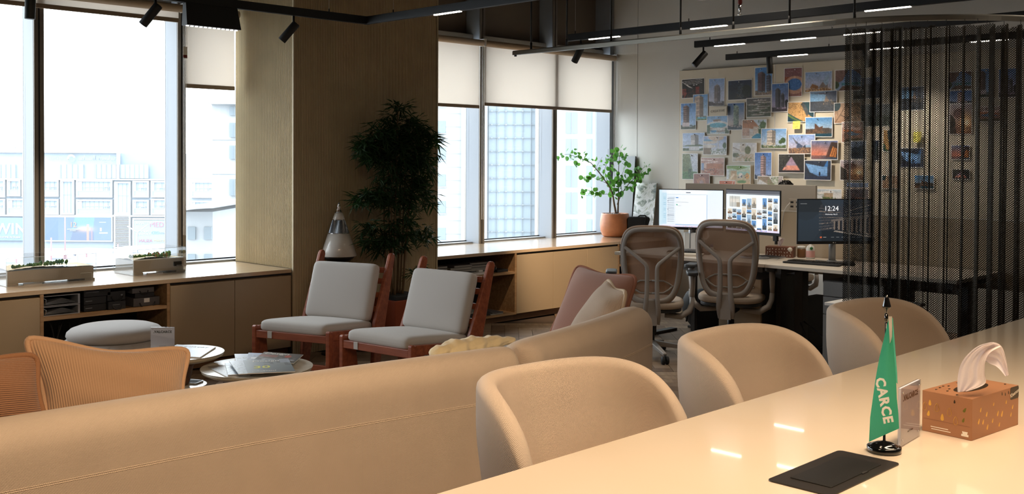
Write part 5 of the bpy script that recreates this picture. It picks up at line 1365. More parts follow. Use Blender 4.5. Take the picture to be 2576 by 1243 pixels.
    # lumbar hoop
    for s_ in (-1, 1):
        pts = [V(lean(.6 + dz) - .004 + curve(yv), s_ * yv, z + dz) for yv, z in ((.19, .560), (.15, .562), (.125, .582), (.085, .602), (.0, .604))]
        MB().tube(pts, .007, 6).build('lumbar_hoop', 'frame_taupe', t)
        pts = [V(lean(.6 + dz) - .004 + curve(yv), s_ * yv, z + dz) for yv, z in ((.15, .562), (.125, .535), (.085, .512), (.0, .510))]
        MB().tube(pts, .007, 6).build('lumbar_hoop', 'frame_taupe', t)
        MB().box(lean(.6 + dz) + curve(.19) - .008, s_ * .185 - .006, .545 + dz, lean(.6 + dz) + curve(.19) + .002, s_ * .185 + .006, .64 + dz).build('lumbar_slider', 'frame_taupe', t)
    # seat
    pts = [(.03 + .24 * math.copysign(abs(math.cos(a)) ** .7, math.cos(a)), .245 * math.copysign(abs(math.sin(a)) ** .7, math.sin(a))) for a in np.linspace(0, 2 * PI, 41)[:-1]]
    MB().prism(pts, 'z', S0 - .045, S0 + .015).build('seat', 'seat_taupe', t, bevel=.026, seg=3)
    MB().prism([(a * .93, b * .93) for a, b in pts], 'z', S0 - .07, S0 - .045).build('seat_pan', 'arm_pad', t, bevel=.006)
    MB().box(-.20, -.05, S0 - .13, .10, .05, S0 - .07).build('tilt_box', 'black_soft', t, bevel=.01)
    # arms
    for s_ in (-1, 1):
        MB().tube([(-.05, s_ * .10, S0 - .10), (-.05, s_ * .22, S0 - .11), (-.03, s_ * .285, S0 - .07), (-.01, s_ * .305, S0 - .02), (0, s_ * .308, S0 + .03)], [.02, .024, .024, .020, .018], 10).build('arm_bracket', 'frame_taupe', t)
        MB().tube([(0, s_ * .308, S0 + .03), (0, s_ * .308, S0 + .10), (0, s_ * .308, S0 + .20)], [.016, .020, .024], 12).build('arm_post', 'frame_taupe', t)
        MB().prism(rrect(-.10, s_ * .305 - .042, .12, s_ * .305 + .042, .035, 5), 'z', S0 + .20, S0 + .228).build('arm_pad', 'arm_pad', t, bevel=.009, seg=3)
    # column and star base
    MB().cyl((0, 0, .10), (0, 0, S0 - .12), .026, 16).build('gas_column', 'black_metal', t)
    MB().lathe([(.03, .07), (.045, .075), (.045, .12), (.03, .13)], n=20).build('hub', 'frame_taupe', t)
    for k in range(5):
        a = legs + k * 2 * PI / 5; d = V(math.cos(a), math.sin(a), 0); s_ = V(-d.y, d.x, 0)
        b = [d * .03 - s_ * .025 + V(0, 0, .085), d * .31 - s_ * .014 + V(0, 0, .062), d * .31 + s_ * .014 + V(0, 0, .062), d * .03 + s_ * .025 + V(0, 0, .085)]
        MB().hexa(b, [b[0] + V(0, 0, .042), b[1] + V(0, 0, .020), b[2] + V(0, 0, .020), b[3] + V(0, 0, .042)]).build('leg', 'frame_taupe', t, bevel=.005)
        w_ = V(0, 0, .03) + d * .31
        MB().cyl(w_ - s_ * .024, w_ - s_ * .006, .029, 18).build('caster', 'black_soft', t); MB().cyl(w_ + s_ * .006, w_ + s_ * .024, .029, 18).build('caster', 'black_soft', t)
        MB().cyl(w_, w_ + V(0, 0, .04), .009, 8).build('caster_stem', 'black_metal', t)
    return t
task_chair(6.37, 4.79, .66, 'first mesh task chair, in front of the left monitor', 0, legs=-2.16 - .66)
task_chair(6.80, 4.36, .38, 'second mesh task chair, set higher in front of the middle monitor', .045, legs=-2.3 - .38)
task_chair(8.72, 4.99, PI, 'mesh task chair with the seated person behind the partition', 0)
# backpack
t = thing('backpack', 'black backpack slumped on the floor under the second task chair', 'bag', tuple(at(1775, 828, z=.0)), .3)
t.location.z = 0
G = []
for i in range(13):
    z = .36 * i / 12; s_ = math.sin(PI * (.12 + .80 * (1 - i / 12))) ** .5 * (1.0 if i < 12 else .2)
    G.append([V((.12 * math.cos(a) * (1 + .1 * math.sin(3 * a + z * 9))) * s_ - z * .06, (.19 * math.sin(a) * (1 + .08 * math.sin(4 * a + z * 7))) * s_ + z * .05, z) for a in np.linspace(0, 2 * PI, 33)[:-1]])
m_ = MB().grid(G, closed_v=True); m_.add(G[0], [tuple(range(32))]); m_.add(G[-1], [tuple(range(32))]); m_.build('body', 'black_soft', t)
MB().tube([(-.13, .08, .30), (-.17, .10, .20), (-.15, .13, .08)], .008, 6).build('strap', 'black_metal', t)

# ---------------------------------------------------------------- person behind the partition
mat('skin', srgb(150, 104, 78), .55); mat('shirt', srgb(60, 66, 78), .8); mat('hair', srgb(22, 18, 16), .6); mat('eye_white', srgb(235, 232, 226), .3); mat('trouser', srgb(44, 46, 54), .8)
def skinned(name, verts, edges, radii, m, parent, sub=2):
    me = bpy.data.meshes.new(name); me.from_pydata(verts, edges, []); me.update()
    o = bpy.data.objects.new(name, me); COL.objects.link(o)
    sk = o.modifiers.new('skin', 'SKIN'); lay = me.skin_vertices[0].data if me.skin_vertices else None
    if lay is None:
        bm = bmesh.new(); bm.from_mesh(me); bm.verts.layers.skin.verify(); bm.to_mesh(me); bm.free(); lay = me.skin_vertices[0].data
    for k, r in enumerate(radii): lay[k].radius = (r, r) if not isinstance(r, tuple) else r
    lay[0].use_root = True; sk.use_smooth_shade = True
    s2 = o.modifiers.new('sub', 'SUBSURF'); s2.levels = sub; s2.render_levels = sub
    me.materials.append(MATS[m]); o.parent = parent; return o
pp = thing('person', 'person seated behind the partition, only the dark curly hair showing', 'person', (8.70, 4.99, -.03))
# faces -x; seat height .45
vb = [(0, 0, .53), (0, 0, .70), (-.01, 0, .88), (-.01, 0, 1.00), (-.02, 0, 1.07), (-.03, .17, .98), (-.10, .24, .76), (-.32, .16, .75), (-.03, -.17, .98), (-.10, -.24, .76), (-.32, -.16, .75),
      (-.04, .10, .50), (-.42, .12, .50), (-.42, .13, .08), (-.04, -.10, .50), (-.42, -.12, .50), (-.42, -.13, .08), (-.53, .13, .04), (-.53, -.13, .04)]
eb = [(0, 1), (1, 2), (2, 3), (3, 4), (3, 5), (5, 6), (6, 7), (3, 8), (8, 9), (9, 10), (0, 11), (11, 12), (12, 13), (0, 14), (14, 15), (15, 16), (13, 17), (16, 18)]
rb_ = [(.13, .11), (.13, .11), (.14, .11), (.10, .08), .055, .06, .045, .032, .06, .045, .032, .085, .06, .045, .085, .06, .045, .04, .04]
skinned('body', vb, eb, rb_, 'shirt', pp)
G = []
for i in range(17):
    f = i / 16; z = 1.06 + .26 * f; s_ = math.sin(PI * min(max(f, .03), .985)) ** .55
    G.append([V(-.02 + .098 * s_ * math.cos(a) - (.012 * max(0, -math.cos(a)) * math.exp(-((f - .42) / .1) ** 2)), .076 * s_ * math.sin(a) * (1 - .12 * (1 - f)), z) for a in np.linspace(0, 2 * PI, 25)[:-1]])
hd = MB().grid(G, closed_v=True); hd.add(G[0], [tuple(range(24))]); hd.add(G[-1], [tuple(range(24))]); hd.build('head', 'skin', pp)
for s_ in (-1, 1):
    MB().lathe([(.001, -.011), (.008, -.008), (.011, 0), (.008, .008), (.001, .011)], (-.108, s_ * .030, 1.19), 12).build('eye', 'eye_white', pp)
    MB().tube([(-.01, s_ * .076, 1.16), (-.015, s_ * .088, 1.19), (-.0, s_ * .084, 1.215), (.01, s_ * .076, 1.20)], .008, 6).build('ear', 'skin', pp)
    G5 = []
    base = V(-.36, s_ * .155, .745)
    MB().hexa([base + V(.02, -.035, -.012), base + V(-.06, -.038, -.012), base + V(-.06, .038, -.012), base + V(.02, .035, -.012)], [base + V(.02, -.03, .012), base + V(-.06, -.034, .010), base + V(-.06, .034, .010), base + V(.02, .03, .012)]).build('palm', 'skin', pp, bevel=.008)
    for k in range(4): MB().tube([base + V(-.055, -.027 + .018 * k, 0), base + V(-.085, -.028 + .019 * k, .006), base + V(-.115 + .006 * abs(k - 1.5), -.028 + .019 * k, -.004)], [.009, .008, .006], 8).build('finger', 'skin', pp)
    MB().tube([base + V(0, -s_ * .03, 0), base + V(-.03, -s_ * .052, .0), base + V(-.055, -s_ * .055, -.003)], [.011, .009, .007], 8).build('thumb', 'skin', pp)
MB().tube([(-.118, 0, 1.20), (-.133, 0, 1.165), (-.118, 0, 1.155)], [.008, .012, .008], 8).build('nose', 'skin', pp)
MB().tube([(-.108, -.022, 1.125), (-.116, 0, 1.122), (-.108, .022, 1.125)], .005, 6).build('mouth', 'copper_dark', pp)
rr_ = random.Random(2); mb = MB()
G = []
for i in range(14):
    f = i / 13; z = 1.19 + .155 * f; s_ = math.cos(f * PI / 2 * .98) ** .5
    G.append([V(-.008 + .112 * s_ * math.cos(a), .092 * s_ * math.sin(a), z + .004 * math.sin(a * 9 + i * 2)) * 1.0 for a in np.linspace(0, 2 * PI, 41)[:-1]])
m_ = MB().grid(G, closed_v=True); m_.add(G[-1], [tuple(range(40))])
for k in range(500):
    a = rr_.uniform(0, 2 * PI); f = rr_.uniform(.02, .97); s_ = math.cos(f * PI / 2) ** .5; p = V(-.008 + .113 * s_ * math.cos(a), .093 * s_ * math.sin(a), 1.19 + .158 * f); d = (p - V(-.008, 0, 1.22)).normalized()
    q = p + d * .007 + V(rr_.uniform(-.006, .006), rr_.uniform(-.006, .006), rr_.uniform(-.004, .006)); e = d.cross(V(rr_.random(), rr_.random(), rr_.random())).normalized() * .005
    m_.add([p - e, p + e, q + e * .4, q - e * .4], [(0, 1, 2, 3)])
m_.build('hair', 'hair', pp)
# ================================================================ potted tree in a copper pot
mat('pot_copper', srgb(186, 118, 78), .45, bump=('noise', 30, .35, .003), noise=(14, .12)); mat('soil', srgb(90, 84, 80), .95, bump=('noise', 60, .8))
mat('bark', srgb(110, 92, 76), .9, bump=('noise', 50, .6)); mat('leaf_green', srgb(62, 122, 44), .45, noise=(20, .25), transl=((.16, .42, .06), .35))
mat('leaf_dark', srgb(34, 70, 32), .5, noise=(20, .2), transl=((.06, .2, .04), .25)); mat('twig', srgb(112, 100, 84), .8)
pt = thing('potted_tree', 'small round-leaved tree in a copper pot on the oak worktop', 'plant', (8.93, 7.22, .6585))
MB().lathe([(r * 1.19, z * 1.24) for r, z in [(.01, 0), (.10, 0), (.118, .012), (.134, .05), (.139, .10), (.136, .15), (.128, .195), (.124, .205), (.116, .205), (.116, .19)]], n=48).build('pot', 'pot_copper', pt)
MB().lathe([(.138, .235), (.08, .242), (.01, .244)], n=32).build('soil', 'soil', pt)
for k in range(22):
    a = random.uniform(0, 6.28); r = random.uniform(.02, .12)
    MB().lathe([(.001, 0), (.010, .003), (.012, .008), (.006, .013), (.001, .014)], (r * math.cos(a), r * math.sin(a), .240), 7).build('pebble', 'grey_plastic', pt)
T0 = pt.location
def TP(u, v, dy=0): return at(u, v, D=11.42 + dy) - T0
branches = [
 [(1552, 548, 0), (1545, 514, 0), (1543, 500, -.01), (1541, 488, -.02), (1534, 472, -.03), (1512, 440, -.05), (1487, 410, -.07), (1460, 398, -.08), (1430, 388, -.09), (1408, 390, -.1)],
 [(1554, 548, 0), (1555, 514, .0), (1556, 495, .01), (1556, 470, .01), (1556, 430, 0), (1558, 395, 0), (1562, 378, 0)],
 [(1553, 515, 0), (1558, 500, 0), (1565, 485, .01), (1582, 462, .02), (1605, 440, .02), (1620, 420, .03), (1635, 418, .03)],
 [(1541, 488, -.02), (1530, 465, .02), (1520, 430, .05), (1530, 400, .06), (1530, 375, .06)],
 [(1528, 462, -.03), (1505, 452, -.05), (1480, 445, -.06), (1464, 447, -.06)],
 [(1541, 492, -.02), (1525, 488, -.06), (1500, 492, -.09), (1470, 492, -.1)],
 [(1540, 486, 0), (1548, 460, -.05), (1545, 420, -.06), (1540, 390, -.05)],
 [(1565, 485, .01), (1560, 450, .05), (1575, 415, .06), (1570, 385, .04)],
 [(1512, 440, -.05), (1500, 420, -.03), (1515, 395, -.02)],
]
for i, br in enumerate(branches):
    pts = [TP(*q) for q in br]; n = len(pts); r0 = [.011, .010, .007, .005, .0025, .003, .003, .003, .0025][i]
    if i == 0: r0 = .012
    MB().tube(pts, [max(.0012, r0 * (1 - k / n) ** 1.1) for k in range(n)], 8).build('branch', 'bark' if i < 2 else 'twig', pt)
leafm = MB(); N = 12
pts = [V(.5 * math.cos(a) * (1.0), .5 * math.sin(a) * .92, .10 * math.cos(a * 2)) for a in np.linspace(0, 2 * PI, N + 1)[:-1]]
leafm.add([V(0, 0, -.05)] + pts, [(0, 1 + k, 1 + (k + 1) % N) for k in range(N)], True)
lo = leafm.build('leaf', 'leaf_green', pt)
leaves = []
def scatter(u, v, ru, rv, n, s=.030, dy=0.0, sd=.05):
    for _ in range(n):
        a = random.uniform(0, 6.28); r = random.random() ** .6
        leaves.append((u + ru * r * math.cos(a), v + rv * r * math.sin(a), dy + random.uniform(-sd, sd), s * random.uniform(.7, 1.15)))
scatter(1558, 440, 34, 48, 62, .033); scatter(1560, 385, 18, 18, 16, .030); scatter(1535, 392, 18, 22, 12, .028); scatter(1552, 490, 17, 15, 12, .038)
scatter(1490, 485, 28, 10, 20, .032, -.07, .03); scatter(1448, 388, 32, 16, 16, .030, -.08, .02); scatter(1480, 400, 24, 12, 10, .028, -.07, .02)
scatter(1476, 445, 22, 10, 9, .032, -.06, .02); scatter(1607, 440, 18, 18, 22, .030, .02, .04); scatter(1590, 470, 12, 12, 9, .030); scatter(1622, 425, 16, 16, 9, .022, .03, .02)
scatter(1410, 395, 8, 10, 5, .026, -.1, .02); scatter(1464, 487, 6, 14, 4, .032, -.1, .01); scatter(1520, 440, 20, 20, 12, .028); scatter(1508, 420, 14, 16, 6, .026); scatter(1446, 412, 14, 8, 4, .034, -.08, .01)
for k, (u, v, dy, s) in enumerate(leaves[:298]):
    o = lo if k == 0 else copy_part(lo, pt)
    o.location = TP(u, v, dy); o.rotation_euler = (random.uniform(.3, 1.9), random.uniform(-.9, .9), random.uniform(0, 6.28)); o.scale = (s * 1.75, s * 1.75, s * 1.6)

# black bag and stone slabs in the corner
t = thing('black_bag', 'black zipped case leaning behind the copper pot', 'bag', (9.08, 6.96, .6585), -.80)
MB().prism([(-.17, 0), (.13, 0), (.12, .14), (.09, .205), (.06, .222), (-.14, .222), (-.17, .20)], 'y', -.05, .05).build('body', 'black_soft', t, bevel=.022, seg=3)
MB().tube([(-.05, -.02, .218), (-.03, -.02, .235), (.03, -.02, .235), (.045, -.02, .218)], .008, 8).build('handle', 'black_metal', t)
MB().tube([(.03, -.052, .21), (.02, -.056, .12), (.03, -.054, .04)], .004, 6).build('strap', 'black_metal', t)
mat('marble_green', srgb(200, 204, 204), .18, marble=(7, [(.30, srgb(92, 104, 116)), (.42, srgb(150, 158, 150)), (.50, srgb(226, 228, 230)), (.62, srgb(206, 210, 208)), (.72, srgb(146, 150, 112)), (.8, srgb(220, 222, 222))]))
mat('slab_grey', srgb(142, 146, 150), .5, noise=(4, .06)); mat('slab_edge', srgb(150, 138, 120), .6)
def slab(quad, th, m, label):
    c = [Vector(q) for q in quad]; o = c[3].copy(); t = thing('stone_slab', label, 'slab', tuple(o)); n = (c[1] - c[3]).cross(c[0] - c[2]).normalized()
    if n.x < 0: n = -n
    MB().hexa([q - o for q in (c[3], c[2], c[1], c[0])], [q - o + n * .004 for q in (c[3], c[2], c[1], c[0])]).build('face', m, t)
    MB().hexa([q - o + n * .004 for q in (c[3], c[2], c[1], c[0])], [q - o + n * th for q in (c[3], c[2], c[1], c[0])]).build('core', 'slab_edge' if m != 'slab_grey' else 'desk_dark', t)
    return t
slab([at(1601, 459, x=9.185), at(1652, 461, x=9.185), at(1641, 585, x=9.07), at(1588, 580, x=9.07)], .018, 'marble_green', 'white and green veined marble slab leaning on the wall')
slab([at(1545, 393, x=9.205), at(1598, 393, x=9.205), at(1586, 600, x=9.10), at(1532, 600, x=9.10)], .02, 'slab_grey', 'tall grey slab leaning behind the small tree')

# ================================================================ tall bamboo by the column
bt = thing('bamboo_plant', 'tall dark bamboo plant in a square terracotta planter beside the column', 'plant', (5.22, 6.42, 0))
mat('terracotta', srgb(150, 70, 40), .6, noise=(4, .08)); mat('bamboo_cane', srgb(104, 82, 52), .6, noise=(8, .15)); mat('bamboo_leaf', srgb(34, 62, 30), .55, noise=(10, .2), transl=((.05, .16, .03), .2))
MB().hexa([V(-.13, -.13, 0), V(.13, -.13, 0), V(.13, .13, 0), V(-.13, .13, 0)], [V(-.17, -.17, .40), V(.17, -.17, .40), V(.17, .17, .40), V(-.17, .17, .40)]).build('planter', 'terracotta', bt, bevel=.006)
MB().box(-.145, -.145, .395, .145, .145, .43).build('inner_pot', 'black_soft', bt, bevel=.004)
BT = V(5.22, 6.42, 0)
def BP(u, v, dy=0): return at(u, v, y=6.42 + dy) - BT
canes = [[(984, 752, 0), (986, 640, 0), (984, 520, -.02), (986, 420, -.02), (995, 330, 0)], [(993, 752, -.03), (992, 640, -.03), (996, 500, -.03), (998, 385, -.02), (1002, 262, -.02)],
         [(1005, 752, .02), (1012, 620, .02), (1018, 480, .02), (1023, 380, .02), (1030, 300, 0)], [(1012, 752, -.02), (1022, 600, -.02), (1034, 470, -.02), (1045, 380, 0), (1058, 310, 0)],
         [(974, 752, .02), (968, 620, .03), (966, 480, .03), (962, 400, .03), (955, 345, .02)], [(999, 752, .05), (1004, 600, .05), (1008, 450, .05), (1010, 350, .05)], [(988, 752, .06), (980, 600, .06), (976, 460, .06), (980, 350, .05)]]
for k, c in enumerate(canes):
    pts = []; 
    for i in range(len(c) - 1):
        a, b = BP(*c[i]), BP(*c[i + 1])
        for f in np.linspace(0, 1, 6)[:-1]: pts.append(a.lerp(b, f))
    pts.append(BP(*c[-1])); rr2 = [(.010 if k % 2 else .008) * (1 - .6 * i / len(pts)) * (1.18 if i % 4 == 0 else 1) for i in range(len(pts))]
    pts[0].z = .42; MB().tube(pts, rr2, 8).build('cane', 'bamboo_cane', bt)
sprays = []
def cloud(u, v, ru, rv, n, dy=0):
    for _ in range(n):
        a = random.uniform(0, 6.28); r = random.random() ** .55; sprays.append((u + ru * r * math.cos(a), v + rv * r * math.sin(a), dy + random.uniform(-.10, .08)))
cloud(1000, 350, 82, 68, 92); cloud(1040, 365, 62, 60, 56); cloud(960, 370, 62, 40, 40); cloud(1008, 275, 18, 16, 7); cloud(1010, 430, 80, 42, 44); cloud(925, 385, 32, 24, 16)
cloud(1015, 500, 75, 40, 44); cloud(935, 498, 40, 20, 18); cloud(900, 505, 16, 10, 4); cloud(1070, 500, 22, 22, 9); cloud(1000, 585, 55, 44, 34); cloud(930, 570, 24, 22, 9); cloud(1060, 590, 26, 26, 10); cloud(975, 612, 40, 20, 12); cloud(1045, 680, 14, 9, 3); cloud(928, 612, 14, 8, 3); cloud(1055, 430, 26, 46, 18); cloud(1060, 670, 6, 6, 2)
# a spray is a fan of slender pointed leaves on a short twig; the nearest 300 stay single parts
sv = []; sf = []
def leafblade(mb, o, d, L, w, up):
    s_ = d.cross(up).normalized(); droop = V(0, 0, -1)
    P = [o, o + d * L * .35 + s_ * w + droop * L * .04, o + d * L + droop * L * .22, o + d * L * .35 - s_ * w + droop * L * .04, o + d * L * .55 + droop * L * .06 + up * w * .3]
    mb.add(P, [(0, 1, 4), (1, 2, 4), (2, 3, 4), (3, 0, 4)])
protos = []
for q in range(5):
    mb = MB(); r = random.Random(q + 20)
    for k in range(11):
        a = r.uniform(-1.3, 1.3) + (PI if r.random() < .25 else 0); e = r.uniform(-.7, .5)
        d = V(math.cos(a) * math.cos(e), math.sin(a) * math.cos(e), math.sin(e)); leafblade(mb, V(.02 * r.uniform(-1, 1), .02 * r.uniform(-1, 1), .02 * r.uniform(-1, 1)), d, r.uniform(.075, .125), .0085, V(0, 0, 1))
    mb.tube([(-.05, 0, -.01), (0, 0, 0), (.03, 0, .0)], .0012, 4)
    o = mb.build('leaf_spray', 'bamboo_leaf', None); protos.append(o.data); bpy.data.objects.remove(o)
random.Random(4).shuffle(sprays)
mass = MB()
for k, (u, v, dy) in enumerate(sprays):
    p = BP(u, v, dy); az = math.atan2((p.y), (p.x - (-.02))) if abs(p.x) > .02 else random.uniform(0, 6.28); az += random.uniform(-1.2, 1.2)
    if k < 290:
        o = bpy.data.objects.new('leaf_spray', protos[k % 5]); COL.objects.link(o); o.parent = bt
        o.location = p; o.rotation_euler = (random.uniform(-.5, .5), random.uniform(-.5, .4), az); s_ = random.uniform(.8, 1.15); o.scale = (s_, s_, s_)
    else:
        M4 = Matrix.Translation(p) @ Matrix.Rotation(az, 4, 'Z') @ Matrix.Rotation(random.uniform(-.5, .4), 4, 'Y'); me = protos[k % 5]
        mass.add([M4 @ w_.co for w_ in me.vertices], [tuple(f.vertices) for f in me.polygons])
o = mass.build('leaf_mass', 'bamboo_leaf', bt); o['kind'] = 'stuff'

# ================================================================ landscape models under clear covers
mat('model_taupe', srgb(150, 140, 128), .5); mat('model_top', srgb(226, 228, 230), .6); mat('model_water', srgb(150, 180, 206), .2); mat('model_sand', srgb(214, 198, 168), .8)
mat('tree_green', srgb(70, 104, 50), .9); mat('tree_lime', srgb(100, 130, 44), .9); mat('tree_rust', srgb(150, 96, 50), .9); mat('tree_teal', srgb(54, 92, 62), .9)
glassmat('cover_clear', (.97, .98, .985), .07); mat('cover_edge', srgb(232, 238, 242), .2, alpha=.55)
def model(x0, x1, y0, y1, zb, h, cov, label, kind):
    cx_, cy_ = (x0 + x1) / 2, (y0 + y1) / 2; t = thing('landscape_model', label, 'model', (cx_, cy_, .6582), 0, 'landscape models under clear covers'); w, d = (x1 - x0) / 2, (y1 - y0) / 2
    MB().box(-w, -d, zb, w, d, zb + h).build('base_box', 'model_taupe', t, bevel=.001)
    for sx in (-1, 1):
        MB().box(sx * (w - .03) - .035, -d - .012, 0, sx * (w - .03) + .035, d + .012, zb).build('foot', 'model_taupe', t, bevel=.001)
    MB().box(-w + .10, -d - .002, .0, -w + .22, -d + .01, .010).build('slot_plate', 'alu_light', t)
    # relief
    G = []
    for i in range(33):
        row = []
        for j in range(13):
            u, v = i / 32, j / 12
            hh = .004 + .016 * max(0, math.sin(u * 4.2 + v * 2.0) * math.cos(v * 2.6 - u)) * (1 if kind == 1 else 1.2) + (.020 * math.exp(-((u - .15) ** 2 + (v - .6) ** 2) / .03) if kind == 1 else .026 * math.exp(-((u - .35) ** 2 + (v - .75) ** 2) / .03))
            hh = round(hh / .004) * .004; row.append(V(-w + 2 * w * u, -d + 2 * d * v, zb + h + .0005 + hh))
        G.append(row)
    MB().grid(G, smooth=False).build('relief', 'model_sand' if kind == 2 else 'model_sand', t)
    if kind == 1: MB().prism([(-w * .9, -d + .01), (w * .6, -d + .01), (w * .75, -d * .3), (w * .1, d * .1), (-w * .3, -d * .45), (-w * .8, -d * .55)], 'z', zb + h + .001, zb + h + .0065).build('water', 'model_water', t)
    else: MB().prism([(-w, -d), (w, -d), (w, -d + .02), (.0, -d + .045), (-w, -d + .03)], 'z', zb + h + .001, zb + h + .006).build('white_rim', 'model_top', t)
    # trees
    def tree_mesh(m):
        mb = MB(); mb.cyl((0, 0, 0), (0, 0, .008), .0008, 5)
        mb.lathe([(.0005, .006), (.0052, .009), (.0062, .013), (.0045, .018), (.0005, .022)], n=7); o = mb.build('model_tree', m, None); me = o.data; bpy.data.objects.remove(o); return me
    meshes = [tree_mesh(m) for m in (['tree_teal', 'tree_green', 'tree_teal'] if kind == 1 else ['tree_lime', 'tree_green', 'tree_rust'])]
    r = random.Random(kind); n = 64 if kind == 1 else 78
    for k in range(n):
        if kind == 1:
            if k < 12: u, v = .08 + k * .026, .12 + .012 * k
            else: u = r.uniform(.30, .80); v = .22 + .55 * (u - .3) + r.uniform(-.12, .14)
        else:
            if k < 12: u, v = .04 + .02 * k, .30 - .016 * k
            elif k < 40: u = .20 + (k - 12) * .022; v = .10 + r.uniform(0, .10) + .06 * math.sin(u * 9)
            else: u = r.uniform(.45, .92); v = r.uniform(.15, .62)
        o = bpy.data.objects.new('model_tree', meshes[(2 if kind == 2 and .4 < u < .75 and r.random() < .5 else int(r.random() * 2))]); COL.objects.link(o); o.parent = t
        o.location = (-w + 2 * w * u, -d + 2 * d * v, zb + h + .004 + (.006 if v > .4 else 0)); s_ = r.uniform(.9, 1.35) * (1.3 if kind == 2 else 1.35); o.scale = (s_, s_, s_)
    # cover: four thin sheets and a lid, with brighter polished edges
    a, b_, z0, z1 = w + .012, d + .014, .002, cov
    MB().box(-a, -b_, z0, a, -b_ + .002, z1).build('cover_front', 'cover_clear', t); MB().box(-a, b_ - .002, z0, a, b_, z1).build('cover_rear', 'cover_clear', t)
    MB().box(-a, -b_, z0, -a + .002, b_, z1).build('cover_side', 'cover_clear', t); MB().box(a - .002, -b_, z0, a, b_, z1).build('cover_side', 'cover_clear', t)
    MB().box(-a, -b_, z1, a, b_, z1 + .002).build('cover_lid', 'cover_clear', t)
    for p0, p1 in (((-a, -b_, z1), (a, -b_, z1)), ((-a, b_, z1), (a, b_, z1)), ((-a, -b_, z1), (-a, b_, z1)), ((a, -b_, z1), (a, b_, z1)), ((-a, -b_, z0), (-a, -b_, z1)), ((a, -b_, z0), (a, -b_, z1)), ((-a, b_, z0), (-a, b_, z1)), ((a, b_, z0), (a, b_, z1)), ((-a, -b_, z0), (a, -b_, z0))):
        MB().cyl(p0, p1, .0012, 5).build('cover_edge', 'cover_edge', t)
    if kind == 2: MB().box(w * .58, -d - .016, zb + h * .35, w * .88, -d, zb + h * .72).build('black_tag', 'gap_dark', t)
    MB().box(w * .66, -d - .018, .004, w * .93, -d - .0145, .055).build('acrylic_tab', 'cover_clear', t)
    for p0, p1 in (((w * .66, -d - .018, .055), (w * .93, -d - .018, .055)), ((w * .93, -d - .018, .004), (w * .93, -d - .018, .055))): MB().cyl(p0, p1, .001, 5).build('tab_edge', 'cover_edge', t)
    return t
model(2.485, 3.05, 7.055, 7.33, .016, .082, .185, 'long landscape model with teal trees under a clear cover, left on the worktop', 1)
model(3.362, 3.745, 7.105, 7.40, .020, .085, .185, 'shorter landscape model with lime and rust trees beside the second mullion', 2)

# ================================================================ table flag
fg = thing('table_flag', 'small green table flag on a black round stand', 'flag', (2.575, 1.188, .7502))
mat('flag_green', srgb(52, 160, 128), .7, bump=('noise', 500, .15), transl=((.08, .5, .34), .25)); mat('flag_white', srgb(214, 214, 212), .7); mat('gloss_black', srgb(14, 14, 15), .12, coat=.5)
MB().lathe([(.005, 0), (.041, 0), (.043, .002), (.043, .014), (.040, .016), (.034, .016), (.033, .019), (.020, .024), (.010, .026), (.004, .028)], n=48).build('base', 'gloss_black', fg)
MB().cyl((0, 0, .026), (.006, 0, .370), .0035, 10).build('pole', 'gloss_black', fg)
MB().lathe([(.0045, .352), (.0055, .368), (.0105, .372), (.0108, .376), (.005, .398), (.0015, .405)], (.0062, 0, 0), 16).build('finial', 'gloss_black', fg)
MB().cyl((.0045, 0, .335), (.0052, 0, .356), .0045, 10).build('collar', 'gloss_black', fg)
# cloth: front drape (toward camera-left) and a darker return fold on the right
fo = fg.location
def FP(u, v, t_): return at(u, v, t=t_) - fo
front = [[(2236, 800), (2243, 800)], [(2224, 850), (2246, 850)], [(2212, 900), (2250, 900)], [(2203, 950), (2254, 950)], [(2196, 1000), (2256, 1000)], [(2189, 1050), (2260, 1040)], [(2186, 1112), (2262, 1078)]]
G = []
for i in range(25):
    u = i / 24 * 6; k = min(int(u), 5); f = u - k; row = []
    l = [front[k][0][q] * (1 - f) + front[k + 1][0][q] * f for q in (0, 1)]; r = [front[k][1][q] * (1 - f) + front[k + 1][1][q] * f for q in (0, 1)]
    for j in range(9):
        v = j / 8; row.append(FP(l[0] + (r[0] - l[0]) * v, l[1] + (r[1] - l[1]) * v, 2.575 + .012 * math.sin(v * 3.0) - .02 * v * (u / 6)))
    G.append(row)
MB().grid(G).build('cloth_front', 'flag_green', fg)
back = [[(2244, 800), (2246, 800)], [(2246, 850), (2250, 850)], [(2247, 900), (2254, 900)], [(2250, 940), (2257, 940)], [(2252, 960), (2258, 966)]]
G = []
for i in range(13):
    u = i / 12 * 4; k = min(int(u), 3); f = u - k; l = [back[k][0][q] * (1 - f) + back[k + 1][0][q] * f for q in (0, 1)]; r = [back[k][1][q] * (1 - f) + back[k + 1][1][q] * f for q in (0, 1)]
    G.append([FP(l[0] + (r[0] - l[0]) * v, l[1] + (r[1] - l[1]) * v, 2.605 + .03 * v) for v in (0, .5, 1)])
MB().grid(G).build('cloth_return', 'flag_green', fg)
G = [[FP(2238 + .3 * i + a * (6 - .3 * i), 796 + i * 9, 2.56 + .003 * i) for a in (-.5, .5, 1)] for i in range(14)]
MB().grid(G).build('white_hem', 'flag_white', fg)
pL, pR = FP(2206, 940, 2.56), FP(2232, 1072, 2.56)
xd = (pR - pL); yd = _R3 * 1.0 + xd.normalized() * 0
text_mesh('CARCE', 'lettering', 'ink_white', .033, fg, frame_matrix((pL + pR) / 2 + V(0, 0, 0) - _F2 * .006 + _R3 * .002, xd, _R3), ext=.0003, spacing=1.12, offset=.0012)
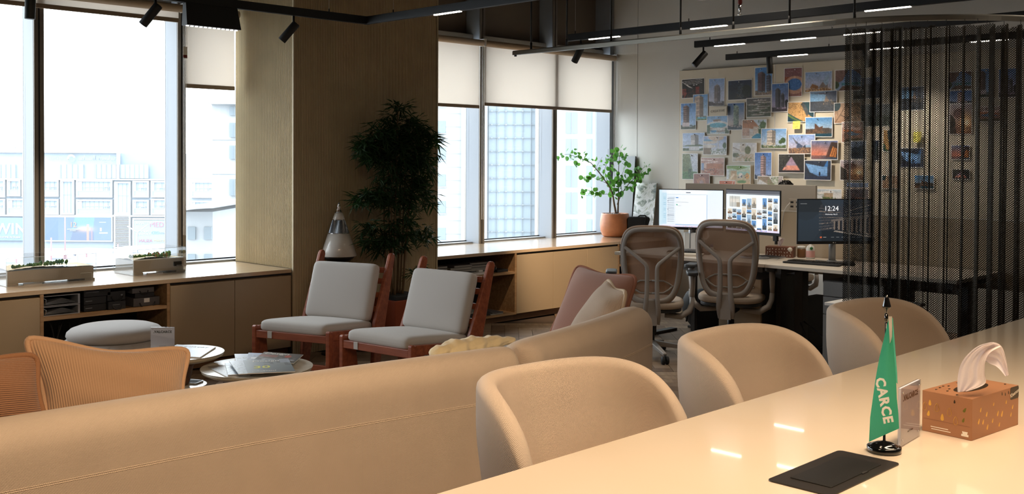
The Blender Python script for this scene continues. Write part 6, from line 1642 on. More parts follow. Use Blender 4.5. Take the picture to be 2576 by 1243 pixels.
# ================================================================ pictures pinned to the boards
ZX, ZY, ZS = 1690, 140, 3.272
SKY = [96, 140, 196]; PALE = [176, 196, 222]; NIGHT = [22, 32, 54]; SAND = [196, 160, 120]; PINK = [206, 140, 128]
def towerpic(w, h, sky0, sky1, x0, x1, y0, col, ground, skew=2, n=16, second=None, tip=None):
    p = Pic(w, h, sky0, sky1)
    dark = [c * .66 for c in col]; xs = x0 + (x1 - x0) * .55
    for a, b, t_, cc in ([(x0, x1, y0, col)] + ([second] if second else [])):
        dk = [c * .62 for c in cc]; m_ = a + (b - a) * .55
        p.poly([(a, t_ + .06), (m_, t_), (m_, .86), (a, .86)], cc).poly([(m_, t_), (b, t_ + .09), (b, .86), (m_, .86)], dk)
        for k in range(n):
            y = t_ + .07 + (.78 - t_) * k / n; p.rect(a, y, b, y + .012, [c * .5 for c in cc], .7)
    p.speck(0, .84, 1, 1, [c * .6 for c in ground], .5, .7, 3, 2)
    p.ridge(.88, .05, ground, 5); p.speck(0, .88, 1, 1, [min(255, c * 1.5) for c in ground], .25, .6, 6, 2); return p
def P_(k):
    w, h = 46, 38; v, u = 34, 56
    if k == 1:
        p = Pic(w * 2, h * 2, [24, 22, 24]); 
        for q in range(3): p.line(.02 + .1 * q, .12 + .07 * q, .9, .03 + .09 * q, .012, [220, 216, 214]); p.line(.02 + .1 * q, .14 + .07 * q, .35 + .06 * q, .45 + .02 * q, .012, [220, 216, 214])
        return p.rect(0, .5, .18, .85, [140, 70, 60]).rect(.62, .42, .78, .8, [130, 40, 36]).speck(0, .55, 1, 1, [90, 50, 44], .25, .7, 1, 4).rect(.5, .30, .58, .34, [230, 230, 230]).rect(.62, .29, .70, .33, [230, 230, 230]).poly([(.05, .98), (.2, .7), (.24, .72), (.1, 1)], [150, 70, 60])
    if k == 2: return towerpic(v, u, [130, 160, 208], [206, 206, 222], .36, .72, .2, [150, 142, 146], [84, 80, 84], second=(.58, .74, .26, [128, 124, 136]))
    if k == 3: return Pic(w, h, [28, 40, 66], [20, 26, 36]).speck(.4, .15, .65, .95, [70, 84, 90], .5, .8, 3, 1).speck(.3, .75, .9, .95, [120, 96, 70], .15, .8, 4, 1).ell(.78, .55, .2, .3, [24, 34, 30]).speck(.45, .4, .6, .95, [150, 140, 120], .15, .8, 5, 1)
    if k == 4: return towerpic(v + 4, u + 4, [70, 128, 194], [150, 184, 220], .16, .60, .14, [120, 96, 104], [126, 110, 100], n=26, second=(.66, .95, .25, [96, 104, 132]))
    if k == 5: return Pic(40, 62, [128, 84, 88], [150, 104, 96]).rect(0, .3, .4, .55, [150, 76, 48]).rect(.4, .3, 1, .42, [120, 116, 130]).ell(.6, .60, .62, .32, [196, 150, 128]).ell(.58, .58, .42, .21, [56, 104, 172]).speck(.25, .42, .95, .76, [96, 150, 206], .3, .7, 2, 1).poly([(0, .92), (.3, 1), (0, 1)], [176, 100, 80]).speck(.05, .1, .9, .2, [220, 200, 200], .03, 1, 1)
    if k == 6: return Pic(64, 44, [140, 170, 216], [196, 190, 206]).poly([(.5, .82), (.88, .1), (.86, .86)], [136, 122, 116]).poly([(.66, .5), (.88, .1), (.87, .6), (.80, .72)], [150, 176, 204]).poly([(.18, .78), (.27, .6), (.5, .72), (.5, .85), (.22, .85)], [150, 106, 70]).ridge(.86, .06, [140, 104, 76], 2).speck(0, .8, 1, 1, [216, 170, 112], .4, .8, 2, 2)
    if k == 7: return Pic(60, 46, [60, 104, 166], [150, 170, 196]).poly([(0, 0), (.5, 0), (.30, .5), (.1, .62), (0, .62)], [112, 80, 72]).poly([(.72, 0), (1, 0), (1, .3)], [98, 70, 66]).rect(.25, .62, 1, .74, [64, 128, 140]).poly([(.12, 1), (.3, .78), (.6, .76), (1, .86), (1, 1)], [104, 74, 58]).ell(.03, .72, .12, .18, [58, 74, 42])
    if k == 8: return towerpic(30, 52, [104, 156, 214], [186, 200, 212], .08, .70, .02, [196, 176, 164], [96, 116, 80], n=22).rect(.3, .88, .9, .94, [90, 170, 200])
    if k == 9: return towerpic(32, 54, [92, 140, 202], [160, 188, 220], .16, .56, .06, [142, 112, 104], [58, 66, 48], n=30).rect(.1, .74, .6, .9, [190, 176, 180])
    if k == 11: return Pic(50, 40, [116, 160, 206], [180, 196, 204]).ell(.5, .6, .55, .33, [206, 206, 208]).ell(.48, .52, .40, .14, [90, 160, 184]).ell(.5, .78, .48, .14, [150, 140, 134]).ell(.52, .74, .36, .08, [206, 204, 202]).ell(.3, .86, .14, .07, [70, 140, 190]).rect(0, .5, .14, 1, [70, 96, 72]).rect(.82, .7, 1, 1, [70, 92, 66]).speck(0, .6, 1, 1, [120, 120, 112], .2, .6, 3, 1).poly([(.25, .2), (.6, .16), (.62, .28), (.3, .3)], [128, 112, 104])
    if k == 12: return towerpic(34, 54, [58, 96, 150], [206, 180, 160], .34, .68, .06, [120, 146, 136], [44, 58, 70], n=26).speck(.34, .1, .68, .8, [190, 196, 160], .25, .7, 2, 1)
    if k == 13:
        p = Pic(50, 40, [98, 96, 98], [80, 84, 66]).speck(0, .3, 1, 1, [64, 74, 48], .5, .9, 3, 2)
        for q in range(8): p.ell(.35 + .25 * math.sin(q * 2.3) + .2, .12 + q * .11, .28, .035, [206, 200, 196]).ell(.40 + .25 * math.sin(q * 2.3) + .18, .11 + q * .11, .2, .018, [120, 104, 92])
        return p
    if k == 14: return towerpic(34, 56, [72, 118, 182], [186, 160, 178], .2, .52, .14, [92, 92, 100], [52, 42, 50], n=24, second=(.56, .76, .32, [104, 104, 116])).ell(.9, .72, .12, .14, [34, 34, 38])
    if k == 15: return Pic(56, 42, [30, 66, 74], [18, 58, 72]).poly([(.02, .0), (.55, .0), (.72, .55), (.95, .8), (.62, 1), (.3, .78), (0, .55)], [188, 146, 92]).poly([(.5, .1), (.6, .0), (.82, .5), (.75, .75)], [74, 80, 84]).speck(.05, .1, .6, .7, [96, 72, 48], .14, .8, 5, 1).poly([(0, .6), (.3, .84), (.55, 1), (.45, 1), (.2, .88), (0, .7)], [96, 116, 60])
    if k == 17: return Pic(60, 46, [110, 134, 168], [40, 52, 72]).ell(.2, .35, .5, .28, [110, 160, 204]).rect(0, .5, 1, 1, [38, 48, 62]).poly([(.0, .1), (.5, .06), (1, .02), (1, .2), (.5, .16)], [70, 80, 104]).poly([(.58, .22), (.66, .14), (1, .2), (1, .5), (.6, .42)], [58, 76, 104]).poly([(.54, .55), (.60, .2), (.72, .5)], [118, 100, 92]).speck(.5, .42, .9, .7, [206, 160, 110], .28, .8, 7, 1).speck(0, .55, 1, 1, [52, 60, 74], .5, .7, 8, 2)
    if k == 18: return Pic(60, 46, [196, 164, 136], [184, 146, 116]).ell(.05, .1, .18, .3, [34, 66, 76]).speck(.45, 0, 1, 1, [128, 110, 98], .5, .7, 4, 3).line(.05, .95, .5, .0, .012, [120, 92, 72]).line(.5, .0, .62, .6, .012, [110, 84, 66]).line(.62, .6, .5, .8, .02, [60, 50, 44]).line(.25, .6, .5, .8, .012, [70, 56, 48]).speck(.6, .6, 1, 1, [226, 206, 184], .4, .8, 6, 2)
    if k == 19: return Pic(60, 44, [70, 130, 188], [206, 206, 206]).ridge(.58, .06, [74, 70, 66], 3).poly([(.34, .62), (.36, .30), (.52, .52), (.62, .46), (.66, .46), (.62, .64)], [88, 60, 44]).poly([(0, .82), (.4, .58), (.9, .86), (1, 1), (0, 1)], [112, 84, 62]).rect(.3, .84, 1, 1, [24, 70, 90]).speck(0, .6, .9, .85, [70, 54, 46], .4, .8, 3, 2)
    if k == 20: return Pic(54, 42, [196, 210, 224], [206, 190, 176]).poly([(0, 0), (.45, 0), (.72, .4), (.6, .5), (0, .42)], [176, 118, 82]).speck(0, .0, .4, .2, [90, 70, 50], .4, .7, 3, 2).rect(.0, .42, .3, .85, [190, 156, 138]).rect(.46, .36, .68, .74, [206, 190, 176]).poly([(.45, .88), (.62, .74), (1, .74), (1, 1), (.4, 1)], [60, 136, 170]).ell(.86, .3, .12, .22, [82, 106, 66]).ell(.84, .62, .16, .16, [58, 84, 48]).speck(.66, 0, 1, .75, [70, 100, 56], .3, .7, 4, 2)
    if k == 21: return towerpic(48, 40, [150, 176, 216], [196, 204, 220], .38, .72, .06, [190, 188, 190], [70, 88, 60], n=14).rect(.3, .74, .78, .98, [186, 188, 194]).ridge(.68, .05, [78, 92, 66], 2, .74)
    if k == 22: return Pic(52, 42, [146, 168, 210], [206, 206, 210]).ell(.2, .3, .42, .12, [196, 188, 180]).ell(.18, .22, .3, .05, [104, 150, 186]).ell(.55, .05, .34, .2, [190, 172, 156]).rect(.64, 0, .68, .8, [186, 186, 190]).ell(.2, .55, .36, .1, [200, 196, 192]).rect(0, .64, .34, 1, [122, 104, 84]).speck(.3, .68, 1, 1, [100, 116, 96], .4, .8, 3, 2).speck(.3, .78, 1, 1, [226, 226, 230], .3, .8, 4, 2).ell(.93, .5, .08, .16, [60, 84, 52])
    if k == 23: return towerpic(54, 42, [112, 160, 214], [196, 206, 220], .22, .58, .04, [214, 200, 186], [78, 96, 58], n=18).ell(.88, .6, .1, .14, [56, 80, 46]).ell(.78, .68, .08, .1, [62, 86, 48]).speck(.1, .74, .55, .98, [226, 210, 180], .4, .8, 3, 2)
    if k == 24: return Pic(50, 40, [206, 206, 212], [190, 184, 170]).poly([(0, .2), (.3, .38), (.3, .42), (0, .26)], [140, 124, 112]).rect(.3, 0, .55, .5, [206, 196, 184]).ell(.64, .38, .13, .22, [106, 110, 66]).ell(.12, .66, .16, .12, [78, 92, 60]).speck(.1, .6, .9, 1, [176, 150, 120], .5, .8, 3, 2).speck(.5, .8, .8, 1, [90, 110, 60], .4, .8, 4, 2)
    if k == 25: return Pic(58, 44, [120, 152, 206], [214, 190, 196]).poly([(.3, .5), (.15, .15), (.17, .15), (.36, .42)], [86, 88, 100]).poly([(.3, .7), (.34, .4), (.55, .6), (.5, .72)], [76, 90, 118]).poly([(.5, .7), (.68, .5), (.66, .7)], [56, 66, 84]).rect(.66, .55, .9, .68, [140, 168, 204]).ridge(.7, .04, [112, 88, 78], 3).speck(0, .68, 1, 1, [190, 140, 96], .4, .8, 6, 2)
    if k == 26: return Pic(58, 44, [92, 108, 150], [226, 140, 96]).rect(0, .80, 1, 1, [52, 68, 90]).poly([(.55, .88), (.76, .06), (1, .10), (1, .9)], [62, 46, 40]).poly([(.70, .85), (.82, .3), (.98, .42), (.94, .9)], [196, 120, 52]).line(.78, .8, .88, .35, .014, [90, 56, 34]).line(.86, .85, .94, .42, .014, [90, 56, 34]).speck(.12, .86, .2, .92, [20, 20, 24], .4, 1, 3, 1).glow(.2, .72, .4, [230, 120, 90], .6)
    if k == 27: return Pic(50, 46, [176, 150, 140], [150, 110, 90]).speck(0, 0, 1, .35, [206, 196, 196], .5, .7, 3, 3).poly([(.2, .3), (.9, .25), (.9, .4), (.3, .42)], [226, 196, 184]).ell(.3, .42, .25, .06, [206, 120, 70]).ell(.55, .58, .3, .10, [92, 122, 156]).poly([(.2, .85), (.9, .8), (1, 1), (.1, 1)], [86, 76, 52]).ell(.75, .5, .2, .06, [190, 120, 84])
    if k == 28: return Pic(40, 44, [110, 128, 160], [60, 70, 88]).ridge(.3, .12, [44, 54, 70], 3).ridge(.55, .1, [30, 38, 50], 4).rect(0, .86, 1, 1, [40, 48, 62])
    if k == 29: return Pic(34, 54, [128, 140, 110], [70, 100, 60]).poly([(.5, 0), (1, 0), (1, .7), (.7, .7)], [196, 204, 216]).speck(.0, 0, .5, .9, [96, 104, 66], .5, .8, 3, 2).speck(.5, .0, 1, .7, [140, 150, 170], .35, .8, 4, 1).rect(0, .72, 1, 1, [52, 88, 50]).rect(.42, .6, .58, 1, [44, 70, 46]).speck(0, .7, 1, 1, [96, 140, 84], .35, .8, 5, 1)
    if k == 30: return Pic(50, 40, [176, 140, 134], [168, 128, 108]).line(0, .12, .5, .16, .02, [236, 226, 224]).line(.2, .3, .7, .2, .02, [236, 226, 224]).rect(.25, .33, .95, .6, [170, 112, 84]).rect(.12, .3, .22, .8, [196, 168, 156]).rect(0, .3, .12, .7, [120, 140, 176]).speck(.1, .6, .8, .98, [150, 72, 48], .35, .9, 3, 2).speck(.1, .6, .6, .9, [50, 44, 44], .2, .9, 4, 2)
    if k == 31: return Pic(36, 46, [128, 84, 72], [140, 92, 76]).poly([(.3, .2), (.7, .2), (.85, .9), (.15, .9)], [160, 112, 92]).ell(.5, .55, .15, .2, [150, 124, 120]).line(.2, .3, .38, .8, .01, [226, 170, 120])
    if k == 32: return Pic(54, 46, [176, 204, 190], [206, 170, 130]).poly([(0, 0), (.6, 0), (.9, .1), (.5, .22), (.2, .14), (0, .16)], [120, 150, 84]).rect(0, .2, .1, .7, [206, 214, 220]).rect(.16, .26, .42, .7, [196, 166, 130]).poly([(.05, .75), (.3, .4), (.36, .44), (.12, .8)], [226, 206, 180]).rect(.45, .3, .98, .45, [150, 190, 180]).ell(.60, .5, .09, .14, [226, 216, 206]).ell(.88, .52, .08, .15, [214, 160, 96]).speck(.48, .45, .9, .62, [90, 90, 100], .2, .9, 3, 2).ell(.64, .82, .2, .08, [104, 140, 84])
    if k == 33: return towerpic(34, 54, [70, 116, 190], [150, 170, 214], .34, .68, .08, [206, 168, 164], [46, 58, 76], n=30).poly([(.3, .9), (.5, .84), (.8, .88), (.8, .95), (.3, .95)], [214, 180, 176])
    if k == 34: return Pic(40, 30, [190, 96, 56], [176, 84, 48]).line(.9, 0, .7, 1, .02, [240, 220, 206]).line(.5, .4, .98, .7, .015, [240, 220, 206])
    if k == 35: return Pic(56, 40, [206, 206, 200], [190, 190, 170]).poly([(0, 0), (.45, 0), (.75, .9), (.5, 1), (0, .45)], [150, 132, 112]).poly([(.05, .2), (.6, .8), (.55, 1), (0, .6)], [206, 206, 206]).speck(.4, 0, .85, .8, [120, 140, 90], .3, .8, 3, 2).rect(.82, 0, 1, 1, [190, 176, 170]).speck(.82, 0, 1, 1, [160, 150, 150], .5, .8, 5, 1)
    if k == 36: return Pic(56, 42, [52, 50, 44], [44, 40, 36]).poly([(.5, .12), (.84, .88), (.13, .88)], [166, 140, 164]).poly([(.27, .62), (.73, .62), (.84, .88), (.13, .88)], [226, 150, 130]).rect(0, .88, 1, 1, [44, 32, 34]).rect(.315, .76, .33, .88, [30, 24, 30]).speck(0, 0, .3, .9, [70, 68, 58], .4, .6, 3, 3)
    if k == 37: return Pic(56, 42, [52, 60, 78], [40, 46, 62]).poly([(.03, .14), (.74, .32), (.86, .0), (.88, .78), (.5, .8), (.2, .62)], [120, 168, 222]).poly([(.74, .32), (.86, 0), (.90, .0), (.90, .3)], [60, 120, 190]).poly([(.2, .62), (.88, .76), (.88, .8), (.5, .8)], [96, 140, 196]).rect(.56, .6, .60, .78, [26, 30, 44]).ell(.2, .86, .2, .08, [40, 48, 62]).rect(.0, .82, 1, 1, [44, 50, 74])
    if k == 38: return Pic(52, 46, [176, 168, 176], [120, 80, 60]).ell(.42, .3, .26, .16, [96, 66, 66]).poly([(0, .3), (.25, .5), (.3, 1), (0, 1)], [52, 44, 36]).glow(.75, .62, .28, [255, 190, 110], .95).glow(.78, .62, .12, [255, 246, 220], 1).speck(.2, .7, 1, 1, [110, 66, 38], .4, .7, 3, 2)
    if k == 39: return Pic(46, 50, [120, 144, 186], [96, 84, 92]).rect(0, .2, 1, .3, [206, 186, 170]).ridge(.3, .05, [84, 76, 84], 3).speck(.2, .5, 1, .9, [120, 90, 84], .4, .7, 4, 3).rect(.4, .7, .9, .78, [150, 104, 90])
    if k == 40: return Pic(54, 46, [196, 206, 214], [140, 130, 96]).poly([(0, .2), (.6, .06), (.75, .16), (.1, .36)], [226, 222, 216]).rect(.3, .25, .7, .62, [176, 152, 124]).rect(0, .4, .25, .62, [206, 206, 206]).rect(.66, .2, 1, .7, [206, 204, 202]).ell(.42, .72, .18, .2, [112, 116, 66]).speck(.2, .5, .8, 1, [84, 100, 56], .4, .8, 3, 2)
    if k == 41: return Pic(40, 34, [130, 140, 146], [70, 76, 72]).ridge(.55, .1, [66, 74, 70], 2)
    r = random.Random(k)
    if k % 3 == 0: return Pic(50, 40, r.choice([SKY, NIGHT, PINK]), r.choice([PALE, [60, 50, 50], SAND])).ridge(.6, .15, r.choice([[60, 60, 70], [120, 90, 60], [40, 50, 60]]), k).glow(.6, .5, .25, [230, 140, 70], .7 if k % 2 else .1)
    if k % 3 == 1: return towerpic(34, 54, SKY, PALE, .3, .7, .1, [180, 160, 150], [70, 80, 60])
    return Pic(50, 40, [200, 176, 120], [70, 110, 60]).speck(0, 0, 1, 1, [150, 120, 60], .4, .7, k, 3).ell(.5, .5, .3, .2, [220, 220, 90])
PICS = [
 (1, 82, 195, 270, 345, 'dark interior picture with white curved ceiling lines, top left of the pin board'),
 (2, 303, 190, 435, 414, 'picture of a pointed grey glass tower right of the boxing interior'),
 (3, 462, 205, 662, 360, 'very dark night aerial picture of a twisted tower'),
 (4, 683, 98, 828, 325, 'picture of two brown and blue towers just beside the hanging spotlight'),
 (5, 925, 103, 1073, 336, 'portrait picture of an indoor pool under a pink ceiling'),
 (7, 1343, 118, 1560, 285, 'picture of a beach seen from a cave mouth beside the curtain'),
 (6, 1096, 136, 1320, 296, 'picture of a sharp triangular desert house under pale sky'),
 (8, 175, 320, 298, 535, 'picture of a tower with stepped balconies and a pool at its foot'),
 (9, 73, 392, 200, 608, 'picture of a slim brown tower on a white podium at the board edge'),
 (11, 287, 497, 475, 645, 'picture of white curved terraces with a turquoise pool'),
 (12, 458, 390, 598, 612, 'picture of a green glass tower against deep blue sky'),
 (13, 613, 350, 818, 503, 'picture of stacked white terraces among trees'),
 (14, 822, 230, 962, 463, 'picture of two dark pointed towers across the board seam'),
 (15, 952, 383, 1173, 545, 'aerial picture of a sandy headland in dark green sea'),
 (17, 1135, 293, 1360, 460, 'blue dusk picture of a bay with a small lit house'),
 (18, 1335, 388, 1560, 555, 'aerial picture of pale sandy rock with a dark track'),
 (41, 1490, 285, 1580, 362, 'small grey landscape picture half behind the curtain edge'),
 (19, 1098, 508, 1322, 670, 'picture of a pointed house on a rocky shore under blue sky'),
 (20, 578, 528, 780, 685, 'picture of a villa terrace with palm trees and blue pool'),
 (21, 88, 635, 272, 787, 'picture of a round white tower above a tree belt'),
 (22, 258, 662, 452, 818, 'picture looking up at curved white balconies with a blue pool'),
 (23, 735, 600, 945, 765, 'picture of a white ribbed tower with palm trees to its right'),
 (24, 500, 718, 698, 875, 'picture of a courtyard garden with beige chairs'),
 (25, 958, 648, 1180, 810, 'picture of a tilted glass frame on rocks under pale sky'),
 (26, 1145, 698, 1368, 858, 'sunset picture of a dark wedge building glowing orange'),
 (27, 1398, 545, 1580, 715, 'picture of terraced houses with orange light beside the curtain'),
 (28, 1472, 700, 1600, 855, 'dark blue mountain picture half behind the curtain edge'),
 (29, 85, 805, 213, 1022, 'portrait picture of greenery beside a white rock face'),
 (30, 240, 838, 433, 992, 'picture of a pink lounge interior with orange seats'),
 (31, 178, 968, 312, 1130, 'picture of a brown corridor cut off by the partition'),
 (32, 450, 900, 648, 1075, 'picture of a children room with green ceiling shapes'),
 (33, 680, 795, 822, 1022, 'picture of a pink tower against saturated blue sky'),
 (34, 388, 1025, 522, 1120, 'orange picture with white lines just above the partition'),
 (35, 705, 990, 915, 1110, 'picture of a white villa edge with palm leaves above the partition'),
 (36, 878, 808, 1092, 968, 'dark picture with a triangular pink sunset opening'),
 (37, 1090, 860, 1312, 1028, 'picture of a figure in a blue angular opening'),
 (38, 1385, 858, 1590, 1030, 'picture of a rock with a bright orange setting sun'),
 (39, 1437, 1042, 1620, 1230, 'dusk landscape picture low on the board beside the curtain'),
 (40, 1190, 1095, 1397, 1230, 'picture of a white modern villa above the dark monitor')]
mat('print_border', srgb(228, 226, 224), .5)
def soften(p, k):
    a = p.a; b = a.copy(); b[1:-1, 1:-1] = (a[1:-1, 1:-1] * 3 + a[:-2, 1:-1] + a[2:, 1:-1] + a[1:-1, :-2] + a[1:-1, 2:]) / 7
    r = np.random.default_rng(k); h, w = a.shape[:2]
    for c_, am in ((1, 5), (3, 6), (9, 5)):
        n = np.kron(r.normal(size=(h // c_ + 1, w // c_ + 1)), np.ones((c_, c_)))[:h, :w]; b = b + n[..., None] * am * (.4 + b / 300)
    g_ = b.mean(2, keepdims=True); p.a = np.clip(g_ + (b - g_) * .95, 4, 240); return p
def pin_picture(k, quad, label, group, x):
    tl, br = quad; w = tl.y - br.y; h = tl.z - br.z
    rx = random.Random(k).uniform(-.012, .012)
    t = thing('pinned_picture', label, 'picture', (x, (tl.y + br.y) / 2, (tl.z + br.z) / 2), 0, group); t.rotation_euler = (rx, 0, 0)
    MB().box(-.0004, -w / 2, -h / 2, .0, w / 2, h / 2).build('sheet', 'print_border', t)
    b = .006
    print_mesh('print_area', soften(P_(k), k), (-.0007, w / 2 - b, h / 2 - b), (0, -(w - 2 * b), 0), (0, 0, -(h - 2 * b)), 'print', t)
    MB().lathe([(.001, 0), (.006, .0), (.0045, .004), (.004, .008), (.0055, .011), (.001, .012)], n=10, M=Matrix.Translation((-.0006, random.Random(k + 50).uniform(-.03, .03), h / 2 - .022)) @ Matrix.Rotation(-PI / 2, 4, 'Y')).build('push_pin', 'chrome', t)
    return t
for i, (k, x0, y0, x1, y1, lb) in enumerate(PICS):
    x = 9.1975 - .0009 * i
    tl = at(ZX + x0 / ZS, ZY + y0 / ZS, x=x); br = at(ZX + x1 / ZS, ZY + y1 / ZS, x=x)
    pin_picture(k, (tl, br), lb, 'pictures pinned to the boards', x)
# pictures further along, seen through the chain curtain
HID = [(28, 2164, 195, 2217, 247, 'dark blue picture seen through the open edge of the curtain, top row'),
 (41, 2164, 263, 2240, 318, 'grey and rust picture through the curtain, under the dark blue one'),
 (17, 2261, 219, 2325, 277, 'blue bay picture seen through the curtain'),
 (15, 2221, 326, 2243, 382, 'narrow teal and orange picture seen through the curtain'),
 (37, 2261, 372, 2325, 422, 'dark picture with a blue opening seen through the curtain'),
 (3, 2195, 352, 2212, 405, 'small black picture just inside the curtain edge'),
 (7, 2385, 181, 2445, 225, 'cave beach picture high up behind the middle of the curtain'),
 (38, 2388, 262, 2446, 338, 'glowing orange sunset picture behind the middle of the curtain'),
 (33, 2388, 228, 2446, 260, 'cropped pale blue picture directly above the glowing sunset'),
 (26, 2392, 365, 2440, 402, 'orange and violet picture below the glowing sunset'),
 (36, 2395, 425, 2440, 452, 'small dark picture near the bottom behind the curtain'),
 (9, 2454, 173, 2500, 245, 'brown tower picture through the right part of the curtain'),
 (14, 2512, 173, 2560, 245, 'dark tower picture at the right picture edge behind the curtain'),
 (27, 2452, 268, 2520, 306, 'terraced house picture through the right part of the curtain'),
 (19, 2300, 440, 2350, 476, 'rocky shore picture low behind the curtain'),
 (18, 2218, 440, 2262, 476, 'sandy aerial picture low behind the curtain')]
for i, (k, x0, y0, x1, y1, lb) in enumerate(HID):
    x = 9.196 - .0009 * i
    pin_picture(k, (at(x0, y0, x=x), at(x1, y1, x=x)), lb, 'pictures pinned behind the curtain', x)
mat('note_yellow', srgb(228, 214, 100), .8); mat('note_white', srgb(214, 206, 190), .8)
x = 9.150
def note(q, m, lines, label, size):
    x0, y0, x1, y1 = q; tl = at(ZX + x0 / ZS, ZY + y0 / ZS, x=x); br = at(ZX + x1 / ZS, ZY + y1 / ZS, x=x); w, h = tl.y - br.y, tl.z - br.z
    t = thing('paper_note', label, 'note', (x, (tl.y + br.y) / 2, (tl.z + br.z) / 2)); t.location.x = 9.158
    MB().grid([[V(.0 - .006 * j * j, w / 2 - w * i, h / 2 - h * j) for j in (0, .5, 1)] for i in (0, .5, 1)]).build('sheet', m, t)
    for n_, s_ in enumerate(lines):
        text_mesh(s_, 'handwriting', 'ink', size, t, frame_matrix((-.004 - .003 * n_, 0, h * (.16 if len(lines) > 1 else 0) - n_ * size * 1.05), (0, -1, .04), (0, 0, 1)), ext=.0003, spacing=1.1, offset=-.0006)
note((993, 540, 1053, 603), 'note_yellow', ['PLOT', '27'], 'yellow sticky note reading plot twenty-seven below the aerial picture', .030)
note((303, 422, 448, 492), 'note_white', ['CREATIVE'], 'cream paper with the handwritten word creative between the towers', .036)
note(((2297 - ZX) * ZS, (332 - ZY) * ZS, (2316 - ZX) * ZS, (358 - ZY) * ZS), 'note_yellow', ['PLOT'], 'yellow sticky note glimpsed through the curtain', .022)
# ================================================================ the street outside
def ext(name, r, g, b, k=2.3, rough=.8, **kw):  # outdoor haze is put into these pale, close-toned colours
    k *= 1.22; c = srgb(r, g, b); mat(name, tuple(min(.9, q / k) for q in c), rough, **kw)
ext('far_white', 246, 250, 253); ext('far_blue', 214, 232, 248); ext('far_blue2', 200, 224, 244); ext('far_glass', 196, 220, 242, 1.7); ext('far_glass2', 206, 224, 240, 2.0); ext('far_slab', 232, 242, 250)
ext('far_dark', 156, 182, 212, 2.0); ext('far_letter', 250, 252, 254, 2.0); ext('ground_white', 246, 246, 250, 2.6); ext('ground_grey', 206, 208, 222); ext('far_pink', 236, 170, 176); ext('far_orange', 246, 190, 160); ext('sign_blue', 196, 218, 240)
ext('near_white', 236, 244, 250, 2.75); ext('near_cream', 240, 230, 224, 2.75); ext('near_joint', 212, 226, 234, 2.75); ext('near_window', 176, 196, 208, 2.9); ext('near_glass', 190, 210, 224, 2.4, noise=(.25, .10)); ext('near_mark', 232, 240, 246)
ext('logo_blue', 176, 216, 244); ext('logo_amber', 250, 224, 176); ext('letter_pale', 190, 206, 236); ext('red_letter', 226, 150, 170); ext('blue_letter', 150, 200, 236); ext('amber_letter', 244, 220, 160)
def fp(u, v, D): return at(u, v, D=D)
def fbox(mb, u0, v0, u1, v1, D0, D1, Dref=None):
    a = fp(u0, v1, D0); b = fp(u1, v1, D0); zt = fp((u0 + u1) / 2, v0, D0).z; zb = (a.z + b.z) / 2
    d = _F * (D1 - D0); q = [V(a.x, a.y, zb), V(b.x, b.y, zb), V(b.x, b.y, zb) + d, V(a.x, a.y, zb) + d]
    return mb.hexa(q, [V(p.x, p.y, zt) for p in q])
def far(nm, m, u0, v0, u1, v1, D0, D1, parent): return fbox(MB(), u0, v0, u1, v1, D0, D1).build(nm, m, parent)
def fring(nm, m, u0, v0, u1, v1, w, D0, D1, parent):
    mb = MB(); fbox(mb, u0, v0, u1, v0 + w, D0, D1); fbox(mb, u0, v1 - w, u1, v1, D0, D1); fbox(mb, u0, v0 + w, u0 + w, v1 - w, D0, D1); fbox(mb, u1 - w, v0 + w, u1, v1 - w, D0, D1)
    return mb.build(nm, m, parent)
ft = Matrix.Identity(4)
D = 180.0
def ftext(s, u, v, size_px, m, parent, Dd, nm='lettering', mirror=False, sp=1.0, off=0.0):
    k = Dd / CF
    return text_mesh(s, nm, m, size_px * k * 1.4, parent, frame_matrix(fp(u, v, Dd), _R, V(0, 0, 1)), ext=.02, spacing=sp, mirror=mirror, offset=off)
B = thing('office_building', 'long pale blue office building across the street with framed balconies', 'building')
far('upper_wall', 'far_blue', -260, 384, 299, 452, D + 1, D + 14, B)
far('upper_wall', 'far_blue2', 299, 386, 428, 452, D + 1.5, D + 14, B)
far('rear_wall', 'far_blue2', 428, 417, 560, 452, D + 2, D + 14, B)
far('lower_wall', 'far_blue', -260, 450, 560, 640, D + 1, D + 14, B)
far('roof_band', 'far_white', -10, 381, 299, 384.5, D + .3, D + 1, B); far('corner_pier', 'far_white', 293, 381, 299, 452, D + .3, D + 1, B)
far('floor_band', 'far_white', -260, 449, 430, 452.5, D + .35, D + 1, B); far('floor_band', 'far_white', -260, 540.5, 430, 544.5, D + .35, D + 1, B)
for u0, u1, n in ((-60, 38, 8), (152, 209, 4), (241, 292, 4), (302, 372, 6)):
    g_ = far('glazing', 'far_glass2', u0, 414, u1, 449, D + .8, D + 1.1, B)
    for k in range(n + 1): far('mullion', 'far_blue', u0 + (u1 - u0) * k / n - .4, 414, u0 + (u1 - u0) * k / n + .4, 449, D + .6, D + .9, g_)
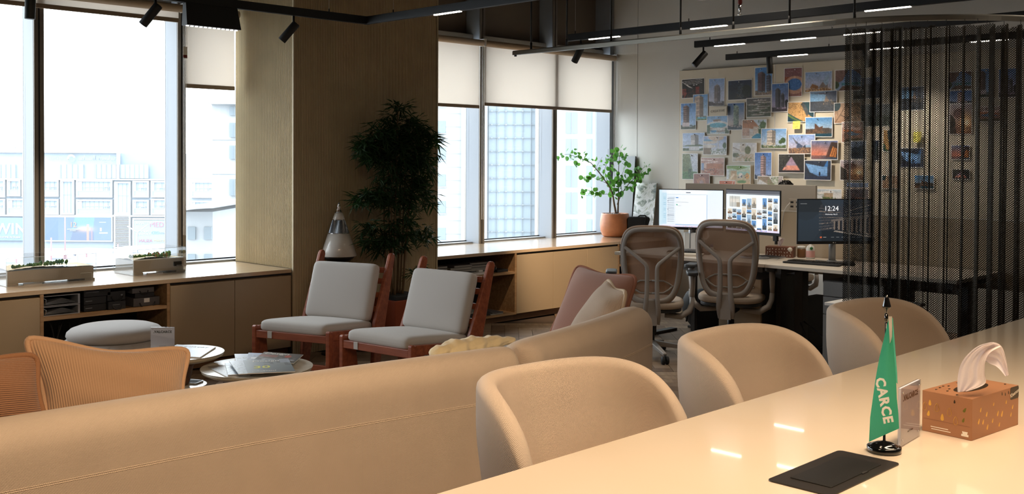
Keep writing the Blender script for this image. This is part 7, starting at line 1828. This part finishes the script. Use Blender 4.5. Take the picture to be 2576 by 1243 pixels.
def bay(u0, v0, u1, v1, rail=True, n=4, box_=True):
    f = fring('balcony_frame', 'far_white', u0, v0, u1, v1, 4.2, D + .3, D + 1, B)
    far('window', 'far_glass', u0 + 4.2, v0 + 4.2, u1 - 4.2, v1 - 4.2, D + .7, D + 1.05, f)
    far('reveal', 'far_white', u0 + 4.2, v0 + 4.2, u0 + 4.2 + max(2, (u1 - u0) * .12), v1 - 4.2, D + .45, D + .8, f)
    for k in range(1, n): far('mullion', 'far_slab', u0 + (u1 - u0) * k / n - .3, v0 + 4.2, u0 + (u1 - u0) * k / n + .3, v1 - 4.2, D + .6, D + .7, f)
    far('transom', 'far_slab', u0 + 4.2, v0 + (v1 - v0) * .42, u1 - 4.2, v0 + (v1 - v0) * .42 + .6, D + .6, D + .7, f)
    if rail:
        far('balustrade', 'far_blue2', u0 + 4.2, v1 - 16, u1 - 4.2, v1 - 4.2, D + .42, D + .5, f); far('handrail', 'far_white', u0 + 4.2, v1 - 17, u1 - 4.2, v1 - 16, D + .38, D + .5, f)
        if box_: fring('door_frame', 'far_white', u1 - 20, v0 + 17, u1 - 8, v1 - 5, 1, D + .52, D + .6, f)
for a in ((-30, 452, 12, 497), (17, 452, 51, 494), (54, 452, 98, 496), (103, 453, 147, 495), (191, 453, 282, 497), (333, 455, 374, 497), (17, 500, 98, 540), (103, 501, 147, 540), (191, 502, 282, 542), (333, 503, 374, 541), (-30, 500, 12, 540), (479, 456, 545, 498), (479, 505, 545, 545), (379, 455, 420, 497), (379, 500, 420, 541)): bay(*a, n=max(3, int((a[2] - a[0]) / 11)))
for a in ((151, 453, 186, 540), (287, 457, 328, 539)): bay(*a, rail=False, n=4)
lf = fring('tall_frame', 'far_white', 286, 539, 328, 640, 4, D + .3, D + 1, B)
for k in range(24): far('louvre', 'far_slab', 290, 541 + k * 3.3, 324, 542.6 + k * 3.3, D + .2, D + .9, lf)
pnl = far('billboard', 'far_dark', -160, 547, 70, 605, D + .35, D + 1, B)
ftext('WIN', 27, 577, 27, 'far_letter', pnl, D + .3, sp=1.05, off=.06); ftext('YOUR HOME IN DUBAI', 18, 597, 4.6, 'far_letter', pnl, D + .3)
bb = Pic(110, 40, [126, 152, 184], [136, 160, 190]).poly([(.0, 0), (.2, 0), (.2, 1), (0, 1)], [120, 148, 182]).poly([(.45, 0), (.75, 0), (.72, .6), (.40, .5)], [130, 176, 222]).poly([(.38, 1), (.42, .62), (.55, .5), (.74, .62), (.74, 1)], [122, 140, 172]).glow(.60, .5, .12, [250, 196, 168], .9).rect(.625, .3, .66, 1, [238, 176, 156], .8).rect(.69, .45, .715, 1, [196, 156, 160], .6).rect(.83, .46, .855, .6, [250, 210, 180]).rect(.82, .66, .95, .69, [226, 232, 240]).rect(.82, .2, .92, .23, [216, 224, 236])
mat('far_print', (1, 1, 1), .8, vcol=True)
for p_ in (bb,): p_.a = p_.a * .66
pa = fp(113, 547, D + .32); pb = fp(280, 547, D + .32); pc_ = fp(113, 605, D + .32)
print_mesh('billboard_print', bb, tuple(pa), tuple(pb - pa), (0, 0, pc_.z - pa.z), 'far_print', B)
fring('billboard_frame', 'far_white', 110, 544, 283, 608, 3, D + .3, D + 1, B)
ftext('12', 184, 566, 13, 'far_orange', B, D + .2); ftext('INTERNATIONAL', 183, 577, 2.6, 'far_letter', B, D + .2); ftext('AWARDS', 183, 580.5, 2.6, 'far_letter', B, D + .2)
sb = far('sign_board', 'sign_blue', 337, 554, 422, 618, D + .35, D + 1, B); fring('sign_frame', 'far_white', 333, 549, 425, 622, 4, D + .3, D + 1, B)
ftext('MEDX', 401, 566, 13, 'red_letter', sb, D + .3); ftext('AVIATOR', 362, 562, 7, 'far_letter', sb, D + .3); ftext('CEO', 391, 586, 7, 'blue_letter', sb, D + .3); ftext('studio', 412, 586, 6, 'letter_pale', sb, D + .3)
ftext('PODIUM', 361, 583, 5, 'far_letter', sb, D + .3); ftext('PHARMACY', 361, 589, 5, 'far_letter', sb, D + .3); ftext('ASLAN', 366, 606, 8, 'red_letter', sb, D + .3, mirror=True); ftext('MAISON', 403, 606, 6, 'amber_letter', sb, D + .3)
# roof sign: seen from behind, so its letters run backwards
ftext('GOOD', 138, 399, 9, 'letter_pale', B, D + .3, mirror=True, sp=1.2)
lc = fp(180, 399, D + .3); k_ = D / CF
for r0, r1, a0, a1, m_ in ((7.5, 13, .2, 3.6, 'logo_amber'), (5, 12, 3.3, 6.6, 'logo_blue')):
    mb = MB(); G = []
    for a in np.linspace(a0, a1, 24):
        c_, s_ = math.cos(a), math.sin(a); G.append([lc + _R * (c_ * r * k_) + V(0, 0, s_ * r * k_) - _F * .1 for r in (r0 * .8, r1 * .8)])
    mb.grid(G).build('sign_emblem', m_, B)
# joined script strokes right of the emblem, as they read from this side
def stroke(pts, w=1.0): MB().tube([fp(u, v, D + .2) for u, v in pts], w * k_, 6).build('script_stroke', 'letter_pale', B)
stroke([(197, 403), (206, 403), (207, 398)]); stroke([(205, 403), (222, 403), (232, 402), (233, 398)]); stroke([(212, 403), (213, 391)]); stroke([(236, 403), (236, 391)]); stroke([(240, 403), (240, 391), (241, 391)]); stroke([(236, 403), (243, 403)])
stroke([(248, 403), (252, 403), (255, 399), (252, 396), (249, 398), (250, 402)]); stroke([(256, 403), (266, 403), (268, 398)]); stroke([(262, 403), (262, 399)]); stroke([(270, 403), (276, 403), (276, 391)]); stroke([(280, 404), (288, 403), (290, 397), (286, 396)])
for u, v in ((252, 392), (264, 408), (267, 408), (222, 396), (290, 392)): stroke([(u, v), (u + 1.2, v)], 1.0)
for u0, v0, u1, v1 in ((37, 370, 55, 381), (244, 368, 245, 382), (258, 372, 259, 382), (488, 401, 512, 417)):
    fring('roof_railing', 'far_slab', u0, v0, u1 + .6, v1, .6, D + 6, D + 6.3, B)
# houses nearer by, right part of the left windows
Wb = thing('white_building', 'tall overexposed white building at the right side of the left windows', 'building')
far('wall', 'near_white', 533, 262, 760, 760, 95, 125, Wb); far('cornice', 'near_joint', 524, 258, 760, 262.5, 94, 126, Wb)
for v0, v1 in ((262, 290), (303, 345), (360, 400), (445, 492), (500, 542), (560, 600), (615, 650)):
    w_ = far('window', 'near_window', 577, v0 + 6, 604, v1, 94.7, 95.1, Wb); far('window_bar', 'near_joint', 590, v0 + 6, 590.6, v1, 94.5, 94.8, w_)
for v in (352, 438, 548, 605): far('joint', 'near_joint', 533, v, 760, v + .5, 94.9, 95.1, Wb)
Lb = thing('low_white_building', 'low white building with a curved roof in front of the offices', 'building')
far('wall', 'near_white', 440, 533, 535, 700, 66, 80, Lb)
G = [[fp(405 + 130 * i / 16, 537 - 18 * math.sin(.2 + 1.3 * i / 16), 63) + _F * f + V(0, 0, 0) for f in (0, 18)] for i in range(17)]
MB().grid(G).build('curved_roof', 'far_white', Lb, solid=.25)
for u0, v0 in ((472, 571), (513, 571), (472, 640), (513, 640)): far('window', 'near_window', u0, v0, u0 + 19, v0 + 32, 65.8, 66.1, Lb)
# ground and scattered roofs
struct(MB().prism([(-150, 8.6), (330, 8.6), (330, 330), (-150, 330)], 'z', -14.6, -14.3), 'ground', 'ground_white')
rr_ = random.Random(9)
for k in range(16):
    u = rr_.uniform(-60, 420); v = rr_.uniform(618, 655); Dk = rr_.uniform(70, 165); p = fp(u, 401, Dk); L_k = rr_.uniform(6, 22)
    t = thing('flat_roof', 'low pale site roof or slab lying on the bright ground outside', 'roof', (p.x, p.y, -14.3), rr_.uniform(-1.2, -.4), 'site roofs on the bright ground')
    MB().prism([(-L_k / 2, -1.6), (L_k / 2, -1.6), (L_k / 2 - .5, 1.6), (-L_k / 2 + .5, 1.6)], 'z', 1.6, 1.95).box(-L_k / 2 + .3, -1.2, 0, -L_k / 2 + .6, -1, 1.6).box(L_k / 2 - .6, -1.2, 0, L_k / 2 - .3, -1, 1.6).build('slab', rr_.choice(['far_white', 'ground_grey', 'far_blue2']), t)
for k in range(6):
    u = [-10, 40, 128, 163, 217, 296][k]; Dk = [90, 110, 120, 140, 120, 130][k]; p = fp(u, 401, Dk)
    t = thing('site_mast', ['first', 'second', 'third', 'fourth', 'fifth', 'sixth'][k] + ' thin pinkish mast from the left edge, standing outside in front of the billboards', 'mast', (p.x, p.y, -14.3), 0, 'thin masts outside')
    MB().tube([(0, 0, 0), (0, 0, [6, 5, 6.5, 8, 5, 5][k])], .09, 6).tube([(-.5, 0, 0), (-.1, 0, 3)], .06, 5).tube([(.5, 0, 0), (.1, 0, 3)], .06, 5).build('pole', 'far_pink', t)
t = thing('street_lamp', 'white curved street lamp between the billboard and the right window mullion', 'lamp', tuple(fp(345, 401, 100)[:2]) + (-14.3,))
MB().tube([(0, 0, 0), (0, 0, 8.6), (.7, -.6, 9.3)], .07, 8).tube([(0, 0, 8.6), (-.7, .6, 9.2)], .06, 8).build('pole', 'far_white', t)
far_roof = thing('long_canopy', 'long white canopy roof below the windows outside', 'roof', (0, 0, 0))
q = [fp(-60, 672, 55), fp(300, 640, 60), fp(440, 632, 62), fp(440, 640, 48), fp(-60, 690, 46)]
MB().hexa([V(p.x, p.y, p.z - .15) for p in q], q).build('canopy', 'near_white', far_roof)
q = [fp(200, 668, 44), fp(330, 655, 46), fp(440, 650, 48), fp(440, 690, 38), fp(200, 700, 36)]
MB().hexa([V(p.x, p.y, p.z - .15) for p in q], q).build('canopy_lower', 'ground_grey', far_roof)

# the facing block seen through the right windows
Rb_ = thing('facing_building', 'white clad building with a blue glass bay filling the right windows', 'building'); DR = 46
far('wall', 'near_white', 1020, -150, 1224, 760, DR, DR + 14, Rb_); far('wall', 'near_white', 1344, -150, 1720, 760, DR, DR + 14, Rb_)
far('bay_wall', 'near_glass', 1222, -150, 1345, 760, DR + .6, DR + 14, Rb_)
far('pier', 'near_cream', 1159, -150, 1182, 760, DR - .4, DR, Rb_); far('pier', 'near_cream', 1345, -150, 1372, 760, DR - .4, DR, Rb_)
for k in range(-6, 8):
    v = 304 + k * 67.4
    w_ = far('window', 'near_window', 1100, v, 1121, v + 31, DR - .06, DR + .02, Rb_); far('window_sill', 'near_white', 1099, v + 31, 1123, v + 33, DR - .15, DR, w_)
    for a, b in ((1424, 1453), (1476, 1506), (1530, 1560)):
        w_ = far('window', 'near_window', a, v - 22, b, v + 32, DR - .06, DR + .02, Rb_); far('window_bar', 'near_mark', (a + b) / 2 - .4, v - 22, (a + b) / 2 + .4, v + 32, DR - .1, DR - .05, w_)
for k in range(-10, 16):
    v = 319 + k * 33.7
    far('joint', 'near_joint', 1121, v, 1159, v + .5, DR - .02, DR + .1, Rb_); far('joint', 'near_joint', 1372, v, 1420, v + .5, DR - .02, DR + .1, Rb_); far('joint', 'near_joint', 1506, v, 1600, v + .5, DR - .02, DR + .1, Rb_)
    far('glass_joint', 'near_mark', 1222, v + 28, 1345, v + 28.35, DR + .5, DR + .62, Rb_)
    for j in range(5):
        u = 1237 + j * 18 + (6 if j > 2 else 0); mb = MB(); c0 = fp(u, v + 28, DR + .45)
        for a in (.6, 2.5, 3.8, 5.6): mb.tube([c0, c0 + _R * (.045 * math.cos(a)) + V(0, 0, .045 * math.sin(a))], .010, 4)
        mb.build('spider_fitting', 'near_mark', Rb_)
for j in range(6): far('glass_joint', 'near_mark', 1228 + j * 21, -150, 1228.4 + j * 21, 760, DR + .5, DR + .62, Rb_)
